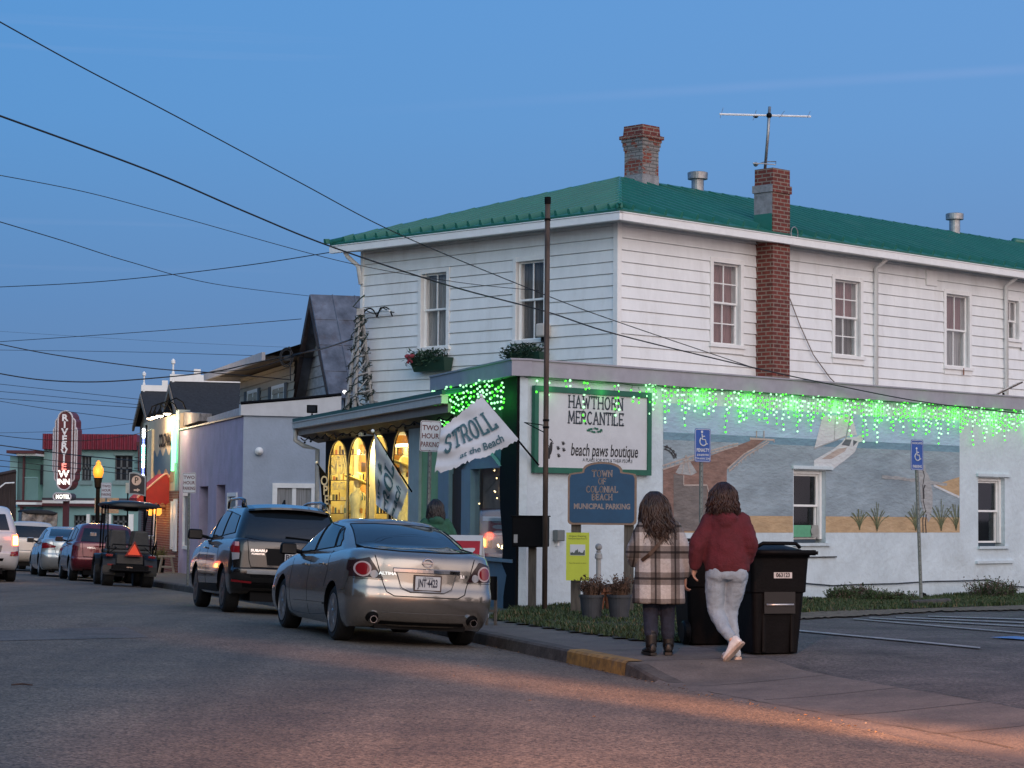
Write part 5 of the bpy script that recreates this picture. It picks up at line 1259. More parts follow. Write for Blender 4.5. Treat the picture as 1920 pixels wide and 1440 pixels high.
# a few distant roofs and trees closing the street end
# houses added on the unseen side of the street to shade and shape the reflections
mb = MB(); rw = random.Random(21)
for k in range(9):
    t0_, wd_ = -22 + k * 11.5, rw.uniform(8, 10.5); h_ = rw.uniform(4.2, 8); a, b_ = xy(t0_, -13.5), xy(t0_ + wd_, -13.5); c_, d_ = xy(t0_ + wd_, -24), xy(t0_, -24)
    base = [Vector((p_.x, p_.y, -1.5)) for p_ in (a, b_, c_, d_)]; mb.prism(base, (0, 0, h_ + 1.5)); e1 = [Vector((p_.x, p_.y, h_)) for p_ in (a, b_, c_, d_)]; r1_, r2_ = (e1[0] + e1[3]) / 2 + Vector((0, 0, 2)), (e1[1] + e1[2]) / 2 + Vector((0, 0, 2)); mb.poly([e1[0], e1[1], r2_, r1_]); mb.poly([e1[3], e1[2], r2_, r1_]); mb.poly([e1[0], r1_, e1[3]]); mb.poly([e1[1], r2_, e1[2]])
mb.build('added_street_front', M('added_front_brown', (.07, .055, .045), rough=.85, var=.4, scale=.5), kind='structure')
# ------------------------------------------------------------------ vehicles
tyre_m = M('tyre_rubber', (.007, .007, .008), rough=.75, var=.25, scale=12)
rim_m = M('alloy_rim', (.42, .42, .43), rough=.32, metal=.85, var=.15, scale=10)
rim_d = M('dark_alloy_rim', (.16, .15, .15), rough=.35, metal=.7, var=.2, scale=10)
chrome = M('chrome', (.75, .75, .76), rough=.10, metal=1, var=0)
bplas = M('black_plastic', (.005, .005, .006), rough=.5, var=.15, scale=15, spec=.12)
cglass = glass('car_glass', (.010, .016, .024), .03)
redl = M('red_lens', (.10, .005, .01), rough=.12, var=0, coat=.6)
redl2 = M('bright_red_lens', (.22, .008, .014), rough=.12, var=0, coat=.6)
clrl = M('clear_lens', (.30, .30, .32), rough=.15, var=0, coat=.3)
smok = M('smoked_lens', (.030, .014, .016), rough=.15, var=0, coat=.2, spec=.3)
whp = M('plate_white', (.55, .55, .56), rough=.4, var=.05)
inkb = M('plate_ink', (.015, .018, .04), rough=.5, var=0)
def paintm(name, col, metal=.55, rough=.32, dirt=None): 
    return M(name, col, rough=rough, metal=metal, var=.04, scale=3, coat=1, dirt=dirt or tuple(c * .7 for c in col), dscale=2, damt=.35)

def half_ring(xr, xf, w_, pr, pf, nA=9, nB=9, nC=46):
    """left half of a plan outline, from the rear centre to the front centre"""
    bow, rx, ry = pr; P = []
    yr = max(.02, w_ - ry)
    for i in range(nA): y = yr * i / nA; P.append((xr + bow * (y / yr) ** 2, y))
    for i in range(nB): a = pi / 2 * i / nB; P.append((xr + bow + rx * (1 - cos(a)), yr + (w_ - yr) * sin(a)))
    bf, fx, fy = pf; yf = max(.02, w_ - fy)
    x0, x1 = xr + bow + rx, xf - bf - fx
    for i in range(nC): P.append((x0 + (x1 - x0) * i / nC, w_ + .012 * sin(pi * i / nC)))
    for i in range(nB): a = pi / 2 * (1 - i / nB); P.append((xf - bf - fx * (1 - cos(a)), yf + (w_ - yf) * sin(a)))
    for i in range(nA + 1): y = yf * (1 - i / nA); P.append((xf - bf * (y / yf) ** 2, y))
    return P
def loop(h, zf, xs=None):
    L_ = [(x, y, zf(x, y)) for x, y in h]
    return L_ + [(x, -y, z) for x, y, z in reversed(L_[1:-1])]
def shell(rings, mb, n_half):
    """rings closed across the middle line at both ends"""
    base = len(mb.v); n = len(rings[0])
    mb.loft(rings, cap=False)
    for ri, fl in ((0, 0), (len(rings) - 1, 1)):
        o = base + ri * n
        for i in range(0, n // 2):
            a, b = i, i + 1; c, d = (n - b) % n, (n - a) % n
            q = []
            for v in (a, b, c, d):
                if o + v not in q: q.append(o + v)
            if len(q) >= 3: mb.f.append(tuple(q)); mb.mi.append(mb.cur)
def interp(tab):
    xs = [p[0] for p in tab]; ys = [p[1] for p in tab]
    def f(x):
        s_ = 0
        for k in (-2, -1, 0, 1, 2): s_ += np.interp(x + k * .05, xs, ys)
        return float(s_ / 5)
    return f
class Car:
    def __init__(s, name, sp, lab, cat, group=None):
        s.sp = sp; s.e = empty(name, (0, 0, 0), 0, lab, cat, group)
        W2 = sp['W'] / 2; zt_ = interp(sp['belt']); zb_ = interp(sp['sill'])
        rings = []
        body = sp['body']; pr, pf = sp['pr'], sp['pf']
        f0 = body[0]
        def mk(wf, xr, xf, zf): return loop(half_ring(xr, sp['L'] - xf, W2 * wf, pr, pf), zf)
        rings.append(mk(f0[1] * .12, f0[2] + .25, f0[3] + .25, lambda x, y: zb_(x)))
        rings.append(mk(f0[1] * .8, f0[2] + .1, f0[3] + .1, lambda x, y: zb_(x)))
        for f, wf, xr, xf in body: rings.append(mk(wf, xr, xf, lambda x, y, f=f: zb_(x) + (zt_(x) - zb_(x)) * f))
        l = body[-1]
        for k, (sh, up) in enumerate(((.96, .012), (.88, .022), (.7, .034), (.45, .044), (.12, .05))):
            rings.append(mk(l[1] * sh, l[2] + .02 + .03 * k, l[3] + .02 + .03 * k, lambda x, y, up=up: zt_(x) + up))
        mb = MB(); shell(rings, mb, 0)
        s.vb = list(mb.v); s.fb = list(mb.f)
        mats = [sp['paint'], bplas]
        s.body = mb.build('body', mats, s.e, smooth=True)
        # greenhouse
        g = sp['cab']; rings = []
        for z, w_, xr, xf in g: rings.append(loop(half_ring(xr, xf, w_, sp['cr'], sp['cf'], nC=30), lambda x, y, z=z: z))
        z, w_, xr, xf = g[-1]
        for sh, up in ((.97, .012), (.9, .026), (.75, .042), (.5, .055), (.15, .062)):
            ins = (1 - sh) * .5; rings.append(loop(half_ring(xr + ins * (xf - xr) * .35, xf - ins * (xf - xr) * .35, w_ * sh, sp['cr'], sp['cf'], nC=30), lambda x, y, u=up: z + u))
        mb2 = MB(); shell(rings, mb2, 0); nb = len(s.vb)
        s.vb += mb2.v; s.fb += [tuple(i + nb for i in f) for f in mb2.f]
        s.cab = mb2.build('cabin', sp['paint'], s.e, smooth=True)
        s.bvh = BVHTree.FromPolygons([Vector(v) for v in s.vb], s.fb)
        wr = sp['wr']; cut = MB()
        for wx in sp['wheels']:
            for sg in (1, -1):
                cut.cyl((wx, sg * (W2 + .2), wr), (wx, sg * (W2 - .30), wr), wr + sp.get('gap', .05), 40)
        if sp.get('cut', True):
            cut.mi = [1] * len(cut.f); c = cut.build('cutter', mats, None)
            c.data.polygons.foreach_set('material_index', [1] * len(c.data.polygons))
            md = s.body.modifiers.new('arch', 'BOOLEAN'); md.operation = 'DIFFERENCE'; md.object = c; md.solver = 'EXACT'
            bake(s.body); bpy.data.objects.remove(c)
            for p in s.body.data.polygons: p.use_smooth = p.material_index == 0
            try:
                s.body.data.set_sharp_from_angle(angle=R(40))
            except Exception: pass
        for wx in sp['wheels']:
            for sg in (1, -1): s.wheel(wx, sg)
        # dark underside
        mb = MB(); mb.box((sp['L'] / 2, 0, .30), (sp['L'] - .5, sp['W'] * .62, .22)); mb.build('underbody', bplas, s.e)
    def hit(s, axis, a, b, side=1):
        if axis == 'r': o, d = Vector((-3, a, b)), Vector((1, 0, 0))
        elif axis == 'f': o, d = Vector((9, a, b)), Vector((-1, 0, 0))
        elif axis == 't': o, d = Vector((a, b, 5)), Vector((0, 0, -1))
        else: o, d = Vector((a, 4 * side, b)), Vector((0, -side, 0))
        p, n, i, _ = s.bvh.ray_cast(o, d)
        if p is None: return None, None
        if n.dot(d) > 0: n = -n
        return p, n
    def patch(s, name, m, bot, top, axis='r', n=16, mm=8, off=.006, side=1, par=None, **k):
        def rs(pts, f):
            d = [0]
            for p, q in zip(pts, pts[1:]): d.append(d[-1] + math.hypot(q[0] - p[0], q[1] - p[1]))
            t = f * d[-1]; return (float(np.interp(t, d, [p[0] for p in pts])), float(np.interp(t, d, [p[1] for p in pts])))
        rows = []
        for j in range(mm + 1):
            row = []
            for i in range(n + 1):
                a = rs(bot, i / n); b = rs(top, i / n); u, v = a[0] + (b[0] - a[0]) * j / mm, a[1] + (b[1] - a[1]) * j / mm
                p, nn = s.hit(axis, u, v, side)
                if p is None:
                    p = rows[-1][i] if rows else (row[-1] if row else Vector((0, 0, 0))); nn = Vector((0, 0, 0))
                row.append(p + nn * off)
            rows.append(row)
        mb = MB(); mb.grid(rows)
        # rim
        edge = rows[0] + [r[-1] for r in rows[1:]] + rows[-1][-2::-1] + [r[0] for r in rows[-2:0:-1]]
        o = mb.build(name, m, par or s.e, smooth=True)
        if k: tag(o, **k)
        return o
    def disc(s, name, m, cy, cz, r_, axis='r', off=.01, side=1, par=None, ry=None):
        ry = ry or r_; n = 16
        up = [(cy - r_ * cos(pi * i / n), cz + ry * sin(pi * i / n)) for i in range(n + 1)]; lo = [(cy - r_ * cos(pi * i / n), cz - ry * sin(pi * i / n)) for i in range(n + 1)]
        return s.patch(name, m, lo, up, axis, n, 6, off, side, par)
    def line(s, name, m, pts, r_=.005, axis='r', side=1, off=.0, par=None, n=8):
        P = []
        for a, b in zip(pts, pts[1:]):
            for k in range(n):
                p, nn = s.hit(axis, a[0] + (b[0] - a[0]) * k / n, a[1] + (b[1] - a[1]) * k / n, side)
                if p is not None: P.append(p + nn * off)
        p, nn = s.hit(axis, pts[-1][0], pts[-1][1], side)
        if p is not None: P.append(p + nn * off)
        mb = MB(); mb.tube(P, r_, 6); return mb.build(name, m, par or s.e, smooth=True)
    def wheel(s, wx, sg):
        sp = s.sp; r_ = sp['wr']; w_ = sp.get('tw', .215); yo = sp['W'] / 2 - .03; rr_ = sp.get('rimr', .225)
        e = empty('wheel', (wx, sg * yo, r_)); e.parent = s.e
        T = Matrix.Rotation(R(-90 * sg), 4, 'X')       # lathe axis z -> outward y
        mb = MB(); mb.lathe([(rr_, -.0), (rr_ + .02, -.004), (r_ - .04, .0), (r_ - .012, -.02), (r_, -.05), (r_, -w_ + .03), (r_ - .02, -w_), (rr_, -w_)], 40, T)
        mb.build('tyre', tyre_m, e, smooth=False)
        mb = MB(); mb.lathe([(rr_ + .004, .004), (rr_ - .014, .006), (rr_ - .022, -.03), (rr_ - .03, -.08)], 36, T)
        mb.lathe([(.036, -.06), (.05, .004), (.03, .014), (.005, .016)], 16, T)
        ns = sp.get('spokes', 7)
        for k in range(ns):
            a = 2 * pi * k / ns
            for da in ((-.14, .14) if sp.get('split') else (0,)):
                q = []
                for r0, w0, z0 in ((.03, .028, .004), (rr_ * .6, .022, .010), (rr_ - .008, .030, .002)):
                    aa = a + da * (r0 / rr_); c_ = Vector((r0 * cos(aa), r0 * sin(aa), z0)); t_ = Vector((-sin(aa), cos(aa), 0)) * w0
                    q.append([c_ - t_, c_ + t_, c_ + t_ * .7 - Vector((0, 0, .03)), c_ - t_ * .7 - Vector((0, 0, .03))])
                mb.loft(q, T)
        mb.build('rim', sp.get('rim', rim_m), e, smooth=False)
        mb = MB(); mb.lathe([(rr_, -.07), (.02, -.075)], 24, T); mb.build('brake', bplas, e)
    def mirrors(s, x, z, m=None, sc=1):
        for sg in (1, -1):
            y = s.sp['W'] / 2 - .02
            mb = MB(); mb.box((0, 0, 0), (.13 * sc, .22 * sc, .15 * sc), Matrix.Translation((x, sg * (y + .11 * sc), z + .05)), top=(.8, .9)); o = mb.build('mirror', m or s.sp['paint'], s.e, bevel=.035)
            mb = MB(); mb.tube([(x + .03, sg * (y - .12), z + .0), (x + .02, sg * (y + .03), z + .03)], .03, 6); mb.build('mirror_arm', bplas, o)
            mb = MB(); mb.box((x - .068 * sc, sg * (y + .11 * sc), z + .05), (.006, .18 * sc, .11 * sc)); mb.build('mirror_glass', M('dark_mirror', (.010, .012, .015), rough=.25, var=0, spec=.3), o)
    def place(s, t, d, off=0, dh=0):
        W2 = s.sp['W'] / 2 - .1; L_ = s.sp['L']
        c = xy(t, d); zl = (Gtd(t + .9, d - W2) + Gtd(t + L_ - .9, d - W2)) / 2; zr = (Gtd(t + .9, min(-.005, d + W2)) + Gtd(t + L_ - .9, min(-.005, d + W2))) / 2
        pitch = (Gtd(t + L_ - .9, d) - Gtd(t + .9, d)) / (L_ - 1.8)
        z = (zl + zr) / 2 - pitch * (L_ / 2)
        s.e.location = (c.x, c.y, z + off); s.e.rotation_euler = (math.atan((zl - zr) / (2 * W2)), -math.atan(pitch), R(90) + UA + dh)
    def sides(s, wins, seams=(), handles=(), sg_list=(1, -1), trimm=None):
        for sg in sg_list:
            for bot, top in wins:
                o = s.patch('side_window', cglass, bot, top, 's', 20, 6, .004, sg)
                pts = list(bot) + list(reversed(top)) + [bot[0]]; s.line('window_seal', bplas, pts, .007, 's', sg, .003, par=o, n=10)
            for q in seams: s.line('door_seam', bplas, q, .0035, 's', sg, -.001)
            for hx, hz in handles:
                p, n_ = s.hit('s', hx, hz, sg)
                if p is not None: mb = MB(); mb.box(p + n_ * .02, (.17, .03, .028)); mb.build('door_handle', s.sp['paint'], s.e, bevel=.008)
    def plate(s, y, z, w_, h_, txt, off=.02, tilt=0, fm=None, txm=None, top=None):
        p, n_ = s.hit('r', y, z); x = p.x - off
        e = MB(); e.box((x, y, z), (.010, w_ + .03, h_ + .03)); o = e.build('plate_frame', fm or bplas, s.e)
        mb = MB(); mb.box((x - .007, y, z), (.004, w_, h_)); mb.build('number_plate', whp, o)
        T = Matrix(((0, 0, -1, x - .0105), (-1, 0, 0, y), (0, 1, 0, z - .004), (0, 0, 0, 1)))
        mb = MB(); put_text(mb, txt, T, size=h_ * .80, sx=w_ / (h_ * .8) / (len(txt) * .62), bold=.004)
        if top: put_text(mb, top, T, y=h_ * .40, size=h_ * .2)
        mb.build('plate_lettering', txm or inkb, o)
    def rtext(s, txt, y, z, size, m, bold=.001, off=.006, sx=1, name='badge_lettering'):
        vs, fs = text_mesh(txt, size=size, sx=sx, bold=bold); mb = MB(); P = []
        for v in vs:
            p, n_ = s.hit('r', y - v[0], z + v[1]); P.append(p + n_ * off)
        mb.add(P, fs); return mb.build(name, m, s.e)

SED = dict(L=4.82, W=1.80, wr=.325, wheels=(1.03, 3.81), sill=[(0, .25), (.25, .22), (.6, .18), (4.2, .18), (4.8, .2)],
    belt=[(0, 1.04), (.1, 1.06), (.45, 1.085), (.9, 1.08), (1.6, 1.02), (3.4, .965), (3.7, .93), (4.4, .80), (4.75, .70)],
    body=[(0, .90, .17, .12), (.06, .935, .09, .06), (.14, .965, .045, .03), (.24, .985, .015, .01), (.36, .997, .0, 0), (.46, 1.0, .005, 0), (.52, .998, .03, .005), (.56, .994, .045, .01), (.66, .985, .05, .02), (.78, .972, .055, .04), (.88, .955, .06, .08), (.95, .935, .075, .12), (.985, .91, .10, .16), (1.0, .885, .13, .2)],
    pr=(.10, .26, .24), pf=(.16, .32, .30), cr=(.12, .30, .22), cf=(.14, .35, .20),
    cab=[(.93, .80, .35, 3.75), (1.02, .795, .50, 3.55), (1.09, .775, .66, 3.38), (1.17, .745, .86, 3.19), (1.25, .71, 1.08, 3.0), (1.32, .675, 1.30, 2.82), (1.375, .64, 1.52, 2.66), (1.40, .605, 1.66, 2.56)])
# --- grey-brown sedan in front
sp = dict(SED); sp['W'] = 1.77; sp['pr'] = (.11, .30, .28); sp['paint'] = paintm('taupe_paint', (.275, .25, .225), .75, .22); sp['rim'] = rim_m; sp['spokes'] = 9; sp['split'] = False
car = Car('parked_car', sp, 'grey-taupe sedan with round red tail lamps and plate JNT-4423', 'car', 'cars parked along the kerb')
A = car
A.patch('rear_window', cglass, [(-.66, 1.105), (-.3, 1.085), (.3, 1.085), (.66, 1.105)], [(-.54, 1.375), (-.25, 1.392), (.25, 1.392), (.54, 1.375)], 'r', 24, 12, .005)
A.line('rear_window_seal', bplas, [(-.66, 1.105), (-.3, 1.085), (.3, 1.085), (.66, 1.105), (.54, 1.375), (.25, 1.392), (-.25, 1.392), (-.54, 1.375), (-.66, 1.105)], .008, 'r', off=.003)
A.patch('windscreen', cglass, [(-.62, 1.02), (.62, 1.02)], [(-.52, 1.37), (.52, 1.37)], 'f', 16, 8, .005)
A.sides([([(1.42, 1.09), (2.28, 1.035)], [(1.62, 1.335), (2.28, 1.385)]), ([(2.36, 1.03), (3.22, 1.0)], [(2.36, 1.385), (2.62, 1.36), (3.18, 1.02)]), ([(1.18, 1.11), (1.36, 1.095)], [(1.24, 1.19), (1.56, 1.325)])],
        [[(2.32, 1.0), (2.32, .6), (2.26, .25)], [(1.40, 1.05), (1.36, .8), (1.44, .62)], [(3.3, .95), (3.32, .6), (3.24, .25)], [(1.36, .3), (2.26, .25), (3.24, .25)], [(.30, .97), (.42, .62), (.66, .60)]], [(1.62, .88), (2.55, .85)])
for sg in (1, -1): A.patch('door_moulding', chrome if 0 else sp['paint'], [(1.45, .40), (3.15, .37)], [(1.45, .425), (3.15, .395)], 's', 12, 2, .014, sg)
A.mirrors(3.12, .98, bplas)
for sg in (1, -1):
    o = A.patch('tail_lamp', smok, [(sg * .855, .775), (sg * .50, .765)], [(sg * .835, .955), (sg * .66, 1.0)], 'r', 18, 10, .008)
    o2 = A.patch('lamp_wrap', smok, [(.22, .79), (.44, .85)], [(.22, .955), (.44, .96)], 's', 8, 5, .008, sg, par=o)
    A.disc('lamp_ring', M('pale_ring', (.50, .38, .38), rough=.2, var=0), sg * .725, .865, .088, off=.014, par=o)
    A.disc('lamp_lens', redl2, sg * .725, .865, .070, off=.020, par=o)
    A.disc('reversing_lens', clrl, sg * .605, .812, .045, off=.016, par=o)
    for k, q in enumerate([(sg * .36, .355)]): pass
    p, n_ = A.hit('r', sg * .60, .33)
    mb = MB(); mb.lathe([(.042, 0), (.042, .16), (.036, .16), (.033, .02), (.001, .02)], 24, Matrix.Translation((p.x + .07, sg * .60, .30)) @ Matrix.Rotation(R(-90), 4, 'Y')); mb.build('exhaust_tip', chrome, A.e, smooth=False)
    A.disc('exhaust_recess', bplas, sg * .60, .325, .072, off=.004, ry=.062)
A.line('trunk_seam', bplas, [(-.60, 1.03), (-.52, .765), (-.47, .62), (-.38, .575), (.38, .575), (.47, .62), (.52, .765), (.60, 1.03)], .006, 'r', off=.0)
A.line('bumper_seam', bplas, [(.50, .755), (.86, .755)], .004, 'r'); A.line('bumper_seam', bplas, [(-.50, .755), (-.86, .755)], .004, 'r')
A.patch('plate_surround', sp['paint'], [(-.31, .66), (-.20, .62), (.20, .62), (.31, .66)], [(-.36, .86), (.36, .86)], 'r', 16, 6, .010)
A.line('plate_surround_edge', M('taupe_shadow', (.10, .09, .085)), [(-.36, .86), (-.30, .67), (-.20, .625), (.20, .625), (.30, .67), (.36, .86)], .006, 'r', off=.010)
A.plate(0, .735, .30, .155, 'JNT·4423', .03, fm=M('plate_holder', (.05, .025, .02), rough=.4), top='VIRGINIA')
for z in (.845,):
    P = []
    for k in range(13): y = -.40 + .8 * k / 12; p, n_ = A.hit('r', y, .865); P.append([(p.x - .002, y, .84), (p.x - .035, y, .852), (p.x - .035, y, .888), (p.x - .002, y, .90)])
    mb = MB(); mb.loft(P); mb.build('chrome_bar', chrome, A.e, smooth=False)
p, n_ = A.hit('r', 0, .965); T = Matrix(((0, 0, -1, p.x - .012), (-1, 0, 0, 0), (0, 1, 0, .965), (0, 0, 0, 1)))
mb = MB(); mb.tube([(T @ Vector((.058 * cos(t), .048 * sin(t), 0)))[:] for t in lin(0, 2 * pi, 20)], .008, 6); mb.box((0, 0, 0), (.14, .018, .008), T); mb.build('emblem', chrome, A.e)
A.rtext('ALTIMA', .455, .825, .046, chrome, sx=1.2, bold=.002, off=.018); A.rtext('2.5 S', -.45, .825, .042, chrome, sx=1.15, bold=.002, off=.018)
A.line('bumper_crease', M('taupe_shadow', (.10, .09, .085)), [(-.5, .385), (.5, .385)], .004, 'r')
A.patch('lower_valance', bplas, [(-.52, .25), (.52, .25)], [(-.50, .285), (.50, .285)], 'r', 16, 3, .006)
mb = MB(); mb.box((1.15, -.1, .33), (.02, .30, .18)); 
mb = MB(); mb.box((1.02, 0, 1.09), (.25, 1.0, .03)); 
A.place(-1.3, -1.10, dh=R(1.5)); A.e.scale = (.98, .975, .98)

# --- dark SUV ahead
SUV = dict(L=4.58, W=1.80, wr=.345, wheels=(.90, 3.55), sill=[(0, .42), (.3, .30), (.6, .26), (4.0, .26), (4.5, .28)],
    belt=[(0, 1.12), (1.0, 1.12), (3.3, 1.07), (3.55, 1.04), (4.2, .96), (4.5, .84)],
    body=[(0, .92, .14, .10), (.06, .95, .07, .05), (.16, .98, .02, .02), (.30, .998, .0, 0), (.38, 1.0, .01, 0), (.42, 1.0, .05, .0), (.55, .995, .055, .01), (.70, .985, .06, .03), (.85, .965, .065, .07), (.95, .94, .075, .12), (1.0, .90, .10, .18)],
    pr=(.06, .20, .20), pf=(.14, .30, .30), cr=(.08, .20, .17), cf=(.14, .35, .20),
    cab=[(1.0, .82, .075, 3.6), (1.10, .815, .095, 3.45), (1.20, .79, .14, 3.27), (1.30, .76, .195, 3.08), (1.40, .725, .26, 2.9), (1.50, .685, .34, 2.72), (1.57, .65, .41, 2.58), (1.605, .61, .47, 2.5)])
sp2 = dict(SUV); sp2['paint'] = paintm('dark_grey_paint', (.012, .011, .012), .4, .22); sp2['rim'] = rim_d; sp2['spokes'] = 5; sp2['split'] = True; sp2['rimr'] = .235
F = Car('parked_car', sp2, 'dark grey SUV with roof rails parked ahead of the taupe sedan', 'car', 'cars parked along the kerb')
F.patch('rear_window', cglass, [(-.70, 1.13), (-.4, 1.09), (.4, 1.09), (.70, 1.13)], [(-.60, 1.49), (-.3, 1.51), (.3, 1.51), (.60, 1.49)], 'r', 24, 12, .006)
P = []
for k in range(17):
    y = -.62 + 1.24 * k / 16; p, n_ = F.hit('r', y, 1.585); q = 1.60 + .045 * (1 - (y / .62) ** 2); P.append([(p.x + .15, y, q + .02), (p.x - .17, y, q - .035), (p.x - .18, y, q - .065), (p.x + .05, y, q - .06)])
mb = MB(); mb.loft(P); mb.build('spoiler', sp2['paint'], F.e, smooth=False)
F.patch('windscreen', cglass, [(-.62, 1.15), (.62, 1.15)], [(-.52, 1.55), (.52, 1.55)], 'f', 16, 8, .005)
F.sides([([(1.55, 1.15), (2.40, 1.125)], [(1.55, 1.53), (2.40, 1.56)]), ([(2.47, 1.12), (3.2, 1.10)], [(2.47, 1.555), (2.68, 1.52), (3.18, 1.13)]), ([(.52, 1.20), (1.48, 1.155)], [(.66, 1.46), (1.48, 1.525)])],
        [[(2.44, 1.1), (2.44, .7), (2.40, .36)], [(1.50, 1.12), (1.42, .85), (1.36, .72)], [(3.3, 1.05), (3.3, .6), (3.2, .36)], [(1.34, .38), (3.2, .36)]], [(1.75, .98), (2.65, .96)])
for sg in (1, -1): F.patch('sill_cladding', bplas, [(1.3, .30), (3.15, .30)], [(1.3, .42), (3.15, .40)], 's', 12, 3, .012, sg)
F.mirrors(3.12, 1.12, bplas, sc=1.1)
for sg in (1, -1):
    o = F.patch('tail_lamp', redl2, [(sg * .862, .90), (sg * .77, .90)], [(sg * .845, 1.06), (sg * .77, 1.05)], 'r', 10, 8, .016)
    F.patch('lamp_wrap', redl2, [(.20, .90), (.34, .95)], [(.20, 1.06), (.34, 1.04)], 's', 8, 5, .014, sg, par=o)
    F.patch('clear_lens', clrl, [(sg * .855, .79), (sg * .77, .81)], [(sg * .862, .90), (sg * .765, .90)], 'r', 8, 4, .016, par=o)
    F.patch('indicator_lens', M('pale_red_lens', (.6, .3, .3), rough=.15, var=0), [(sg * .825, 1.0), (sg * .775, 1.0)], [(sg * .82, 1.06), (sg * .775, 1.06)], 'r', 6, 3, .020, par=o)
    F.patch('reflector', redl2, [(sg * .86, .475), (sg * .58, .46)], [(sg * .86, .505), (sg * .58, .49)], 'r', 8, 2, .010)
    mb = MB(); mb.tube([(.75, sg * .62, 1.60), (.82, sg * .62, 1.70), (1.2, sg * .62, 1.735), (2.1, sg * .615, 1.735), (2.4, sg * .60, 1.70), (2.5, sg * .59, 1.60)], [.018, .022, .022, .022, .022, .018], 8); mb.tube([(1.0, sg * .62, 1.60), (.98, sg * .62, 1.71)], .02, 6); mb.build('roof_rail', sp2['paint'], F.e, smooth=True)
F.line('tailgate_seam', bplas, [(-.66, 1.10), (-.63, .80), (-.60, .70), (.60, .70), (.63, .80), (.66, 1.10)], .006)
F.patch('plate_recess', bplas, [(-.36, .735), (.36, .735)], [(-.40, .985), (.40, .985)], 'r', 14, 5, .006)
F.patch('bumper_strip', M('silver_plastic', (.22, .22, .225), rough=.5, var=.1), [(-.66, .60), (.66, .60)], [(-.66, .655), (.66, .655)], 'r', 18, 3, .012)
F.patch('bumper_slot', bplas, [(-.60, .555), (.60, .555)], [(-.62, .60), (.62, .60)], 'r', 18, 3, .012)
F.patch('lower_bumper', bplas, [(-.7, .40), (.7, .40)], [(-.72, .47), (.72, .47)], 'r', 18, 3, .006)
F.plate(-.04, .86, .30, .15, 'BUSY', .03, fm=bplas)
F.rtext('SUBARU', .49, .945, .05, chrome, sx=1.3, bold=.002); F.rtext('FORESTER', .50, .895, .035, chrome, sx=1.2, bold=.001)
mb = MB(); mb.prism([(.85, -.012, 1.655), (1.08, -.012, 1.665), (.90, -.012, 1.74)], (0, .024, 0)); mb.build('aerial', bplas, F.e)
mb = MB(); mb.tube([F.hit('r', -.35, 1.14)[0] + Vector((-.03, 0, 0)), F.hit('r', .10, 1.17)[0] + Vector((-.03, 0, 0))], .010, 6); mb.build('wiper', bplas, F.e)
F.place(7.15, -1.02)

# --- cars farther along
def simple(base, name, paint, lab, t, d, lamps, **kw):
    q = dict(base); q['paint'] = paint; q.update(kw)
    c = Car(name, q, lab, 'car', 'cars parked along the kerb' if d > -2 else None)
    if base is SED:
        c.patch('rear_window', cglass, [(-.66, 1.105), (.66, 1.105)], [(-.54, 1.375), (.54, 1.375)], 'r', 16, 8, .005)
        c.sides([([(1.30, 1.09), (3.22, 1.0)], [(1.58, 1.325), (2.1, 1.385), (2.62, 1.36), (3.18, 1.02)])], [[(2.32, 1.0), (2.26, .25)], [(1.40, 1.05), (1.44, .62)]], [(1.6, .88), (2.5, .85)]); c.mirrors(3.12, .98)
        for sg in (1, -1):
            o = c.patch('tail_lamp', redl2, [(sg * .87, .80), (sg * .52, .84)], [(sg * .86, .93), (sg * .78, .97), (sg * .50, .88)], 'r', 10, 5, .008)
            c.patch('lamp_wrap', redl2, [(.22, .83), (.50, .90)], [(.22, .96), (.50, .95)], 's', 6, 4, .008, sg, par=o)
        c.line('trunk_seam', bplas, [(-.60, 1.03), (-.52, .765), (-.47, .62), (.47, .62), (.52, .765), (.60, 1.03)], .006)
        c.plate(0, .73, .30, .155, 'VA', .02)
    else:
        c.patch('rear_window', cglass, [(-.68, 1.12), (.68, 1.12)], [(-.58, 1.50), (.58, 1.50)], 'r', 16, 8, .006)
        c.sides([([(.6, 1.18), (1.5, 1.15)], [(.72, 1.46), (1.5, 1.53)]), ([(1.56, 1.15), (2.4, 1.12)], [(1.56, 1.53), (2.4, 1.56)]), ([(2.47, 1.12), (3.2, 1.1)], [(2.47, 1.555), (2.68, 1.52), (3.18, 1.13)])], [[(2.44, 1.1), (2.40, .36)], [(1.5, 1.1), (1.4, .7)]], [(1.75, .98), (2.65, .96)]); c.mirrors(3.12, 1.12)
        for sg in (1, -1):
            o = c.patch('tail_lamp', lamps, [(sg * .865, .88), (sg * .68, .88)], [(sg * .85, 1.07), (sg * .70, 1.06)], 'r', 8, 6, .012)
            c.patch('lamp_wrap', lamps, [(.20, .90), (.40, .98)], [(.20, 1.08), (.40, 1.06)], 's', 6, 4, .010, sg, par=o)
        c.line('tailgate_seam', bplas, [(-.64, 1.08), (-.60, .70), (.60, .70), (.64, 1.08)], .006)
    c.place(t, d)
    return c
simple(SED, 'parked_car', paintm('silver_blue_paint', (.48, .49, .48), .6, .25), 'silver sedan with slanted red tail lamps parked before the red hatchback', 39.0, -1.15, redl2)
rh = simple(SUV, 'parked_car', paintm('maroon_paint', (.14, .012, .022), .35, .25), 'dark red hatchback parked just beyond the golf cart', 33.0, -.9, redl)
rh.e.scale = (.97, .97, .92)
rh.rtext('VERSA', .4, .95, .06, chrome, sx=1.3)
vn = simple(SUV, 'parked_car', paintm('cream_white_paint', (.60, .55, .50), .1, .3), 'cream white van half hidden beyond the white SUV and silver sedan', 49.5, -1.5, redl2)
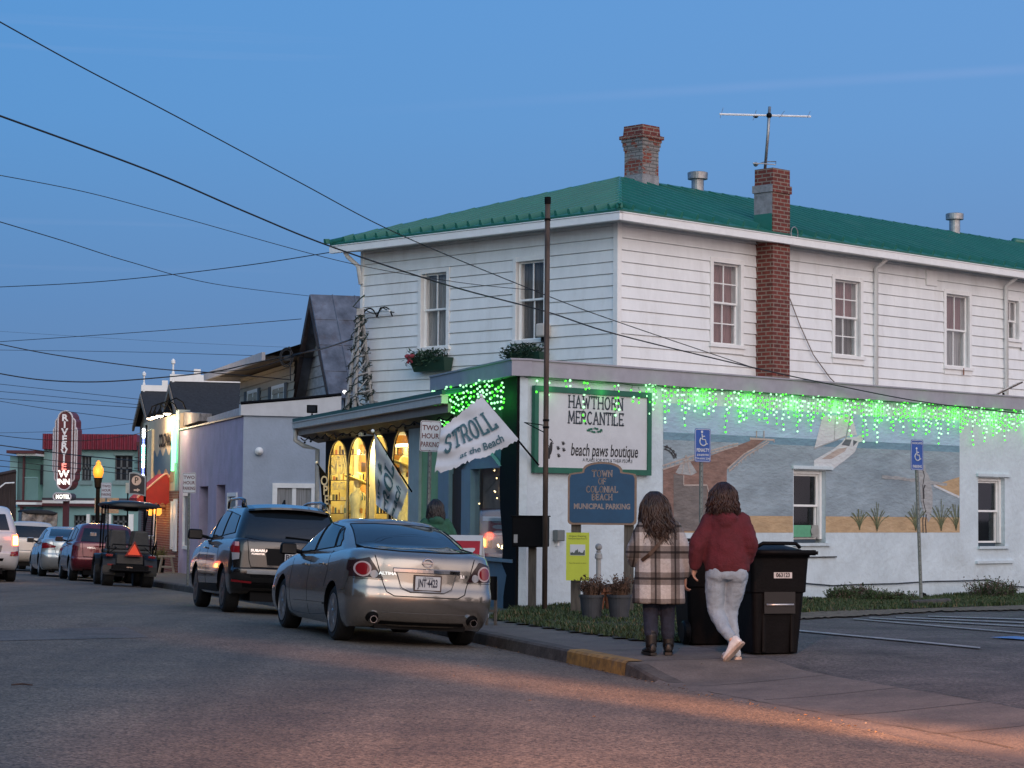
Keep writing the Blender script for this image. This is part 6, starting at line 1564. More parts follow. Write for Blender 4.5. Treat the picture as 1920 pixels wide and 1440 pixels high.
# white SUV driving off, brake lamps lit
brake = glow('brake_glow', (1, .13, .06), 5, False); brake2 = glow('brake_core_glow', (1, .62, .15), 14, False)
ws = dict(SUV); ws.update(W=1.98, wr=.38, L=4.9, gap=.06, rim=rim_d); ws['paint'] = paintm('white_paint', (.62, .62, .62), .05, .3)
ws['belt'] = [(0, 1.18), (3.3, 1.15), (3.7, 1.12), (4.5, 1.05), (4.85, .95)]
ws['cab'] = [(z + .08 + (z - 1) * .12, w_ + .10, xr, xf) for z, w_, xr, xf in SUV['cab']]
wv = Car('driving_car', ws, 'white SUV at the left edge of the road with glowing brake lamp', 'car')
wv.patch('rear_window', cglass, [(-.74, 1.22), (.74, 1.22)], [(-.64, 1.60), (.64, 1.60)], 'r', 16, 8, .006)
wv.sides([([(.6, 1.28), (3.1, 1.2)], [(.72, 1.6), (2.6, 1.62)])])
for sg in (1, -1):
    o = wv.patch('brake_lamp', brake, [(sg * .955, .86), (sg * .80, .86)], [(sg * .93, 1.13), (sg * .80, 1.12)], 'r', 8, 6, .012)
    wv.patch('brake_lamp_core', brake2, [(sg * .93, .88), (sg * .83, .88)], [(sg * .92, 1.08), (sg * .825, 1.08)], 'r', 6, 4, .018, par=o)
    wv.patch('reflector', redl2, [(sg * .95, .62), (sg * .76, .62)], [(sg * .95, .74), (sg * .78, .70)], 'r', 8, 3, .012)
    point('brake_light', (0, 0, 0), 2.5, (1, .12, .05), .1).parent = wv.e
    bpy.data.objects[-1] if 0 else None
for o in wv.e.children:
    if o.type == 'LIGHT': o.location = (-.35, -.85 if o.name.endswith('1') else .85, 1.15)
wv.patch('bumper_trim', bplas, [(-.6, .50), (.6, .50)], [(-.62, .56), (.62, .56)], 'r', 12, 3, .01)
wv.patch('tailgate_recess', M('grey_recess', (.16, .16, .16), rough=.5), [(-.55, .70), (.55, .70)], [(-.58, .86), (.58, .86)], 'r', 12, 3, .008)
wv.plate(.1, .92, .3, .15, 'VA', .02)
mb = MB(); mb.tube([(.1, 0, .42), (-.12, 0, .40)], .03, 8); mb.ball((-.14, 0, .44), .035, 6); mb.build('tow_hitch', bplas, wv.e)
wv.place(28.3, -4.4)

# --- golf carts
def cart(name, lab, t, d, covered, roofz=1.98):
    e = empty(name, (0, 0, 0), 0, lab, 'golf cart', 'golf carts parked along the kerb')
    cm = M('cart_body', (.010, .012, .015), rough=.4, var=.1, coat=.15, spec=.3); sm_ = M('cart_seat', (.07, .07, .072), rough=.6, var=.15, scale=8)
    class X: pass
    x = X(); x.e = e; x.sp = dict(W=1.26, wr=.30, rimr=.17, tw=.26, rim=rim_d, spokes=5)
    for wx in (.45, 2.15):
        for sg in (1, -1): Car.wheel(x, wx, sg)
    mb = MB(); mb.box((1.3, 0, .42), (2.2, .8, .16)); mb.build('chassis', bplas, e, bevel=.03)
    for sg in (1, -1):
        mb = MB(); rings = []
        for k in range(9):
            a = lin(-.15, pi + .15, 8)[k]; cx, cz = .45 - .40 * cos(a), .34 + .40 * sin(a); rings.append([(cx, sg * .34, cz), (cx, sg * .62, cz), (cx, sg * .64, cz + .05), (cx, sg * .34, cz + .07)])
        mb.loft(rings); mb.build('fender', cm, e, smooth=False, bevel=.01)
        mb = MB(); rings = []
        for k in range(9):
            a = lin(-.1, pi + .1, 8)[k]; cx, cz = 2.15 - .38 * cos(a), .34 + .38 * sin(a); rings.append([(cx, sg * .34, cz), (cx, sg * .62, cz), (cx, sg * .64, cz + .05), (cx, sg * .34, cz + .07)])
        mb.loft(rings); mb.build('fender', cm, e, bevel=.01)
        mb = MB(); mb.box((.07, sg * .50, .74), (.03, .17, .06)); mb.build('tail_lamp', redl2, e, bevel=.01)
        mb = MB(); mb.box((.06, sg * .46, .52), (.02, .14, .04)); mb.build('reflector', redl2, e)
    mb = MB(); mb.box((.45, 0, .66), (.62, .72, .30), top=(.9, .95)); mb.build('rear_body', cm, e, bevel=.05)
    mb = MB(); mb.box((2.3, 0, .72), (.6, .95, .42), top=(.6, .8)); mb.build('front_cowl', cm, e, bevel=.08)
    mb = MB(); mb.box((.02, 0, .47), (.12, .86, .12)); mb.box((-.08, 0, .40), (.25, .95, .04)); mb.build('footboard', bplas, e, bevel=.01)
    for sx_, nm in ((.55, 'rear_seat'), (1.25, 'front_seat')):
        mb = MB(); mb.box((sx_ + .22, 0, .84), (.45, 1.06, .10)); o = mb.build(nm, sm_, e, bevel=.04)
        for sg in (1, -1):
            mb = MB(); mb.box((0, 0, 0), (.09, .44, .46), Matrix.Translation((sx_ - .02, sg * .27, 1.12)) @ Matrix.Rotation(R(-9), 4, 'Y'), top=(.7, .72)); mb.build('seat_back', sm_, o, bevel=.05)
    for sg in (1, -1):
        for pp in ([(.12, sg * .52, .70), (.20, sg * .55, 1.2), (.42, sg * .57, roofz - .05)], [(.9, sg * .57, .62), (1.0, sg * .57, 1.1), (.95, sg * .57, roofz - .05)], [(2.2, sg * .50, .9), (1.75, sg * .56, roofz - .06)]):
            mb = MB(); mb.tube(pp, .018, 8); mb.build('roof_post', bplas, e, smooth=True)
        mb = MB(); mb.tube([(.10, sg * .50, .95), (.06, sg * .50, .80), (.06, sg * .35, .92), (.30, sg * .35, .95)], .015, 6); mb.build('armrest', bplas, e, smooth=True)
        mb = MB(); mb.box((2.02, sg * .70, 1.22), (.03, .16, .10)); mb.build('mirror', M('pale_mirror', (.5, .5, .52), rough=.1, metal=.5), e, bevel=.02)
    rings = []
    for xx, w_, zz_ in ((.02, .50, -.02), (.06, .60, .0), (.3, .66, .03), (1.2, .69, .05), (1.9, .66, .02), (2.05, .58, -.03)):
        rings.append([(xx, -w_, roofz + zz_ - .05), (xx, -w_ * .6, roofz + zz_ + .02), (xx, 0, roofz + zz_ + .045), (xx, w_ * .6, roofz + zz_ + .02), (xx, w_, roofz + zz_ - .05), (xx, w_ * .9, roofz + zz_ - .09), (xx, -w_ * .9, roofz + zz_ - .09)])
    mb = MB(); mb.loft(rings); mb.build('roof', cm if not covered else M('black_canvas', (.02, .02, .022), rough=.8, var=.3), e, smooth=True)
    if covered:
        mb = MB()
        for sg in (1, -1):
            mb.grid([[(xx, sg * (.62 + .02 * sin(xx * 9 + z * 4)), z) for xx in lin(.1, 1.9, 30)] for z in lin(.75, roofz - .05, 10)])
        mb.grid([[(.08 + .02 * sin(y * 11 + z * 7), y, z) for y in lin(-.62, .62, 30)] for z in lin(.75, roofz - .05, 10)])
        mb.build('clear_curtain', M('crinkled_clear_vinyl', (.16, .14, .13), rough=.25, var=.7, scale=5, bump=.8, bscale=6), e, smooth=True)
    else:
        mb = MB(); P = [(-.04, -.22 * sc_ - .02, z) for sc_, z in ((0, 0),)]
        def tri(r_, z0, x_): return [(x_, r_ * cos(R(90 + 120 * k)) - .06, z0 + r_ * sin(R(90 + 120 * k))) for k in range(3)]
        o = MB(); o.prism(tri(.245, .86, -.05), (.012, 0, 0)); to = o.build('warning_triangle', redl2, e)
        o = MB(); o.prism(tri(.17, .86, -.066), (.012, 0, 0)); o.build('triangle_centre', M('orange_red_reflector', (.85, .07, .03), rough=.4, var=0, emit=(1, .08, .02), estr=.25), to)
        mb = MB(); mb.tube([(.0, -.55, .95), (-.02, -.55, 1.0), (-.02, .45, 1.0), (.0, .45, .95)], .016, 8); mb.tube([(.0, -.56, .78), (-.04, -.58, .98), (.04, -.58, 1.12), (.1, -.55, .9)], .016, 8); mb.build('grab_rail', bplas, e, smooth=True)
        mb = MB(); mb.box((.60, 0, roofz - .13), (.4, .32, .08)); mb.build('roof_speaker', bplas, e, bevel=.03)
        mb = MB(); mb.box((-.045, 0.02, .475), (.006, .14, .02)); mb.build('badge', chrome, e)
        mb = MB(); mb.tube([(1.95, .27, .95), (1.7, .27, 1.1)], .02, 6); mb.tube([(1.7 + .0 * cos(t), .27 + .17 * cos(t), 1.12 + .14 * sin(t)) for t in lin(0, 2 * pi, 18)], .014, 6); mb.build('steering_wheel', bplas, e, smooth=True)
    c = xy(t, d); zl = Gtd(t + 1.2, d - .55); zr = Gtd(t + 1.2, d + .55)
    e.location = (c.x, c.y, (zl + zr) / 2 + .012 * 0); e.rotation_euler = (math.atan((zl - zr) / 1.1), .0135, R(90) + UA); return e
cart('golf_cart', 'black golf cart with red warning triangle on its back', 27.6, -.92, False)
cart('golf_cart', 'golf cart with black roof and clear curtains in front of the motel', 56, -.8, True, 2.12)
# ------------------------------------------------------------------ people
skin = M('skin', (.50, .30, .22), rough=.5, var=.06)
def ovals(mb, rings, n=24):
    """rings: (z, cx, cy, rx, ry)"""
    mb.loft([[(cx + rx * cos(2 * pi * k / n), cy + ry * sin(2 * pi * k / n), z) for k in range(n)] for z, cx, cy, rx, ry in rings])
def ptube(mb, pts, rs, n=14):
    P = [Vector(p) for p in pts]; Q, Rr = [], []
    for i in range(len(P) - 1):
        for k in range(4):
            f = k / 4; Q.append(P[i].lerp(P[i + 1], f)); Rr.append(rs[i] + (rs[i + 1] - rs[i]) * f)
    Q.append(P[-1]); Rr.append(rs[-1])
    for _ in range(2): Q = [Q[0]] + [(Q[i - 1] + Q[i] * 2 + Q[i + 1]) / 4 for i in range(1, len(Q) - 1)] + [Q[-1]]
    mb.tube(Q, Rr, n)
    mb.ball(Q[0], Rr[0] * .98, 6); mb.ball(Q[-1], Rr[-1] * .98, 6)
def hand(mb, w_, d, out, k=1.0):
    """w_: wrist, d: direction of the fingers, out: thumb side"""
    w_ = Vector(w_); d = Vector(d).normalized(); o = Vector(out).normalized(); nrm = d.cross(o).normalized(); o = nrm.cross(d)
    ptube(mb, [w_ - d * .02, w_ + d * .04, w_ + d * .085], [.026, .030, .026], 10)
    mb.loft([[w_ + d * a + o * (x * wd) + nrm * (y * .013) for x, y in ((-1, -.6), (-.3, -1), (.4, -1), (1, -.5), (1, .5), (.4, 1), (-.3, 1), (-1, .6))] for a, wd in ((.0, .026), (.04, .038), (.092, .040))])
    for i, (x, l_) in enumerate(((.030, .066), (.011, .075), (-.010, .070), (-.029, .054))):
        b = w_ + d * .088 + o * x; curl = nrm * (.018 + .004 * i)
        ptube(mb, [b, b + d * l_ * .45 + curl * .35, b + d * l_ * .78 + curl * 1.1, b + d * l_ * .92 + curl * 2.0], [.0095, .009, .0082, .007], 8)
    ptube(mb, [w_ + d * .02 + o * .026, w_ + d * .055 + o * .052 + nrm * .008, w_ + d * .085 + o * .058 + nrm * .018], [.012, .0105, .008], 8)
def head(mb, c, yaw=0):
    T = Matrix.Translation(c) @ Matrix.Rotation(yaw, 4, 'Z')
    mb.ball((0, 0, 0.01), .10, 12, T, sc=(.78, .95, 1.15)); mb.ball((0, .035, -.055), .065, 10, T, sc=(.85, .85, .95))
    mb.tube([(0, .085, .02), (0, .112, -.028), (0, .09, -.038)], [.010, .017, .012], 8, T)
    for s_ in (1, -1): mb.ball((s_ * .079, -.002, -.01), .026, 6, T, sc=(.35, .7, 1.15)); mb.ball((s_ * .03, .084, .012), .014, 6, T)
    mb.tube([(-.024, .090, -.070), (0, .097, -.068), (.024, .090, -.070)], [.006, .009, .006], 6, T)
def strands(name, m, par, c, n, length, spread, wave, rad=.0045, down=.0, seed=1, yaw=0, back=True, jx=0):
    """locks of hair hanging from a scalp centred at c (facing +y)"""
    rw = random.Random(seed); mb = MB(); c = Vector(c)
    mb.ball(c + Vector((0, -.012, .008)), .106, 12, sc=(.88, .98, 1.04))
    for k in range(n):
        a = rw.uniform(pi * .98, 2 * pi + .02) if rw.random() < .85 else rw.uniform(0, 2 * pi); e = rw.uniform(.15, 1.45)
        d = Vector((cos(a) * cos(e), sin(a) * cos(e), sin(e)))
        if d.y > .5 and e < 1.0: continue
        p0 = c + Vector((d.x * .088, d.y * .098 - .01, d.z * .106 + .012)); L_ = length * rw.uniform(.65, 1.08); P = []; ph = rw.uniform(0, 6.3); ph2 = rw.uniform(0, 6.3); wv = wave * rw.uniform(.3, 1.7)
        ox = Vector((cos(a), min(.1, sin(a)), 0)) * spread
        m_ = 12
        for i in range(m_ + 1):
            f = i / m_; g_ = f * L_
            drop_ = g_ + .10 * (f ** .5) * max(0, d.z)
            lat = min(1, f * 3.0)
            q = Vector((p0.x + (cos(a) * .105 - d.x * .088) * lat * .9 + ox.x * f + wv * sin(ph + f * 6.5) * (.35 + f) ** .6 + jx * f * f, p0.y + (min(.2, sin(a)) * .115 - d.y * .098) * lat * .9 + ox.y * f + wv * cos(ph2 + f * 8) * f ** .5, p0.z - drop_ * (.25 + .75 * min(1, f * 2)) + .012 * (1 - f)))
            P.append(q)
        mb.tube(P, [rad * (.8 + .9 * sin(pi * min(1, f * 1.05))) * (1 if f < .9 else .6) for f in lin(0, 1, m_)], 5)
    return mb.build(name, m, par, smooth=True)
def shoe(name, m, sole, par, ankle, d, lift=0, L_=.26, up=Vector((0, 0, 1))):
    """ankle: joint; d: toe direction"""
    d = Vector(d).normalized(); up = (up - d * up.dot(d)).normalized(); s_ = d.cross(up); a = Vector(ankle)
    def P(x, y, z): return a + d * x + s_ * y + up * z
    secs = [(-.075, .030, -.085, -.01), (-.06, .036, -.085, .02), (0, .040, -.085, .035), (.06, .043, -.085, -.015), (.12, .047, -.085, -.035), (.17, .043, -.085, -.045), (.195, .028, -.083, -.058)]
    mb = MB(); mb.loft([[P(x, w_ * c_, zb + (zt - zb) * q) for c_, q in ((-1, 0), (-1.05, .35), (-.8, .8), (-.3, 1), (.3, 1), (.8, .8), (1.05, .35), (1, 0))] for x, w_, zb, zt in secs])
    o = mb.build(name, m, par, smooth=True); md = o.modifiers.new('s', 'SUBSURF'); md.levels = 1; md.render_levels = 1
    mb = MB(); mb.loft([[P(x, w_ * 1.08, -.108), P(x, w_ * 1.1, -.082), P(x, -w_ * 1.1, -.082), P(x, -w_ * 1.08, -.108)] for x, w_, zb, zt in secs]); mb.build('sole', sole, o)
    return o

def plaid():
    m = M('plaid_wool', (.50, .49, .475), rough=.95, var=.12, scale=40, bump=.5, bscale=120); t = m.node_tree; n = t.nodes; l = t.links; b = n['Principled BSDF']
    src = b.inputs['Base Color'].links[0].from_socket; tcn = n.new('ShaderNodeTexCoord'); sp_ = n.new('ShaderNodeSeparateXYZ'); l.new(tcn.outputs['Object'], sp_.inputs[0])
    def mth(op, a, v):
        q = n.new('ShaderNodeMath'); q.operation = op
        if hasattr(a, 'links') or not isinstance(a, float): l.new(a, q.inputs[0])
        q.inputs[1].default_value = v; return q.outputs[0]
    out = src
    def mul(out, fac, col):
        x = n.new('ShaderNodeMix'); x.data_type = 'RGBA'; x.blend_type = 'MULTIPLY'; x.inputs[7].default_value = (*col, 1); l.new(fac, x.inputs[0]); l.new(out, x.inputs[6]); return x.outputs[2]
    for axis, per, off in ((0, .205, .06), (2, .265, .02)):
        f = mth('FRACT', mth('MULTIPLY', mth('ADD', sp_.outputs[axis], off + 10), 1 / per), 0)
        band_ = mth('GREATER_THAN', f, .52); out = mul(out, band_, (.42, .40, .39))
        ln = mth('LESS_THAN', mth('ABSOLUTE', mth('SUBTRACT', f, .76), 0), .045); out = mul(out, ln, (.22, .21, .22))
    l.new(out, b.inputs['Base Color']); return m
denim_l = M('light_denim', (.25, .325, .40), rough=.85, var=.14, scale=7, dirt=(.36, .43, .50), dscale=4, damt=.35, bump=.35, bscale=90)
denim_d = M('dark_denim', (.012, .018, .038), rough=.85, var=.25, scale=8, bump=.3, bscale=90)
redj = M('burgundy_fleece', (.088, .012, .020), rough=.95, var=.15, scale=9, bump=.5, bscale=70)
hair_r = M('auburn_hair', (.032, .013, .009), rough=.45, var=.4, scale=14); hair_b = M('brown_hair', (.036, .021, .016), rough=.42, var=.5, scale=12); hair_k = M('black_hair', (.015, .009, .010), rough=.4, var=.3)
scarf_m = M('navy_scarf', (.008, .008, .016), rough=.9, var=.2, bump=.4, bscale=40); whs = M('white_sneaker', (.62, .62, .62), rough=.6, var=.15, scale=20); sole_m = M('pale_sole', (.42, .33, .27), rough=.7, var=.25, scale=15); bootm = M('black_boot', (.006, .005, .005), rough=.5, var=.3, scale=14)

# --- woman in the burgundy jacket
p = gg(1362, 1236.5)
W1 = empty('person', p[:], R(-2), 'person in burgundy hooded jacket, pale jeans and white sneakers walking away beside the wheelie bin', 'person')
hL, hR = (-.095, 0, .90), (.095, 0, .90)
kL, kR = (-.10, .07, .47), (.03, .10, .49)
aL, aR = (.045, -.14, .20), (.085, .06, .11)
b = MB(); ovals(b, [(.86, 0, 0, .15, .11), (.95, 0, 0, .17, .12), (1.1, 0, .01, .13, .10), (1.25, 0, .0, .155, .10), (1.40, -.01, 0, .16, .09), (1.46, -.02, 0, .08, .06)])
ptube(b, [(-.03, 0, 1.42), (-.035, .02, 1.56)], [.055, .05]); head(b, (-.035, .035, 1.625), R(25))
ptube(b, [hL, kL, aL], [.080, .045, .034]); ptube(b, [hR, kR, aR], [.080, .045, .034])
sL, eL, wL = (-.18, 0, 1.38), (-.275, -.03, 1.12), (-.315, .04, .925); sR, eR, wR = (.16, 0, 1.38), (.225, -.04, 1.12), (.20, .10, .96)
ptube(b, [sL, eL, wL], [.05, .038, .027]); ptube(b, [sR, eR, wR], [.05, .038, .027])
hand(b, wL, (-.1, .25, -1), (.3, 1, .1)); hand(b, wR, (-.2, .8, -.5), (-1, .2, .3))
organic(b, 'body', skin, W1, voxel=.008, smooth=2)
j = MB(); ovals(j, [(.865, .005, 0, .215, .15), (.90, .005, 0, .228, .165), (.96, .005, 0, .232, .17), (1.08, .0, .0, .222, .165), (1.22, -.005, 0, .218, .155), (1.34, -.01, 0, .210, .135), (1.41, -.015, 0, .165, .11), (1.46, -.02, 0, .09, .08)], 32)
ptube(j, [(-.17, 0, 1.375), (-.30, -.05, 1.12), (-.315, .03, .935)], [.085, .088, .064]); ptube(j, [(.15, 0, 1.375), (.235, -.06, 1.13), (.20, .08, .99)], [.085, .082, .066])
j.ball((-.015, -.085, 1.40), .10, 10, sc=(1.25, .75, .70)); j.ball((-.015, -.12, 1.345), .06, 8, sc=(1.15, .6, .9))
organic(j, 'jacket', redj, W1, voxel=.014, smooth=5, wrinkle=.035, wscale=.11)
g_ = MB(); ovals(g_, [(.79, 0, 0, .19, .13), (.84, 0, -.005, .205, .15), (.90, 0, 0, .21, .14), (.96, 0, 0, .20, .13)], 28)
g_.ball((-.09, -.05, .85), .105, 8, sc=(1, .9, 1)); g_.ball((.10, -.05, .85), .105, 8, sc=(1, .9, 1))
ptube(g_, [(-.105, 0, .84), (-.115, .03, .66), (-.105, .065, .47), (-.045, -.03, .34), (.03, -.115, .235)], [.112, .098, .080, .070, .058]); ptube(g_, [(.105, 0, .84), (.085, .05, .66), (.04, .095, .48), (.06, .08, .30), (.083, .06, .135)], [.112, .095, .074, .066, .058])
organic(g_, 'jeans', denim_l, W1, voxel=.011, smooth=4, wrinkle=.020, wscale=.06)
shoe('sneaker', whs, sole_m, W1, (.045, -.14, .195), (-.62, .30, -.70), up=Vector((-.6, .4, .6))); shoe('sneaker', whs, sole_m, W1, (.085, .06, .108), (-.55, 1, 0))
strands('hair', hair_r, W1, (-.035, .03, 1.625), 620, .21, .045, .022, rad=.0036, seed=3)
sc_m = MB(); sc_m.tube([(-.03 + .098 * cos(t), .0 + .085 * sin(t), 1.475 + .012 * sin(3 * t)) for t in lin(0, 2 * pi, 24)], .042, 10); sc_m.tube([(-.03 + .082 * cos(t), .0 + .075 * sin(t), 1.515 + .01 * cos(3 * t)) for t in lin(0, 2 * pi, 24)], .034, 10); sc_m.build('scarf', scarf_m, W1, smooth=True)

# --- woman in the plaid coat
p = gg(1236, 1229)
W2 = empty('person', p[:], R(4), 'person with long wavy brown hair, plaid wool coat, dark jeans and black boots', 'person')
b = MB(); ovals(b, [(.84, 0, 0, .15, .11), (.93, 0, 0, .16, .12), (1.05, 0, .01, .13, .10), (1.2, 0, 0, .15, .10), (1.32, 0, 0, .15, .09), (1.38, -.02, 0, .08, .06)])
ptube(b, [(-.03, 0, 1.34), (-.05, .02, 1.48)], [.052, .048]); head(b, (-.055, .035, 1.535), R(20))
ptube(b, [(-.09, 0, .86), (-.085, .05, .46), (-.085, -.02, .12)], [.085, .055, .038]); ptube(b, [(.09, 0, .86), (.085, .02, .46), (.10, .04, .11)], [.085, .055, .038])
ptube(b, [(-.17, 0, 1.29), (-.27, -.02, 1.04), (-.22, .16, .93)], [.05, .038, .027]); ptube(b, [(.16, 0, 1.29), (.235, -.01, 1.04), (.26, .06, .80)], [.05, .038, .027])
hand(b, (-.22, .16, .93), (.5, .8, 0), (.2, 0, 1)); hand(b, (.26, .06, .80), (.05, .2, -1), (-.2, 1, 0))
organic(b, 'body', skin, W2, voxel=.008, smooth=2)
j = MB(); ovals(j, [(.525, -.01, 0, .275, .20), (.60, -.01, 0, .270, .20), (.80, -.005, 0, .255, .185), (1.0, 0, 0, .235, .165), (1.15, 0, 0, .225, .155), (1.27, -.005, 0, .215, .13), (1.34, -.01, 0, .165, .11), (1.40, -.02, 0, .09, .085)], 32)
ptube(j, [(-.16, 0, 1.29), (-.275, -.03, 1.05), (-.25, .10, .96)], [.085, .085, .07]); ptube(j, [(.15, 0, 1.29), (.25, -.02, 1.05), (.265, .04, .84)], [.082, .078, .068])
organic(j, 'coat', plaid(), W2, voxel=.014, smooth=5, wrinkle=.028, wscale=.14)
g_ = MB(); ptube(g_, [(-.09, 0, .80), (-.085, .05, .48), (-.085, -.01, .22)], [.105, .080, .070]); ptube(g_, [(.09, 0, .80), (.085, .03, .48), (.095, .04, .20)], [.105, .080, .068]); ovals(g_, [(.74, 0, 0, .17, .12), (.92, 0, 0, .18, .13)])
organic(g_, 'jeans', denim_d, W2, voxel=.012, smooth=4, wrinkle=.018, wscale=.05)
for a_, d_ in (((-.085, -.02, .115), (-.22, 1, 0)), ((.098, .04, .115), (.12, 1, 0))):
    o = shoe('boot', bootm, bootm, W2, a_, d_); mb = MB(); ptube(mb, [Vector(a_) + Vector((0, 0, -.03)), Vector(a_) + Vector((0, .005, .12))], [.056, .062]); mb.build('boot_shaft', bootm, o, smooth=True)
strands('hair', hair_b, W2, (-.055, .03, 1.535), 800, .40, .06, .030, rad=.0037, seed=6, jx=.06)
mb = MB(); P = [(.13, -.10, 1.33), (.06, -.150, 1.24), (-.04, -.172, 1.12), (-.13, -.165, 1.02), (-.20, -.12, .96)]
mb.grid([[Vector(q) + Vector((-.012 * e, 0, .014 * e)) for q in P] for e in (-1, 1)]); o = mb.build('bag_strap', M('brown_leather', (.05, .028, .018), rough=.5), W2); md = o.modifiers.new('s', 'SOLIDIFY'); md.thickness = .006

# --- person in green by the shop door
p = at(817, 960, 31.2); p.z = G(p.x, p.y)
W3 = empty('person', p[:], R(10), 'person with dark hair in green jacket standing by the shop door behind the taupe sedan', 'person'); W3.scale = (.94, .94, .94)
b = MB(); ovals(b, [(.84, 0, 0, .15, .11), (.93, 0, 0, .17, .12), (1.08, 0, .01, .13, .10), (1.25, 0, 0, .155, .10), (1.38, 0, 0, .16, .09), (1.44, 0, 0, .08, .06)])
ptube(b, [(0, 0, 1.40), (0, .02, 1.54)], [.055, .05]); head(b, (0, .03, 1.59), 0)
for s_ in (1, -1): ptube(b, [(s_ * .09, 0, .88), (s_ * .10, .03, .47), (s_ * .10, 0, .10)], [.085, .055, .038]); ptube(b, [(s_ * .17, 0, 1.36), (s_ * .25, .02, 1.10), (s_ * .16, .25, 1.05)], [.05, .038, .027]); hand(b, (s_ * .16, .25, 1.05), (-s_ * .3, 1, 0), (0, 0, 1))
organic(b, 'body', skin, W3, voxel=.009, smooth=2)
j = MB(); ovals(j, [(.84, 0, 0, .22, .15), (1.0, 0, 0, .235, .165), (1.2, 0, 0, .225, .16), (1.34, 0, 0, .21, .13), (1.42, 0, 0, .13, .10), (1.46, 0, 0, .09, .08)], 28)
for s_ in (1, -1): ptube(j, [(s_ * .16, 0, 1.35), (s_ * .27, .0, 1.12), (s_ * .18, .20, 1.06)], [.085, .085, .065])
j.ball((0, -.09, 1.40), .10, 8, sc=(1.2, .7, .7))
organic(j, 'jacket', M('green_jacket', (.022, .095, .058), rough=.85, var=.2, scale=8), W3, voxel=.014, smooth=5, wrinkle=.03, wscale=.1)
g_ = MB(); ovals(g_, [(.78, 0, 0, .18, .13), (.92, 0, 0, .19, .13)]); [ptube(g_, [(s_ * .095, 0, .83), (s_ * .10, .03, .48), (s_ * .10, 0, .12)], [.105, .08, .07]) for s_ in (1, -1)]
organic(g_, 'trousers', denim_d, W3, voxel=.013, smooth=4)
for s_ in (1, -1): shoe('boot', bootm, bootm, W3, (s_ * .10, 0, .11), (s_ * .1, 1, 0))
strands('hair', hair_k, W3, (0, .025, 1.59), 260, .24, .03, .01, rad=.0065, seed=8)
# ------------------------------------------------------------------ signs
signw = M('sign_white', (.60, .62, .65), rough=.45, var=.04)
steel = M('galvanised_post', (.20, .22, .21), rough=.5, metal=.5, var=.2, scale=12)
signb = M('sign_blue', (.015, .085, .36), rough=.45, var=.06); ink = M('sign_black', (.018, .018, .02), rough=.5, var=0); inkr = M('sign_dark_red', (.12, .02, .025), rough=.5, var=0)
def rrect(w_, h_, r_, n=5):
    P = []
    for cx, cy, a0 in ((w_ / 2 - r_, h_ / 2 - r_, 0), (-w_ / 2 + r_, h_ / 2 - r_, 90), (-w_ / 2 + r_, -h_ / 2 + r_, 180), (w_ / 2 - r_, -h_ / 2 + r_, 270)):
        P += [(cx + r_ * cos(R(a0 + 90 * k / n)), cy + r_ * sin(R(a0 + 90 * k / n))) for k in range(n + 1)]
    return P
def face(e, rz, z, y=-.03):               # sign face frame in the local space of e, facing -y
    return Matrix.Translation((0, 0, z)) @ Matrix.Rotation(rz, 4, 'Z') @ Matrix.Translation((0, y, 0)) @ Matrix.Rotation(R(90), 4, 'X')
def upost(e, h_, lean=0, m=None):
    mb = MB(); mb.prism([(-.03, 0, 0), (-.012, -.02, 0), (.012, -.02, 0), (.03, 0, 0), (.012, -.008, 0), (-.012, -.008, 0)], (lean, 0, h_)); o = mb.build('post', m or steel, e)
    mb = MB()
    for k in range(int(h_ / .08)): z = .04 + k * .08; mb.box((lean * z / h_, -.0205, z), (.008, .003, .02))
    mb.build('post_holes', ink, o); return o
def panel(e, F, w_, h_, m, name='sign_face', r_=.03, th=.004, border=None):
    mb = MB(); P = rrect(w_, h_, r_); mb.prism([(x, y, 0) for x, y in P], (0, 0, th), F); o = mb.build(name, m, e)
    if border:
        mb = MB(); Q = rrect(w_ - .02, h_ - .02, r_ * .8); Q2 = rrect(w_ - .034, h_ - .034, r_ * .7)
        n = len(Q); mb.add([(x, y, th + .001) for x, y in Q + Q2], [(i, (i + 1) % n, n + (i + 1) % n, n + i) for i in range(n)], F); mb.build('border', border, o)
    return o
def text_on(o, F, items, m, name='lettering'):
    mb = MB()
    for txt, x, y, size, sxx, bold in items: put_text(mb, txt, F @ Matrix.Translation((0, 0, .0065)), x, y, size=size, sx=sxx, bold=bold)
    return mb.build(name, m, o)
def two_hour(x, y, zc, lab, lean=0, rz=0):
    g0_ = G(x, y); e = empty('parking_sign', (x, y, g0_), 0, lab, 'road sign', 'two hour parking signs'); zc -= g0_
    upost(e, zc + .2, lean); F = face(e, rz, zc) @ Matrix.Translation((lean, 0, 0)) @ Matrix.Rotation(-R(2) if lean else 0, 4, 'Z')
    o = panel(e, F, .305, .457, signw, border=inkr); text_on(o, F, [('TWO', 0, .12, .105, .95, .002), ('HOUR', 0, -.0, .105, .85, .002), ('PARKING', 0, -.125, .105, .62, .002)], inkr)
    mb = MB(); mb.ball((0, .21, .006), .008, 4, F); mb.ball((0, -.21, .006), .008, 4, F); mb.build('bolt', steel, o)
q = at(802, 818, 33.0); two_hour(q.x, q.y, q.z, 'large white TWO HOUR PARKING sign on perforated post in front of the arched windows', .04)
q = at(355, 905.5, 50.5); two_hour(q.x, q.y, q.z, 'white TWO HOUR PARKING sign beside the lilac wall ahead of the dark SUV')
q = at(199.5, 919.5, 66); two_hour(q.x, q.y, q.z, 'small distant TWO HOUR PARKING sign right of the lit street lamp')

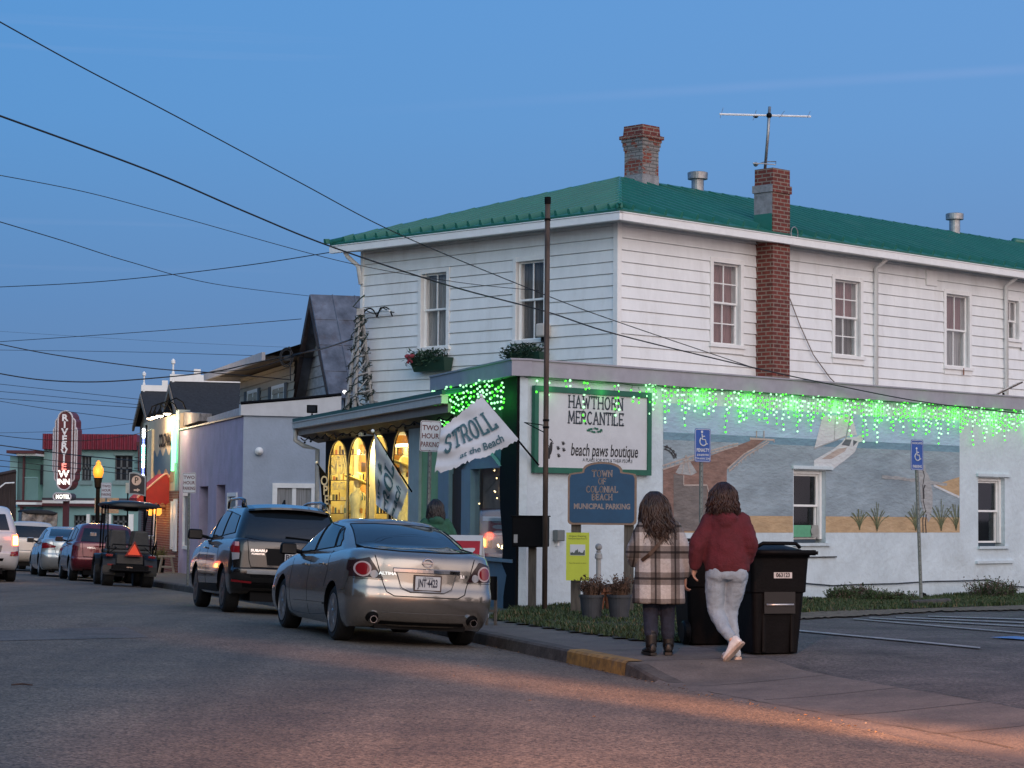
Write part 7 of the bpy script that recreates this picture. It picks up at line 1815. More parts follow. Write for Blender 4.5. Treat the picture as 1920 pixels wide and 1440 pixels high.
def wheelchair(mb, F, cx, cy, s_):
    def st(pts, t): mb.tube([F @ Vector((cx + x * s_, cy + y * s_, .008)) for x, y in pts], t * s_, 6)
    mb.lathe([(.085 * s_, 0), (.085 * s_, .003)], 16, F @ Matrix.Translation((cx - .08 * s_, cy + .46 * s_, .006)))
    st([(-.08, .33), (-.05, -.02), (.18, -.02), (.26, -.30), (.36, -.28)], .045); st([(-.07, .18), (.14, .18)], .04)
    st([(.02 + .27 * cos(R(t)), -.13 + .27 * sin(R(t))) for t in range(130, 331, 12)][0:], .042)
def disabled(px, py, Yd, zc_h, rz, lab, variant, lean):
    q = at(px, py, Yd); x, y = q.x, q.y; g0_ = G(x, y); e = empty('disabled_parking_sign', (x - lean, y, g0_), 0, lab, 'road sign', 'blue disabled parking signs'); zc = q.z - g0_
    upost(e, zc + .22, lean); F = Matrix.Translation((lean, 0, 0)) @ face(e, R(rz), zc)
    o = panel(e, F, .305, zc_h, signb, border=signw)
    mb = MB()
    if variant == 0: wheelchair(mb, F, 0, .09, .24); mb.build('wheelchair_symbol', signw, o); text_on(o, F, [('PENALTY', 0, -.075, .072, .80, .002), ('$100-$500 FINE', 0, -.145, .042, .8, .001), ('TOW-AWAY ZONE', 0, -.20, .042, .8, .001)], signw)
    else: wheelchair(mb, F, 0, .0, .24); mb.build('wheelchair_symbol', signw, o); text_on(o, F, [('HANDICAPPED', 0, .20, .048, .78, .001), ('PARKING', 0, -.20, .066, .80, .002)], signw)
disabled(1315, 835, 33.5, .50, 34, 'blue PENALTY wheelchair sign on post in front of the painted pier', 0, .0)
disabled(1717, 853, 38.6, .52, 36, 'blue HANDICAPPED PARKING wheelchair sign in front of the painted heron', 1, -.09)

# shop board on the wall
a0, z1 = WR.hit(1003, 722, .08); a1, _ = WR.hit(1222, 738, .08); z0 = (WR.hit(1003, 886, .08)[1] + WR.hit(1222, 892, .08)[1]) / 2; z1 = (WR.hit(1003, 722, .08)[1] + WR.hit(1222, 737, .08)[1]) / 2
cx = (a0 + a1) / 2; cz = (z0 + z1) / 2; wd, hg = abs(a1 - a0), z1 - z0
o_ = WR.p(cx, cz, .02); e = empty('shop_sign', o_[:], 0, 'large white shop board with green frame reading HAWTHORN MERCANTILE and beach paws boutique', 'sign')
mb = MB(); WR.box(mb, a0 + .02, a1 - .02, z0 + .02, z1 - .02, .02, .06); bd = mb.build('board', M('board_white', (.60, .62, .65), rough=.5, var=.05, scale=3), e, world=True)
grf = M('green_frame', (.012, .12, .075), rough=.5, var=.12, scale=4)
mb = MB(); fw = .085
WR.box(mb, a0, a1, z1 - fw, z1, .02, .085); WR.box(mb, a0, a1, z0, z0 + fw, .02, .085); WR.box(mb, a0, a0 + fw, z0 + fw, z1 - fw, .02, .085); WR.box(mb, a1 - fw, a1, z0 + fw, z1 - fw, .02, .085); mb.build('frame', grf, e, world=True)
F = WR.frame(cx, cz, .064); k_ = wd / 2
def sgn(px, py): a, z = WR.hit(px, py, .064); return a - cx, z - cz
ink2 = M('slate_letter', (.035, .05, .065), rough=.5, var=0)
mb = MB(); stroke_text(mb, 'HAWTHORN', F, *sgn(1118, 755.5), h=.18, wx=.95, th=.026, gap=.26, serif=.05); stroke_text(mb, 'MERCANTILE', F, *sgn(1118, 784.5), h=.18, wx=.88, th=.026, gap=.24, serif=.05); mb.build('lettering', ink2, bd, world=True)
mb = MB(); x, y = sgn(1116, 807); rw = random.Random(2)
for k in range(15):
    u_ = -.16 + .32 * k / 14; mb.add([(x + u_ + .035 * cos(t) * cos(k) , y + .02 * sin(t) + .03 * (1 - abs(k - 7) / 9) * (1 if k % 2 else -1), 0) for t in lin(0, 2 * pi, 6)], [tuple(range(7))], F)
mb.build('leaf_sprig', grf, bd, world=True)
mb = MB(); x, y = sgn(1134, 846); put_text(mb, 'beach paws boutique', F, x, y, size=.27, sx=.66, shear=.18, bold=.003)
# joined-up swashes under the descenders
mb.build('script_lettering', ink, bd, world=True)
mb = MB(); x, y = sgn(1140, 864); put_text(mb, 'A PLACE FOR PETS & THEIR PEOPLE', F, x, y, size=.075, sx=.95); mb.build('small_lettering', ink2, bd, world=True)
mb = MB()
for px, py, s_, rt in ((1033, 838, .085, -.15), (1028, 846, .085, .2)):
    x, y = sgn(px, py); T = F @ Matrix.Translation((x, y, 0)) @ Matrix.Rotation(rt, 4, 'Z')
    mb.add([(.035 * cos(t), .10 * sin(t) - .02 + .0 * t, 0) for t in lin(0, 2 * pi, 14)], [tuple(range(15))], T)
    for k in range(5): mb.add([(-.035 + .018 * k + .010 * cos(t), .11 - .005 * k * k * .6 + .012 * sin(t), 0) for t in lin(0, 2 * pi, 8)], [tuple(range(9))], T)
for px, py in ((1046.5, 841), (1056, 832), (1057, 844), (1047.5, 855)):
    x, y = sgn(px, py); T = F @ Matrix.Translation((x, y, 0)) @ Matrix.Rotation(-.4, 4, 'Z')
    mb.add([(.028 * cos(t), .022 * sin(t), 0) for t in lin(0, 2 * pi, 10)], [tuple(range(11))], T)
    for k in range(4): mb.add([(-.033 + .022 * k + .008 * cos(t), .033 - .012 * abs(k - 1.5) + .011 * sin(t), 0) for t in lin(0, 2 * pi, 8)], [tuple(range(9))], T)
mb.build('footprints', ink, bd, world=True)

# town sign on two posts
q = at(1129, 925, 31.0); g0_ = G(q.x, q.y); e = empty('town_sign', (q.x, q.y, g0_), R(-8), 'blue arched TOWN OF COLONIAL BEACH municipal parking sign on two wooden posts', 'sign')
sc_ = 31.0 / FPX; W_, H_ = 128 * sc_ / cos(R(8)), 118 * sc_; zc = q.z - g0_
def out_(w_, h_):
    hw, hh = w_ / 2, h_ / 2; c = .055; P = [(-hw + c, -hh)]; P += [(hw - c, -hh)] + [(hw - c + c * sin(t) * 1, -hh + c * (1 - cos(t))) for t in lin(.3, pi / 2, 4)]
    yy = hh * .62; P += [(hw, yy - .05), (hw - .02, yy), (hw - .10, yy + .015), (hw - .16, yy + .02)]
    for t in lin(0, 1, 14): a = pi * t; P.append(((hw - .20) * cos(a), yy + .03 + (hh - yy - .03) * sin(a) ** .75))
    P += [(-hw + .16, yy + .02), (-hw + .10, yy + .015), (-hw + .02, yy), (-hw, yy - .05)] + [(-hw + c - c * sin(t), -hh + c * (1 - cos(t))) for t in lin(pi / 2, .3, 4)]
    return P
F = Matrix.Translation((0, 0, zc)) @ Matrix.Rotation(R(90), 4, 'X')
tan_e = M('sign_gold_border', (.26, .17, .12), rough=.6, var=.15); bl_ = M('town_sign_blue', (.014, .07, .15), rough=.5, var=.12, scale=4)
mb = MB(); mb.prism([(x, y, -.04) for x, y in out_(W_, H_)], (0, 0, .045), F); o = mb.build('board', tan_e, e)
mb = MB(); mb.prism([(x, y, .005) for x, y in out_(W_ - .055, H_ - .055)], (0, 0, .004), F); o2 = mb.build('blue_face', bl_, o)
mb = MB(); T = F @ Matrix.Translation((0, 0, .011)); gl_ = M('pale_gold_lettering', (.30, .235, .215), rough=.6, var=.1)
for txt, py, h__ in (('TOWN', 888, .088), ('OF', 902.5, .078), ('COLONIAL', 917.5, .082), ('BEACH', 932, .078)): stroke_text(mb, txt, T, 0, (925 - py) * sc_ , h=h__, wx=.88, th=.015, gap=.24, serif=.05)
put_text(mb, 'MUNICIPAL PARKING', T, 0, (925 - 950) * sc_, size=.102, sx=.80, bold=.004); mb.build('lettering', gl_, o2)
for s_ in (-1, 1):
    mb = MB(); mb.box((s_ * W_ * .385, .092, (zc - .1) / 2 - .1), (.13, .09, zc - .1 + .2)); mb.build('post', owood, e)
# yellow notice
q = at(1083, 1043.5, 30.85); yp = empty('notice', q[:], R(-8), 'bright yellow notice with a small photo fixed to the left sign post', 'notice'); F = Matrix.Rotation(R(90), 4, 'X')
w_, h_ = 43 * sc_, 89 * sc_; mb = MB(); mb.box((0, 0, 0), (w_, h_, .004), F); o = mb.build('sheet', M('yellow_sheet', (.52, .58, .05), rough=.5, var=.04), yp)
mb = MB(); put_text(mb, 'Organic Watering', F, 0, .28, size=.036, sx=.9); put_text(mb, 'Permanent Beach Preserve', F, 0, .245, size=.026, sx=.9)
for k in range(2): put_text(mb, 'Please help protect our plants', F, 0, -.09 - .03 * k * 0, size=.02, sx=.95)
mb2 = MB()
for vs_ in (mb,): vs_.v = [(v[0], v[1] - .004, v[2]) for v in vs_.v]
mb.build('lettering', ink, o)
mb = MB(); mb.box((0, .09, .004), (.21, .15, .003), F); o3 = mb.build('photo_print', signw, o); mb = MB(); rw = random.Random(4)
P = [(-.1, .02)] + [(-.1 + .2 * k / 16, .045 + .05 * rw.random() * (1.6 if k == 8 else 1)) for k in range(17)] + [(.1, .02)]; mb.poly([(x, y, .0065) for x, y in P], F); mb.build('photo_subject', M('print_dark', (.08, .10, .09)), o3)

# mailbox on a wooden post
q = at(995, 997, 32.55); g0_ = G(q.x, q.y); e = empty('mailbox', (q.x, q.y, g0_), R(-10), 'large black mailbox on brown wooden post by the wall corner', 'mailbox')
zc = q.z - g0_; mb = MB(); mb.box((0, 0, zc), (.50, .34, .44)); mb.build('box', blk, e, bevel=.02); mb = MB(); mb.box((0, .0, zc + .225), (.53, .37, .02)); mb.build('lid', blk, e, bevel=.008)
mb = MB(); mb.box((-.19, -.172, zc - .10), (.055, .004, .12)); mb.build('sticker', M('grey_sticker', (.3, .3, .3)), e); mb = MB(); mb.box((.02, .05, (zc - .2) / 2 - .05), (.105, .105, zc - .1)); mb.build('post', owood, e)
# tall rusty pipe
q = at(1021, 1140, 32.0); g0_ = G(q.x, q.y); top = at(1019.5, 372, 32.0); e = empty('pipe_mast', (q.x, q.y, g0_), 0, 'tall thin rusty pipe mast rising in front of the wall corner', 'pole')
rust_m = M('rusty_pipe', (.10, .07, .055), rough=.75, metal=.2, var=.4, scale=5, stretch=(4, 4, .5), dirt=(.16, .07, .04), dscale=2, damt=.6); hh = top.z - g0_
mb = MB(); mb.cyl((0, 0, -.2), (0, 0, hh), .038, 12); mb.build('pipe', rust_m, e, smooth=True); mb = MB(); mb.cyl((0, 0, hh - .08), (0, 0, hh + .02), .046, 12); mb.build('cap', blk, e); mb = MB()
for z in (hh - .32, 2.62, 2.72): mb.cyl((0, 0, z), (0, 0, z + .03), .046, 12)
mb.build('clamp', blk, e)
a_, z_ = WA.hit(975, 795); mb = MB(); mb.tube([(0, 0, 2.66), (-.30, 1.0, 2.74)], .008, 5); mb.tube([(0, 0, 2.55), (-.30, 1.0, 2.74)], .008, 5); mb.build('stay_wire', blk, e)
# meter boxes on the wall
for px, py, w_, h_, m_, lb in ((1043, 1004, .16, .17, galv, 'small grey electric box on the white wall right of the mast'), ):
    a, z = WR.hit(px, py); o_ = WR.p(a, z, .05); e = empty('electric_box', o_[:], 0, lb, 'electric box'); mb = MB(); WR.box(mb, a - w_ / 2, a + w_ / 2, z - h_ / 2, z + h_ / 2, 0, .11); mb.build('cover', M('grey_box', (.16, .18, .18), rough=.4), e, world=True, bevel=.015); mb = MB(); WR.box(mb, a - .02, a + .02, z - h_ / 2 - .07, z - h_ / 2, 0, .05); mb.build('socket', trim, e, world=True)
a, z = UL.hit(1027, 620); o_ = UL.p(a, z, .05); e = empty('siren_box', o_[:], 0, 'small beige box on the upper wall beside the mast', 'wall box'); mb = MB(); UL.box(mb, a - .11, a + .11, z - .12, z + .12, .03, .2); mb.build('cover', M('beige_gutter', (.42, .38, .33)), e, world=True, bevel=.03); mb = MB(); UL.box(mb, a - .05, a + .05, z - .2, z - .12, .03, .12); mb.build('cable_gland', blk, e, world=True)
# white post with ball
q = at(1122, 1100, 31.6); g0_ = G(q.x, q.y); e = empty('garden_post', (q.x, q.y, g0_), 0, 'slim white turned post with ball finial behind the flower pots', 'post'); t_ = at(1122, 1019, 31.6).z - g0_
mb = MB(); mb.lathe([(.035, 0), (.035, t_ - .22), (.055, t_ - .21), (.05, t_ - .15), (.03, t_ - .13), (.035, t_ - .10)], 14); mb.build('shaft', M('faded_white', (.42, .41, .40), rough=.6, var=.15), e, smooth=False); mb = MB(); mb.ball((0, 0, t_ - .05), .05, 8); mb.build('ball_finial', MATS['faded_white'], e, smooth=True)

# planters
potm = M('grey_pot', (.045, .048, .055), rough=.6, var=.15, scale=10); dryp = M('dry_plant', (.10, .055, .035), rough=.9, var=.4, scale=10); terra = M('terracotta', (.26, .11, .06), rough=.85, var=.2)
def scrub(mb, c, r_, h_, n, seed, lean=.5, wd=.006):
    rw = random.Random(seed)
    for k in range(n):
        a = rw.uniform(0, 2 * pi); rr_ = r_ * rw.random() ** .5 * .6; L_ = h_ * rw.uniform(.4, 1.1); p0 = Vector(c) + Vector((cos(a) * rr_, sin(a) * rr_, 0)); dv = Vector((cos(a) * lean * rw.random(), sin(a) * lean * rw.random(), 1)).normalized()
        p1 = p0 + dv * L_ * .6; p2 = p1 + (dv + Vector((rw.uniform(-.5, .5), rw.uniform(-.5, .5), rw.uniform(-.3, .2)))).normalized() * L_ * .5
        s_ = Vector((-sin(a), cos(a), 0)) * wd; mb.add([p0 - s_, p0 + s_, p1 + s_, p1 - s_, p2], [(0, 1, 2, 3), (3, 2, 4)])
        for _ in range(4):
            q0 = p0.lerp(p2, rw.uniform(.3, 1)); v = Vector((rw.uniform(-1, 1), rw.uniform(-1, 1), rw.uniform(-.2, 1))) * .028; w_ = Vector((rw.uniform(-1, 1), rw.uniform(-1, 1), rw.uniform(-1, 1))) * .014; mb.add([q0, q0 + v + w_, q0 + v * 1.6, q0 + v - w_], [(0, 1, 2, 3)])
for px, py, lb in ((1109, 1163, 'tapered grey plastic flower pot with dry plant, left one under the town sign'), (1161, 1163, 'tapered grey plastic flower pot with dry plant beside the plaid coat')):
    q = gg(px, py); e = empty('flower_pot', q[:], 0, lb, 'flower pot', 'grey pots under the town sign')
    mb = MB(); mb.lathe([(.115, 0), (.155, .30), (.168, .30), (.170, .335), (.150, .335), (.145, .30), (.01, .29)], 24); mb.build('pot', potm, e); mb = MB(); scrub(mb, (0, 0, .3), .2, .26, 150, px); mb.build('plant', dryp, e)
for px, lb in ((1118, 'terracotta pot leaning on the wall behind the left grey flower pot'), (1150, 'terracotta pot against the wall behind the right grey flower pot')):
    q = at(px, 1105, 32.2); e = empty('terracotta_pot', (q.x, q.y, G(q.x, q.y) + .12), 0, lb, 'flower pot'); mb = MB(); mb.lathe([(.10, -.14), (.14, .16), (.16, .16), (.16, .22), (.13, .22), (.1, .1)], 20); o = mb.build('pot', terra, e); mb = MB(); mb.lathe([(.14, .22), (.1, .27), (.02, .27)], 16); mb.build('soil_mound', dryp, o)
# bushes along the wall
bushm = [M('bush_green', (.055, .085, .03), rough=.8, var=.35, scale=9), M('bush_brown', (.13, .085, .075), rough=.85, var=.3, scale=9)]
for px, py, r_, h_, lb in ((1585, 1130, .20, .24, 'small spiky green tuft at the foot of the mural wall, leftmost'), (1622, 1128, .24, .28, 'small purplish bush second from left at the mural wall'), (1668, 1129, .36, .20, 'low spreading green bush left of the heron sign post'), (1865, 1122, .50, .34, 'largest bush, right of the heron sign post by the wall')):
    q = gg(px, py); q = q - WR.n * 0; e = empty('bush', q[:], 0, lb, 'bush', 'bushes at the foot of the mural wall'); mb = MB(); rw = random.Random(px)
    for k in range(9):
        mb.cur = 0
        a = rw.uniform(0, 2 * pi); rr_ = r_ * rw.random(); scrub(mb, (cos(a) * rr_, sin(a) * rr_, .0), r_ * .7, h_ * rw.uniform(.7, 1.1), 60, k + px, .9, .008)
    mb.mi = [1 if (hash_ := (i * 7919) % 100) < (45 if px in (1622, 1865) else 12) else 0 for i in range(len(mb.f))]
    mb.build('foliage', bushm, e)
# kerb stop, black lumps, stick
q0, q1 = gg(1712, 1139), gg(1778, 1135); e = empty('wheel_stop', ((q0 + q1) / 2)[:], 0, 'weathered concrete wheel stop beside the heron sign post', 'wheel stop'); d_ = (q1 - q0).normalized(); mb = MB(); n_ = Vector((-d_.y, d_.x, 0))
mb.loft([[(p_ + n_ * x) + Vector((0, 0, z)) for x, z in ((-.08, 0), (-.05, .11), (.05, .11), (.08, 0))] for p_ in (q0, q1)]); mb.build('block', kerbm, e, world=True, bevel=.02); mb = MB(); mb.ball((q0.lerp(q1, .2)) + Vector((0, 0, .115)), .014, 4); mb.ball((q0.lerp(q1, .8)) + Vector((0, 0, .115)), .014, 4); mb.build('anchor_pin', rust_m, e, world=True)
for px, py, lb in ((1519, 1132, 'small black plastic valve cap lying on the lawn beside the bins'), (1731, 1122, 'small black landscape light at the foot of the heron sign post')):
    q = gg(px, py); e = empty('ground_light', q[:], 0, lb, 'ground light'); mb = MB(); mb.lathe([(.05, 0), (.07, .04), (.05, .09), (.01, .10)], 12); mb.build('housing', blk, e); mb = MB(); mb.lathe([(.04, .075), (.01, .105)], 10); mb.build('lens', gl_up, e)
q = gg(41, 1287); mb = MB(); mb.tube([q + Vector((-.085, 0, .012)), q + Vector((0, .01, .02)), q + Vector((.085, -.005, .012))], [.006, .009, .005], 6); tag(mb.build('stick', bwood), 'short dark stick lying on the road at the left', 'stick')

# ------------------------------------------------------------------ wheelie bins
binm = M('black_bin_plastic', (.0045, .0045, .0055), rough=.5, spec=.12, var=.2, scale=6, bump=.15, bscale=40)
def bin_(px, py, rz, lab, wb=.62, dots=None):
    q = gg(px, py); e = empty('wheelie_bin', q[:], R(rz), lab, 'bin', 'black wheelie bins')
    secs = [(0, .245, .27), (.30, .265, .30), (.62, .285, .33), (.625, .305, .345), (.80, .31, .36), (.97, .32, .375), (1.0, .335, .39), (1.03, .335, .39)]
    def rr4(w_, d_, z, r_=.05): return [(x, y, z) for x, y in rrect(w_ * 2, d_ * 2, r_, 4)]
    mb = MB(); mb.loft([rr4(w_, d_, z) for z, w_, d_ in secs]); mb.build('bin_body', binm, e, smooth=False, bevel=.006)
    mb = MB(); rows = []
    for y in lin(-.42, .42, 12):
        rows.append([(x, y, 1.035 + .085 * (1 - (x / .36) ** 2) * (1 - (y / .46) ** 2) ** .8 - (.03 if abs(x) > .35 else 0)) for x in lin(-.37, .37, 14)])
    mb.grid(rows); mb.grid([[(x, y, 1.03) for x in (-.37, .37)] for y in (-.42, .42)]); mb.box((0, -.44, 1.035), (.70, .05, .05)); mb.box((.375, -.0, 1.03), (.03, .86, .035)); mb.box((-.375, -.0, 1.03), (.03, .86, .035)); lid = mb.build('lid', binm, e, smooth=True)
    mb = MB(); P = [(x, -.40 + .0, 1.10 + .0) for x in (-.2, .2)]; mb.tube([(-.24, -.30, 1.085), (-.18, -.34, 1.125), (.18, -.34, 1.125), (.24, -.30, 1.085)], .02, 8); mb.build('lid_handle', binm, lid, smooth=True)
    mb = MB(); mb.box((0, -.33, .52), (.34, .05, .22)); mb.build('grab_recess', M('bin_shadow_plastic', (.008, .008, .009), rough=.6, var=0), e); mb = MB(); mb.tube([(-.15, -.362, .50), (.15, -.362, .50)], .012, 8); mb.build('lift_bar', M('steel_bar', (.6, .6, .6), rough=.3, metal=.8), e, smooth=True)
    for s_ in (-1, 1): mb = MB(); mb.box((s_ * .155, -.29, .25), (.04, .05, .48)); mb.build('front_rib', binm, e, bevel=.01)
    for s_ in (1, -1):
        mb = MB(); mb.lathe([(.03, 0), (.11, .0), (.13, .02), (.13, .06), (.11, .08), (.03, .08)], 24, Matrix.Translation((s_ * .27, .33, .13)) @ Matrix.Rotation(R(90), 4, 'Y')); mb.build('wheel', bplas, e)
    mb = MB(); mb.tube([(-.25, .36, .95), (-.22, .45, 1.0), (.22, .45, 1.0), (.25, .36, .95)], .018, 8); mb.build('pull_handle', binm, e, smooth=True)
    if dots:
        mb = MB(); T = Matrix.Translation((.03, -.364, .80)) @ Matrix.Rotation(R(90), 4, 'X'); mb.box((0, 0, -.001), (.20, .06, .002), T); o = mb.build('number_label', whp, e); mb = MB(); put_text(mb, dots, T @ Matrix.Translation((0, 0, .003)), size=.06, sx=.85, bold=.002); mb.build('number_lettering', ink, o)
    return e
bin_(1437, 1222, 16, 'large black wheelie bin with white number label, right of the burgundy jacket', dots='063123')
b2 = bin_(1322, 1205, 190, 'black wheelie bin standing between the two people, wheels towards the road')

# sandwich board and leaning frame by the door
q = at(872, 1040, 30.2); e = empty('sandwich_board', (q.x, q.y, G(q.x, q.y)), R(-20), 'red and white sandwich board on the pavement behind the taupe sedan', 'sign board')
mb = MB(); mb.prism([(-.27, -.2, 0), (.27, -.2, 0), (.25, -.02, 1.12), (-.25, -.02, 1.12)], (0, .02, 0)); mb.prism([(-.27, .2, 0), (.27, .2, 0), (.25, .0, 1.12), (-.25, .0, 1.12)], (0, .02, 0)); mb.build('frame', signw, e)
F = Matrix.Translation((0, -.115, .56)) @ Matrix.Rotation(R(81), 4, 'X'); mb = MB(); mb.box((0, .26, .0), (.46, .46, .006), F); o = mb.build('red_panel', M('red_panel', (.42, .015, .03), rough=.4), e)
mb = MB(); mb.box((0, -.22, .0), (.48, .50, .005), F); mb.build('blue_panel', M('pale_blue_panel', (.12, .24, .34), rough=.4), e); mb = MB(); put_text(mb, 'Coca', F @ Matrix.Translation((0, 0, .006)), 0, .34, size=.2, shear=.2, bold=.004) if 0 else None
mb = MB()
for cy_, w_ in ((.36, .17), (.22, .20)): mb.add([(w_ * cos(t), cy_ + .05 * sin(t) + .02 * cos(2 * t), .006) for t in lin(0, 2 * pi, 18)], [tuple(range(19))], F)
mb.build('white_swirl', signw, o)
q = at(921, 1145, 28.6); e = empty('wooden_easel', (q.x, q.y, G(q.x, q.y)), R(-20), 'small wooden easel with black cloth beside the right rear of the taupe sedan', 'easel')
mb = MB(); mb.box((-.06, 0, .28), (.03, .03, .58)); mb.box((.06, 0, .28), (.03, .03, .58)); mb.box((0, .15, .28), (.03, .03, .56)); mb.box((0, -.01, .18), (.16, .03, .03)); mb.build('frame', owood, e); mb = MB(); mb.grid([[(x, -.03 + .015 * sin(x * 40), z) for x in lin(-.09, .09, 8)] for z in (.32, .62)]); mb.build('black_cloth', blk, e, smooth=True)

# ------------------------------------------------------------------ flags
cloth = M('flag_cloth', (.52, .55, .60), rough=.9, var=.08, scale=3); fink = M('flag_ink', (.05, .12, .15), rough=.9, var=.05)
def flag(name, lab, pole, corners, Y, items, m, im, rip=.05, fring=.0, seed=1, poleY=None, wav=9.0, grp=None):
    """corners: picture positions of hoist-bottom, hoist-top, fly-top, fly-bottom"""
    pa, pb = at(*pole[0], Y + (poleY or 0)), at(*pole[1], Y); e = empty(name, pa[:], 0, lab, 'flag', grp)
    mb = MB(); mb.tube([pa, pb], .014, 8); mb.build('flagpole', bplas, e, world=True, smooth=True); mb = MB(); mb.ball(pb, .03, 6); mb.build('pole_finial', trim, e, world=True, smooth=True)
    C = [at(x, y, Y + dy) for (x, y, dy) in corners]; rw = random.Random(seed); ph = [rw.uniform(0, 6) for _ in range(4)]
    def S_(u, v):                         # u 0 at the fly end .. 1 at the hoist, v 0 bottom .. 1 top
        lo = C[3].lerp(C[0], u); hi = C[2].lerp(C[1], u); p_ = lo.lerp(hi, v); k = (1 - u) ** .7
        p_ = p_ + Vector((0, rip * (sin(wav * u + 2.5 * v + ph[0]) + .5 * sin(17 * v + 6 * u + ph[1])) * k, 0)); p_ += Vector((.0, 0, .018 * sin(13 * u + ph[2]) * k * (1 - v) - .03 * sin(pi * u) * (1 - v))); return p_
    n = 44; rows = [[S_(i / n, j / 30) for i in range(n + 1)] for j in range(31)]
    if fring:
        for i in range(n + 1):
            rows[0][i] = rows[0][i] + Vector((0, 0, -fring * rw.random())); rows[-1][i] = rows[-1][i] + Vector((0, 0, fring * rw.random() * .6))
    mb = MB(); mb.grid(rows); o = mb.build('flag_cloth', m, e, world=True, smooth=True)
    mb = MB(); wS = (C[3] - C[0]).length; hS = (C[1] - C[0]).length
    for txt, u0, v0, size, sxx, bold, kind in items:
        if kind == 'serif':
            t_ = MB(); stroke_text(t_, txt, None, 0, 0, h=size, wx=sxx, th=size * .14, gap=.22, serif=.05); vs, fs = t_.v, t_.f
        else: vs, fs = text_mesh(txt, size=size, sx=sxx, bold=bold, shear=.2 if kind == 'script' else 0)
        P = []
        for v in vs:
            uu, vv = u0 + v[0] / wS, v0 + v[1] / hS; uu = min(1, max(0, uu)); vv = min(1, max(0, vv)); s0 = S_(uu, vv); nn = (S_(min(1, uu + .01), vv) - S_(max(0, uu - .01), vv)).cross(S_(uu, min(1, vv + .01)) - S_(uu, max(0, vv - .01))).normalized()
            if nn.y > 0: nn = -nn
            P.append(s0 + nn * .028)
        mb.add(P, fs)
    if items: mb.build('flag_lettering', im, o, world=True)
    return e
flag('flag', 'white STROLL flag blowing from the pole at the annex corner', [(1010, 872), (902, 742)], [(972, 823, 0), (904, 744, 0), (827, 806, -.3), (815, 884, -.5)], 32.4, [('STROLL', .50, .56, .30, .74, 0, 'serif'), ('at the Beach', .58, .14, .17, .9, .003, 'script')], cloth, fink, .055, .05, 3, .9, 9.0, 'event flags on the shop front')
flag('flag', 'white event flag hanging limp in front of the arched windows', [(772, 922), (699, 808)], [(765, 917, 0), (702, 813, 0), (704, 946, .3), (744, 972, .1)], 36.5, [('STROLL', .42, .52, .24, .70, 0, 'serif'), ('IN &', .42, .82, .18, .9, .006, 'bold'), ('Beach', .38, .20, .20, .9, .005, 'script')], cloth, fink, .09, .04, 5, .6, 12.0, 'event flags on the shop front')
e = flag('flag', 'black OPEN flag at the far end of the arched shop front', [(613, 893), (593, 867)], [(613, 893, 0), (597, 872, 0), (604, 940, 0), (617, 975, 0)], 44.8, [], blk, signw, .03, 0, 7, .3)
mb = MB()
for k, ch_ in enumerate('OPEN'): q = at(608 + k * 2, 902 + k * 18, 44.68); T = Matrix.Translation(q) @ Matrix.Rotation(R(90), 4, 'X'); put_text(mb, ch_, T, size=.26, sx=.7, bold=.006)
mb.build('flag_lettering', M('cream_letter', (.62, .55, .42)), e, world=True)

# ------------------------------------------------------------------ icicle lights
bulbg = glow('green_bulb_glow', (.10, 1, .05), 1.5, False); bulbw = glow('pale_green_bulb_glow', (.42, 1, .50), 1.8, False); cordm = M('green_cord', (.01, .05, .02), rough=.6)
def icicles(lab, W, a0, a1, step, lens, zt_, off, seed, r_=.0185):
    e = empty('icicle_lights', W.p((a0 + a1) / 2, zt_, off)[:], 0, lab, 'string lights', 'green icicle lights'); rw = random.Random(seed); mb = MB(); pos = []
    mb.tube([W.p(a, zt_ + .012 * sin(a * 7), off) for a in lin(a0, a1, 80)], .006, 5); n = int(abs(a1 - a0) / step)
    for k in range(n + 1):
        a = a0 + (a1 - a0) * k / n + rw.uniform(-.015, .015); m_ = lens(k, rw)
        if m_ <= 0: continue
        sj, sk = rw.uniform(-2, 2), rw.uniform(.85, 1.15)
        pts = [W.p(a + rw.uniform(-.02, .02), zt_ - .02 * sj - .085 * i * sk + rw.uniform(-.014, .014), off + rw.uniform(-.015, .015)) for i in range(m_ + 1)]; mb.tube(pts, .003, 3, cap=False); pos += pts[0 if rw.random() < .7 else 1:]
    mb.build('light_cord', cordm, e, world=True); me = None; inv = mat4(e).inverted()
    rw.shuffle(pos); b_ = MB(); b_.ball((0, 0, 0), r_, 5); ob = None
    for i, p_ in enumerate(pos[:100]):
        if ob is None: ob = b_.build('bulb', bulbw, e, smooth=True); c = ob
        else: c = ob.copy(); COL.objects.link(c)
        c.location = inv @ p_; c.parent = e
    r2 = MB()
    for i, p_ in enumerate(pos[100:]): r2.cur = 0 if i % 3 else 1; r2.ball(p_, r_ * rw.uniform(.85, 1.1), 5)
    o = r2.build('bulb', [bulbg, bulbw], e, world=True, smooth=True); o['kind'] = 'stuff'; return e
pat = [2, 4, 6, 3, 5, 2, 3, 1]
icicles('green icicle lights hung along the parapet of the mural wall', WR, .05, AL - .3, .078, lambda k, r: max(0, pat[(k * 5 // 3) % 8] + r.randint(-1, 1) + (1 if k > 60 else 0) - (4 if k < 32 and k not in (3, 16, 25, 26) else 0)), AT - .02, .075, 4)
icicles('dense green icicle lights hung over the shop entry beside the STROLL flag', WA, .25, 4.55, .145, lambda k, r: (9 if 3 < k < 30 else 7) + r.randint(-3, 2), AT - .03, .19, 9, .019)
for k in range(13): point('green_wash', WR.p(.5 + k * 1.2, AT - .16, .16), 1.6 if k > 2 else 1.0, (.08, 1, .10), .10)
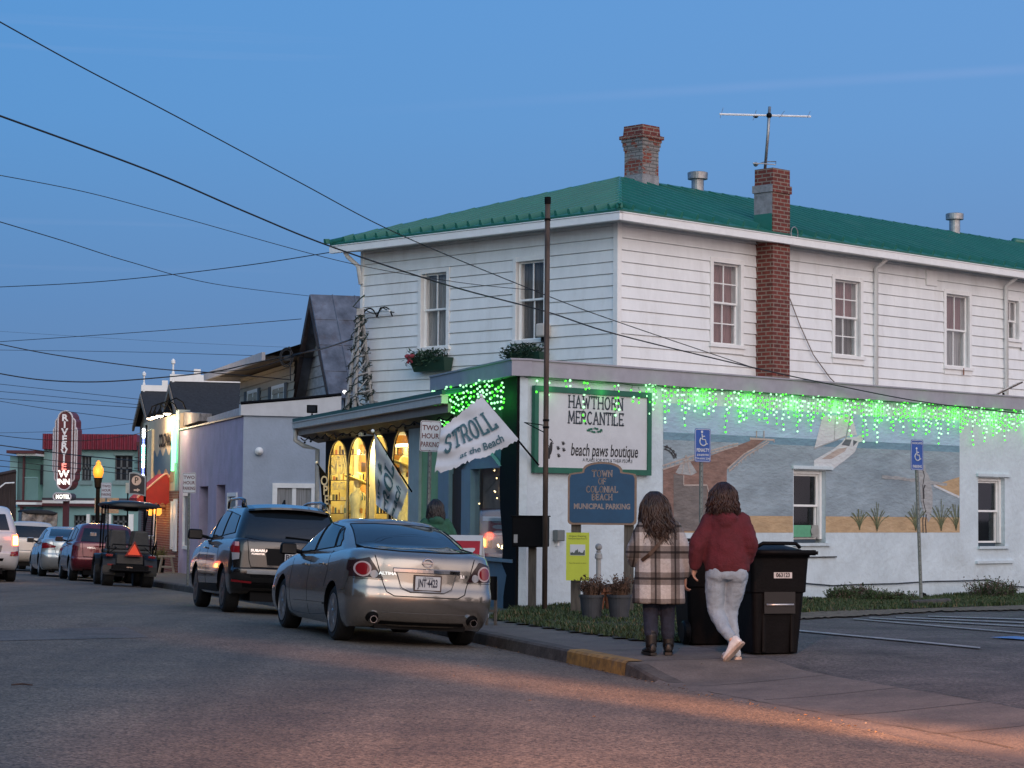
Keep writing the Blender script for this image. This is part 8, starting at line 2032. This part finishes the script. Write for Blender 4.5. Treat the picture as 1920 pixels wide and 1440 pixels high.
for k in range(6): point('green_wash', WA.p(.7 + k * .72, AT - .32, .26), 4.2, (.04, 1, .12), .12)

# ------------------------------------------------------------------ flower boxes
box_m = M('dark_green_box', (.018, .055, .035), rough=.6, var=.15); leafm = [M('fir_green', (.03, .075, .04), rough=.8, var=.35, scale=15), M('fir_dark', (.015, .04, .022), rough=.8, var=.3)]
for x0, x1, y0, y1, lb, bow in ((772, 838, 667, 695, 'green window box with evergreens and red bow under the left upper window', 1), (953, 1017, 657, 681, 'green window box with evergreens under the upper window behind the mast', 0)):
    a0 = UL.hit(x1, 680, .2)[0]; a1 = UL.hit(x0, 680, .2)[0]; z1 = UL.hit((x0 + x1) / 2, y0 + 3, .3)[1]; z0 = UL.hit((x0 + x1) / 2, y1, .3)[1]
    e = empty('window_box', UL.p((a0 + a1) / 2, z0, .1)[:], 0, lb, 'window box', 'evergreen window boxes'); mb = MB()
    P0 = [UL.p(a, z, o) for a, z, o in ((a0 + .06, z0, .03), (a1 - .06, z0, .03), (a1 - .06, z0, .20), (a0 + .06, z0, .20))]; P1 = [UL.p(a, z, o) for a, z, o in ((a0, z1, .03), (a1, z1, .03), (a1, z1, .29), (a0, z1, .29))]; mb.loft([P0, P1], cap=True); mb.build('trough', box_m, e, world=True, bevel=.005)
    mb = MB(); rw = random.Random(x0)
    for k in range(750):
        a = a0 + (a1 - a0) * (rw.random() ** .8 * .9 + .12) ; h_ = rw.random() ** 1.5 * .20; p_ = UL.p(a, z1 - .03 + h_ - (.16 * rw.random() if a > (a0 + a1) / 2 else .04), .16 + rw.uniform(-.12, .20)); v = Vector((rw.uniform(-1, 1), rw.uniform(-1, 1), rw.uniform(-.4, 1))).normalized() * .09; w_ = v.cross(Vector((rw.random(), rw.random(), rw.random()))).normalized() * .014; mb.cur = k % 2; mb.add([p_, p_ + v * .5 + w_, p_ + v, p_ + v * .5 - w_], [(0, 1, 2, 3)])
    mb.build('greenery', leafm, e, world=True)
    if bow:
        mb = MB(); c = UL.p(a1 - .10, z1 + .04, .34)
        for s_ in (1, -1): mb.ball(c + UL.D * .06 * s_, .06, 6, sc=(1, .5, .7)); mb.tube([c, c + UL.D * .05 * s_ + Vector((0, 0, -.13))], [.02, .03], 6)
        mb.build('red_bow', M('red_ribbon', (.26, .03, .05), rough=.7), e, world=True)
# service arm with twisted wires on the corner
q = UL.p(LW - .02, 0, .04); a, z = UL.hit(690, 583, .3); e = empty('service_bracket', UL.p(LW, z, .05)[:], 0, 'white insulator arm with looping black wires at the far upper corner of the house', 'bracket'); mb = MB(); mb.tube([UL.p(LW - .1, z, .06), UL.hit and UL.p(UL.hit(732, 580, .2)[0], z - .02, .22)], .022, 8); mb.build('arm', trim, e, world=True)
mb = MB(); w0, w1 = UL.hit(682, 580, .25)[0], UL.hit(732, 580, .25)[0]; mb.tube([UL.p(w0 + (w1 - w0) * f, z - .03 + .09 * sin(f * 11), .2 + .05 * cos(f * 11)) for f in lin(0, 1, 24)], .014, 6); mb.tube([UL.p(w0 + (w1 - w0) * f, z + .0 + .05 * sin(f * 9 + 2), .2 + .05 * cos(f * 9)) for f in lin(0, 1, 24)], .010, 6); mb.build('looped_wire', blk, e, world=True, smooth=True)
# solar panel lamp on the parapet
q = at(1884, 752, 43.0); e = empty('solar_lamp', q[:], 0, 'tilted dark solar panel on short bracket at the right end of the parapet', 'solar lamp'); mb = MB(); mb.tube([(0, 0, -.08), (-.02, 0, .08), (-.03, 0, .16)], .022, 8); mb.build('bracket', bplas, e); mb = MB(); mb.box((0, 0, 0), (.72, .40, .03), Matrix.Translation((-.02, 0, .20)) @ Matrix.Rotation(R(-26), 4, 'Y')); mb.build('panel', gl_up, e, bevel=.005)
# TV antenna on the chimney
al = M('aluminium', (.85, .86, .88), rough=.35, metal=.0, var=0); ct = CH.p(sc_ if 0 else UR.hit(1449, 560, .40)[0] + .1, 7.86, .08); e = empty('tv_antenna', ct[:], 0, 'aluminium TV antenna on a leaning mast above the brick chimney', 'antenna')
Ya = ct.y; def_ = lambda px, py, dy=0: at(px, py, Ya + dy)
b0_, t0_ = def_(1434, 322), def_(1443, 200); mb = MB(); mb.tube([ct, b0_, def_(1440, 250), t0_], .028, 10); mb.build('mast', galv, e, world=True, smooth=True); mb = MB(); mb.tube([def_(1349, 214, -.2), def_(1520, 218.5, .2)], .020, 6); bm_ = mb.build('boom', al, e, world=True)
mb = MB()
for x0, y0, x1, y1 in ((1356, 202, 1350, 221), (1418, 207, 1412, 225), (1471, 208, 1461, 221), (1519, 209, 1514, 220)): mb.tube([def_(x0, y0, .5), def_(x1, y1, -.5)], .006, 5)
mb.build('element', galv, e, world=True); mb = MB(); mb.ball(def_(1417, 218), .05, 6, sc=(1, 1, .7)); mb.ball(def_(1442, 216.5), .055, 6); mb.build('joint_box', bplas, e, world=True)
mb = MB(); mb.tube([def_(1412, 306, -.2), def_(1420, 308), def_(1435, 303, .1), def_(1455, 303, .2), def_(1454, 309, -.1), def_(1432, 307, -.2), def_(1412, 306, -.2)], .010, 6); mb.ball(def_(1417, 308), .045, 6); mb.build('lower_loop', galv, e, world=True)
# cable clutter and slanting wire beside the chimney
mb = MB(); P = [UR.hit(x, y, .06) for x, y in ((1481, 560), (1500, 610), (1525, 665), (1556, 708), (1575, 727))]; mb.tube([UR.p(a, z, .06) for a, z in P], .010, 5); tag(mb.build('cable', M('brown_cable', (.18, .14, .12), rough=.6)), 'thin brown cable slanting down the side wall beside the brick chimney', 'cable')
mb = MB(); q = UR.hit(1487, 438, .45); mb.tube([UR.p(q[0] + .10 * cos(t), q[1] + .12 * sin(t), .48) for t in lin(0, 2 * pi * 1.4, 24)], .010, 5); tag(mb.build('cable_coil', galv), 'coil of grey cable on the gutter beside the brick chimney', 'cable')

# ------------------------------------------------------------------ lattice tower with dark fairy wires
wpaint = M('weathered_white_wood', (.42, .41, .40), rough=.8, var=.3, scale=9, dirt=(.15, .14, .13), dscale=6, damt=.8)
def wpt(px, py, dy=0): return at(px, py, 42.3 + dy)
c = wpt(672, 768); e = empty('lattice_tower', c[:], 0, 'narrow white wooden lattice tower wound with dark light wires on the porch roof', 'tower')
tp = wpt(676, 590)
legs = [(wpt(650, 768, -.3), wpt(671, 592)), (wpt(664, 766, -.5), wpt(673, 592)), (wpt(697, 757, -.1), wpt(679, 590)), (wpt(690, 764, .3), wpt(676, 588))]
for a, b_ in legs: mb = MB(); mb.tube([a, b_], [.045, .03], 4); mb.build('tower_leg', wpaint, e, world=True)
mb = MB()
for f in (.15, .35, .55, .75, .92):
    for (a, b_), (c_, d_) in zip(legs, legs[1:] + legs[:1]): mb.tube([a.lerp(b_, f), c_.lerp(d_, f)], .018, 4); mb.tube([a.lerp(b_, f), c_.lerp(d_, min(1, f + .15))], .012, 4)
mb.build('lattice', wpaint, e, world=True); mb = MB(); mb.box(tp + Vector((0, 0, .05)), (.14, .14, .12)); mb.build('cap_block', wpaint, e, world=True)
mb = MB(); mb.tube([wpt(700, 750, -.2), wpt(733, 769, -.4)], .02, 5); mb.tube([wpt(664, 738, -.3), wpt(678, 766, -.6)], .02, 5); mb.build('brace', wpaint, e, world=True)
mb = MB(); rw = random.Random(12)
for (a, b_) in legs:
    for r_ in range(2):
        P = []; ph = rw.uniform(0, 6)
        for k in range(60): f = k / 59; P.append(a.lerp(b_, f) + Vector((.055 * cos(f * 40 + ph), .055 * sin(f * 40 + ph), 0)) + Vector((rw.uniform(-.03, .03), 0, rw.uniform(-.02, .02))))
        mb.tube(P, .009, 4, cap=False)
        for p_ in P[::2]: mb.tube([p_, p_ + Vector((rw.uniform(-.08, .08), rw.uniform(-.05, .05), rw.uniform(-.05, .05)))], .007, 4)
P = [wpt(684 + 14 * sin(k * .7), 700 + k * 2.2 + rw.uniform(-3, 3), -.1) for k in range(28)]; mb.tube(P, .010, 4, cap=False)
P = [tp + Vector((0, 0, .1)), wpt(662, 575), wpt(675, 560), wpt(684, 553)]; mb.tube(P, .014, 5)
mb.build('light_wire', M('dark_green_wire', (.02, .035, .028), rough=.7), e, world=True)

# ------------------------------------------------------------------ street furniture far along
q = at(184, 900, 67); g0_ = G(q.x, q.y); e = empty('street_lamp', (q.x, q.y, g0_), 0, 'lit amber acorn street lamp on black post near the motel sign', 'street lamp'); zc = at(184, 882, 67).z - g0_
mb = MB(); mb.lathe([(.16, 0), (.16, .3), (.10, .4), (.07, .6), (.06, zc - .55), (.10, zc - .5), (.12, zc - .25), (.16, zc - .22)], 16); mb.build('lamp_post', blk, e); mb = MB(); mb.lathe([(.11, zc - .22), (.16, zc - .07), (.15, zc + .06), (.09, zc + .15), (.06, zc + .19), (.08, zc + .22), (.02, zc + .30)], 18); mb.build('globe', glow('lamp_globe_glow', (1, .31, .03), 1.3, False), e, smooth=True)
mb = MB(); mb.lathe([(.07, zc + .19), (.07, zc + .21)], 12); mb.build('globe_collar', M('brass', (.5, .3, .1), rough=.4, metal=.6), e); point('street_light', (q.x - .0, q.y - .6, zc + g0_), 45, (1, .5, .15), .2)
q = at(200, 948, 70); g0_ = G(q.x, q.y); e = empty('tan_board', (q.x, q.y, g0_), 0, 'plain tan board behind the small parking sign and street lamp', 'board'); zc = q.z - g0_; mb = MB(); mb.box((0, 0, zc), (.75, .04, .48)); mb.build('board_face', M('tan_paint', (.34, .235, .17), rough=.7, var=.08), e); mb = MB(); mb.box((-.1, .04, zc / 2), (.08, .06, zc)); mb.build('board_post', blk, e)
# parking sign with P
q = at(257.5, 908, 60); g0_ = G(q.x, q.y); e = empty('parking_direction_sign', (q.x, q.y, g0_), R(-6), 'brown parking sign with circled P and arrow in a wavy white frame', 'sign'); zc = q.z - g0_; s_ = 60 / FPX
def wavy(w_, h_): 
    t_ = [(-w_ / 2 + w_ * k / 12, h_ / 2 + .045 * sin(.6 + pi * 1.15 * k / 12) - .03 * k / 12) for k in range(13)]; b_ = [(w_ / 2 - w_ * k / 12, -h_ / 2 - .035 + .05 * (k / 12) + .02 * sin(pi * k / 12)) for k in range(13)]; return t_ + b_
F = Matrix.Translation((0, 0, zc)) @ Matrix.Rotation(R(90), 4, 'X'); mb = MB(); mb.prism([(x, y, -.05) for x, y in wavy(32 * s_, 40 * s_)], (0, 0, .06), F); o = mb.build('sign_frame', M('pale_frame', (.40, .40, .38), rough=.5), e); mb = MB(); mb.prism([(x, y, .01) for x, y in wavy(28 * s_, 35 * s_)], (0, 0, .005), F); o2 = mb.build('sign_face', M('dark_brown_face', (.055, .042, .04), rough=.5), o)
pk = M('pink_cream', (.62, .42, .32), rough=.5, emit=(1, .65, .45), estr=.12); mb = MB(); mb.lathe([(.13, 0), (.13, .003)], 24, F @ Matrix.Translation((-.02, .10, .018))); mb.build('circle', pk, o2); mb = MB(); put_text(mb, 'P', F @ Matrix.Translation((-.02, .10, .024)), size=.22, bold=.004); mb.build('lettering', M('dark_brown_face2', (.05, .03, .02)), o2)
mb = MB(); mb.poly([(-.09, -.175, .018), (.0, -.175, .018), (.0, -.205, .018), (.09, -.155, .018), (.0, -.105, .018), (.0, -.135, .018), (-.09, -.135, .018)], F); mb.build('arrow', pk, o2); mb = MB(); mb.cyl((.20, .05, 0), (.20, .05, zc + .2), .035, 10); mb.build('post', blk, e)
q = at(239.5, 915, 61); mb = MB(); mb.box((0, 0, 0), (.11, .03, .28)); e = empty('small_white_sign', q[:], 0, 'small blank cream sign peeking out left of the circled P sign', 'sign'); mb.build('sign_face', M('cream_sign', (.62, .58, .46), rough=.5), e); mb = MB(); mb.cyl((.0, .03, -.1 - q.z + G(q.x, q.y)), (0, .03, .1), .02, 8); 
mb = MB(); mb.cyl((0, .03, G(q.x, q.y) - q.z), (0, .03, .1), .02, 8); mb.build('post', blk, e)
# stool and planter at the bar
a, z = WP.hit(312, 1075, .45); o_ = WP.p(a, 0, .45); o_.z = G(o_.x, o_.y); e = empty('wooden_stool', o_[:], R(8), 'pale wooden trestle stool on the pavement by the brick bar front', 'stool'); tw = M('pale_wood', (.34, .27, .20), rough=.7, var=.15, scale=6); mb = MB(); mb.box((0, 0, .50), (.50, .34, .05)); mb.build('seat', tw, e)
for sx_ in (-1, 1):
    for sy_ in (-1, 1): mb = MB(); mb.tube([(sx_ * .13, sy_ * .12, .48), (sx_ * .22, sy_ * .15, 0)], [.035, .035], 4); mb.build('leg', tw, e)
mb = MB(); mb.box((0, -.14, .2), (.36, .03, .05)); mb.build('stretcher', tw, e)
a, z = WP.hit(297, 1060, .5); o_ = WP.p(a, 0, .5); o_.z = G(o_.x, o_.y); e = empty('flower_pot', o_[:], 0, 'dark planter with yellowish grass beside the trestle stool', 'flower pot'); mb = MB(); mb.lathe([(.16, 0), (.2, .4), (.17, .4), (.01, .38)], 16); mb.build('pot', blk, e); mb = MB(); scrub(mb, (0, 0, .38), .3, .42, 120, 5, .8, .01); mb.build('plant', M('olive_grass', (.12, .11, .04), rough=.8), e)

# ------------------------------------------------------------------ overhead wires
wirem = M('overhead_wire', (.012, .013, .016), rough=.6, var=0)
def wire(pts, r_, lab, name='overhead_wire'):
    P = [at(x, y, Y) for x, y, Y in pts]; Q = []
    n = len(P)
    for i in range(n - 1):
        p0, p1, p2, p3 = P[max(0, i - 1)], P[i], P[i + 1], P[min(n - 1, i + 2)]
        for k in range(8):
            t = k / 8; Q.append(.5 * ((2 * p1) + (p2 - p0) * t + (2 * p0 - 5 * p1 + 4 * p2 - p3) * t * t + (3 * p1 - p0 - 3 * p2 + p3) * t ** 3))
    Q.append(P[-1]); mb = MB(); mb.tube(Q, r_, 6); o = mb.build(name, wirem, smooth=True); tag(o, lab, 'wire', 'overhead wires'); return o
wire([(-20, 30, 22), (150, 124, 24), (330, 218, 26), (560, 341, 29), (750, 440, 31.5), (1020, 552, 34.5), (1157, 603, 35.2), (1420, 692, 37)], .0072, 'highest thick black wire running from the top left corner down across the white house')
wire([(-20, 210, 22), (280, 320, 25), (460, 397, 27), (620, 462, 29), (840, 535, 31.5), (1020, 583, 33.5), (1157, 627, 35), (1420, 691, 37), (1570, 723, 38.3), (1740, 755, 40), (1930, 777, 42.2)], .0105, 'thickest black wire crossing the white house down to the mural wall parapet')
wire([(-20, 325, 30), (160, 360, 33), (330, 405, 36), (640, 490, 38.5), (850, 528, 39.2), (1010, 545, 37.2)], .006, 'thin wire from the left ending behind the mast on the white house')
wire([(-20, 410, 30), (120, 452, 34), (240, 490, 38), (400, 532, 45), (580, 555, 58)], .007, 'wire from the left descending to the ridge of the steep gabled house')
wire([(-20, 539, 50), (160, 530, 48), (320, 515, 46), (480, 495, 44), (620, 473, 42.8)], .009, 'black wire rising to the left eave of the white house')
wire([(-20, 642, 70), (300, 620, 66), (565, 598, 62)], .010, 'wire rising slightly to the steep gabled house')
wire([(-20, 641, 60), (100, 665, 60), (280, 690, 60), (400, 699, 60), (545, 712, 62)], .015, 'sagging thick wire running to the cream shuttered house')
wire([(-20, 697, 60), (75, 712, 60), (180, 716, 60), (300, 708, 60), (400, 697, 60), (470, 682, 60), (535, 668, 60), (600, 655, 56), (660, 636, 44)], .018, 'thickest low wire passing the cable coil to the lattice tower')
wire([(400, 697, 59), (480, 690, 59), (560, 664, 58), (600, 652, 56)], .012, 'short doubled wire under the cable coil')
for k, (pts, r_, lb) in enumerate((([(-20, 656, 90), (250, 660, 90), (520, 668, 72)], .010, 'thin level wire meeting the cream house roof'), ([(-20, 620, 110), (300, 640, 110), (560, 652, 100)], .006, 'faint uppermost distant wire left of the cream house'),
    ([(-20, 718, 100), (265, 749, 95)], .012, 'distant wire above the cresting house finial'), ([(-20, 732, 100), (262, 759, 95)], .012, 'second distant wire beside the far finial'), ([(-20, 746, 100), (140, 757, 100), (268, 765, 95)], .013, 'third distant wire meeting the far black gable'), ([(-20, 749, 100), (100, 768, 100), (255, 788, 95)], .013, 'fourth distant wire meeting the eave of the far gable'),
    ([(-20, 812, 100), (120, 808, 100), (250, 794, 92)], .009, 'faint distant wire just above the motel parapet'), ([(-20, 814, 60), (60, 823, 60), (160, 826, 60), (250, 815, 62), (285, 805, 66)], .010, 'wavy wire in front of the motel parapet going to the bar front'), ([(-20, 832, 80), (130, 852, 80), (275, 866, 76)], .020, 'thick wire crossing the motel sign'),
    ([(-20, 850, 80), (130, 867, 80), (272, 885, 76)], .013, 'wire crossing the motel just below the thick one'), ([(-20, 861, 80), (130, 877, 80), (272, 893, 76)], .013, 'wire crossing the motel above the lamp globe'), ([(-20, 872, 80), (60, 880, 80), (130, 888, 80), (180, 893, 80)], .013, 'lowest wire at the left ending at the lamp globe'))): wire(pts, r_, lb)
e = empty('cable_coil', at(537, 672, 59.6)[:], 0, 'black cable coil hanging on the thick low wire before the cream house', 'cable'); mb = MB()
for r_ in (.20, .25): mb.tube([(.7 * r_ * cos(t), .02, r_ * sin(t) + .03) for t in lin(0, 2 * pi, 24)], .018, 6)
mb.build('coil', wirem, e, smooth=True); mb = MB(); mb.box((.02, 0, .0), (.14, .1, .12)); mb.tube([(.1, 0, .2), (.12, 0, -.6)], .018, 6); mb.ball((.07, 0, .27), .05, 6); mb.build('splice_box', wirem, e)

# added spots out of view that warm the road; their sources are assumed
def spot(name, loc, tgt, e_, col, ang, blend=.9, r_=.08):
    d = bpy.data.lights.new(name, 'SPOT'); d.energy = e_; d.color = col; d.spot_size = R(ang); d.spot_blend = blend; d.shadow_soft_size = r_
    o = bpy.data.objects.new(name, d); COL.objects.link(o); o.location = loc; o.rotation_euler = (Vector(tgt) - Vector(loc)).to_track_quat('-Z', 'Y').to_euler(); return o
spot('assumed_kerb_beam', (9.2, 7.6, 1.5), (1.75, 17.9, .0), 70000, (1, .40, .17), 8, 1, .3)  # added unseen spot for the warm streak along the kerb, source assumed
spot('assumed_road_wash', (-1.0, 3.0, 7.5), (1.8, 14.2, 0), 14000, (1, .42, .22), 44, 1, .3)  # added unseen overhead spot tinting the foreground road, source assumed
# litter along the kerb and hairline cracks in the road
lm = [M('dead_leaf', (.16, .09, .04), rough=.8, var=.3), M('pale_grit', (.13, .12, .105), rough=.9, var=.3)]; mb = MB(); rw = random.Random(31)
for k in range(300):
    t = rw.uniform(-11, 6); d = -abs(rw.gauss(0, .10)) - .015 if rw.random() < .7 else rw.uniform(-2.5, 1.2)
    if t < -6 and d > -.02: d = rw.gauss(.0, .08)
    c = xy(t, d); z = Gtd(t, d) + .006; s_ = rw.uniform(.006, .020); a = rw.uniform(0, 6.3); mb.cur = 0 if rw.random() < .5 else 1
    mb.add([(c.x + s_ * cos(a), c.y + s_ * sin(a), z + .002), (c.x - s_ * .5 * sin(a), c.y + s_ * .5 * cos(a), z + .008), (c.x - s_ * cos(a), c.y - s_ * sin(a), z + .002), (c.x + s_ * .5 * sin(a), c.y - s_ * .5 * cos(a), z)], [(0, 1, 2, 3)])
tag(mb.build('leaf_litter', lm), 'scattered dead leaves and grit along the kerb gutter', 'leaf litter', kind='stuff')
for pts, lt in (([(1005, 1335), (1022, 1345), (1030, 1360), (1055, 1368), (1080, 1362)], 1), ([(960, 1395), (990, 1392), (1010, 1402)], 1), ([(560, 1228), (700, 1240), (820, 1262), (900, 1258)], 0), ([(120, 1330), (260, 1318), (400, 1325), (520, 1312), (640, 1320)], 0), ([(0, 1245), (140, 1252), (300, 1240), (430, 1244)], 0), ([(1150, 1385), (1230, 1399), (1330, 1392), (1400, 1410)], 0)):
    P = [gg(*p_) for p_ in pts]; Q = []
    for a, b_ in zip(P, P[1:]):
        for k in range(12): Q.append(a.lerp(b_, k / 12) + Vector((rw.uniform(-.02, .02), rw.uniform(-.035, .035), 0)))
    wd = [rw.uniform(.0015, .006) for _ in Q]; mb = MB(); mb.grid([[on(q_.x, q_.y + s_ * w_, .005) for q_, w_ in zip(Q, wd)] for s_ in (-1, 1)]); mb.build('road_crack', jm if not lt else M('pale_crack', (.24, .20, .17), rough=.9), kind='structure')
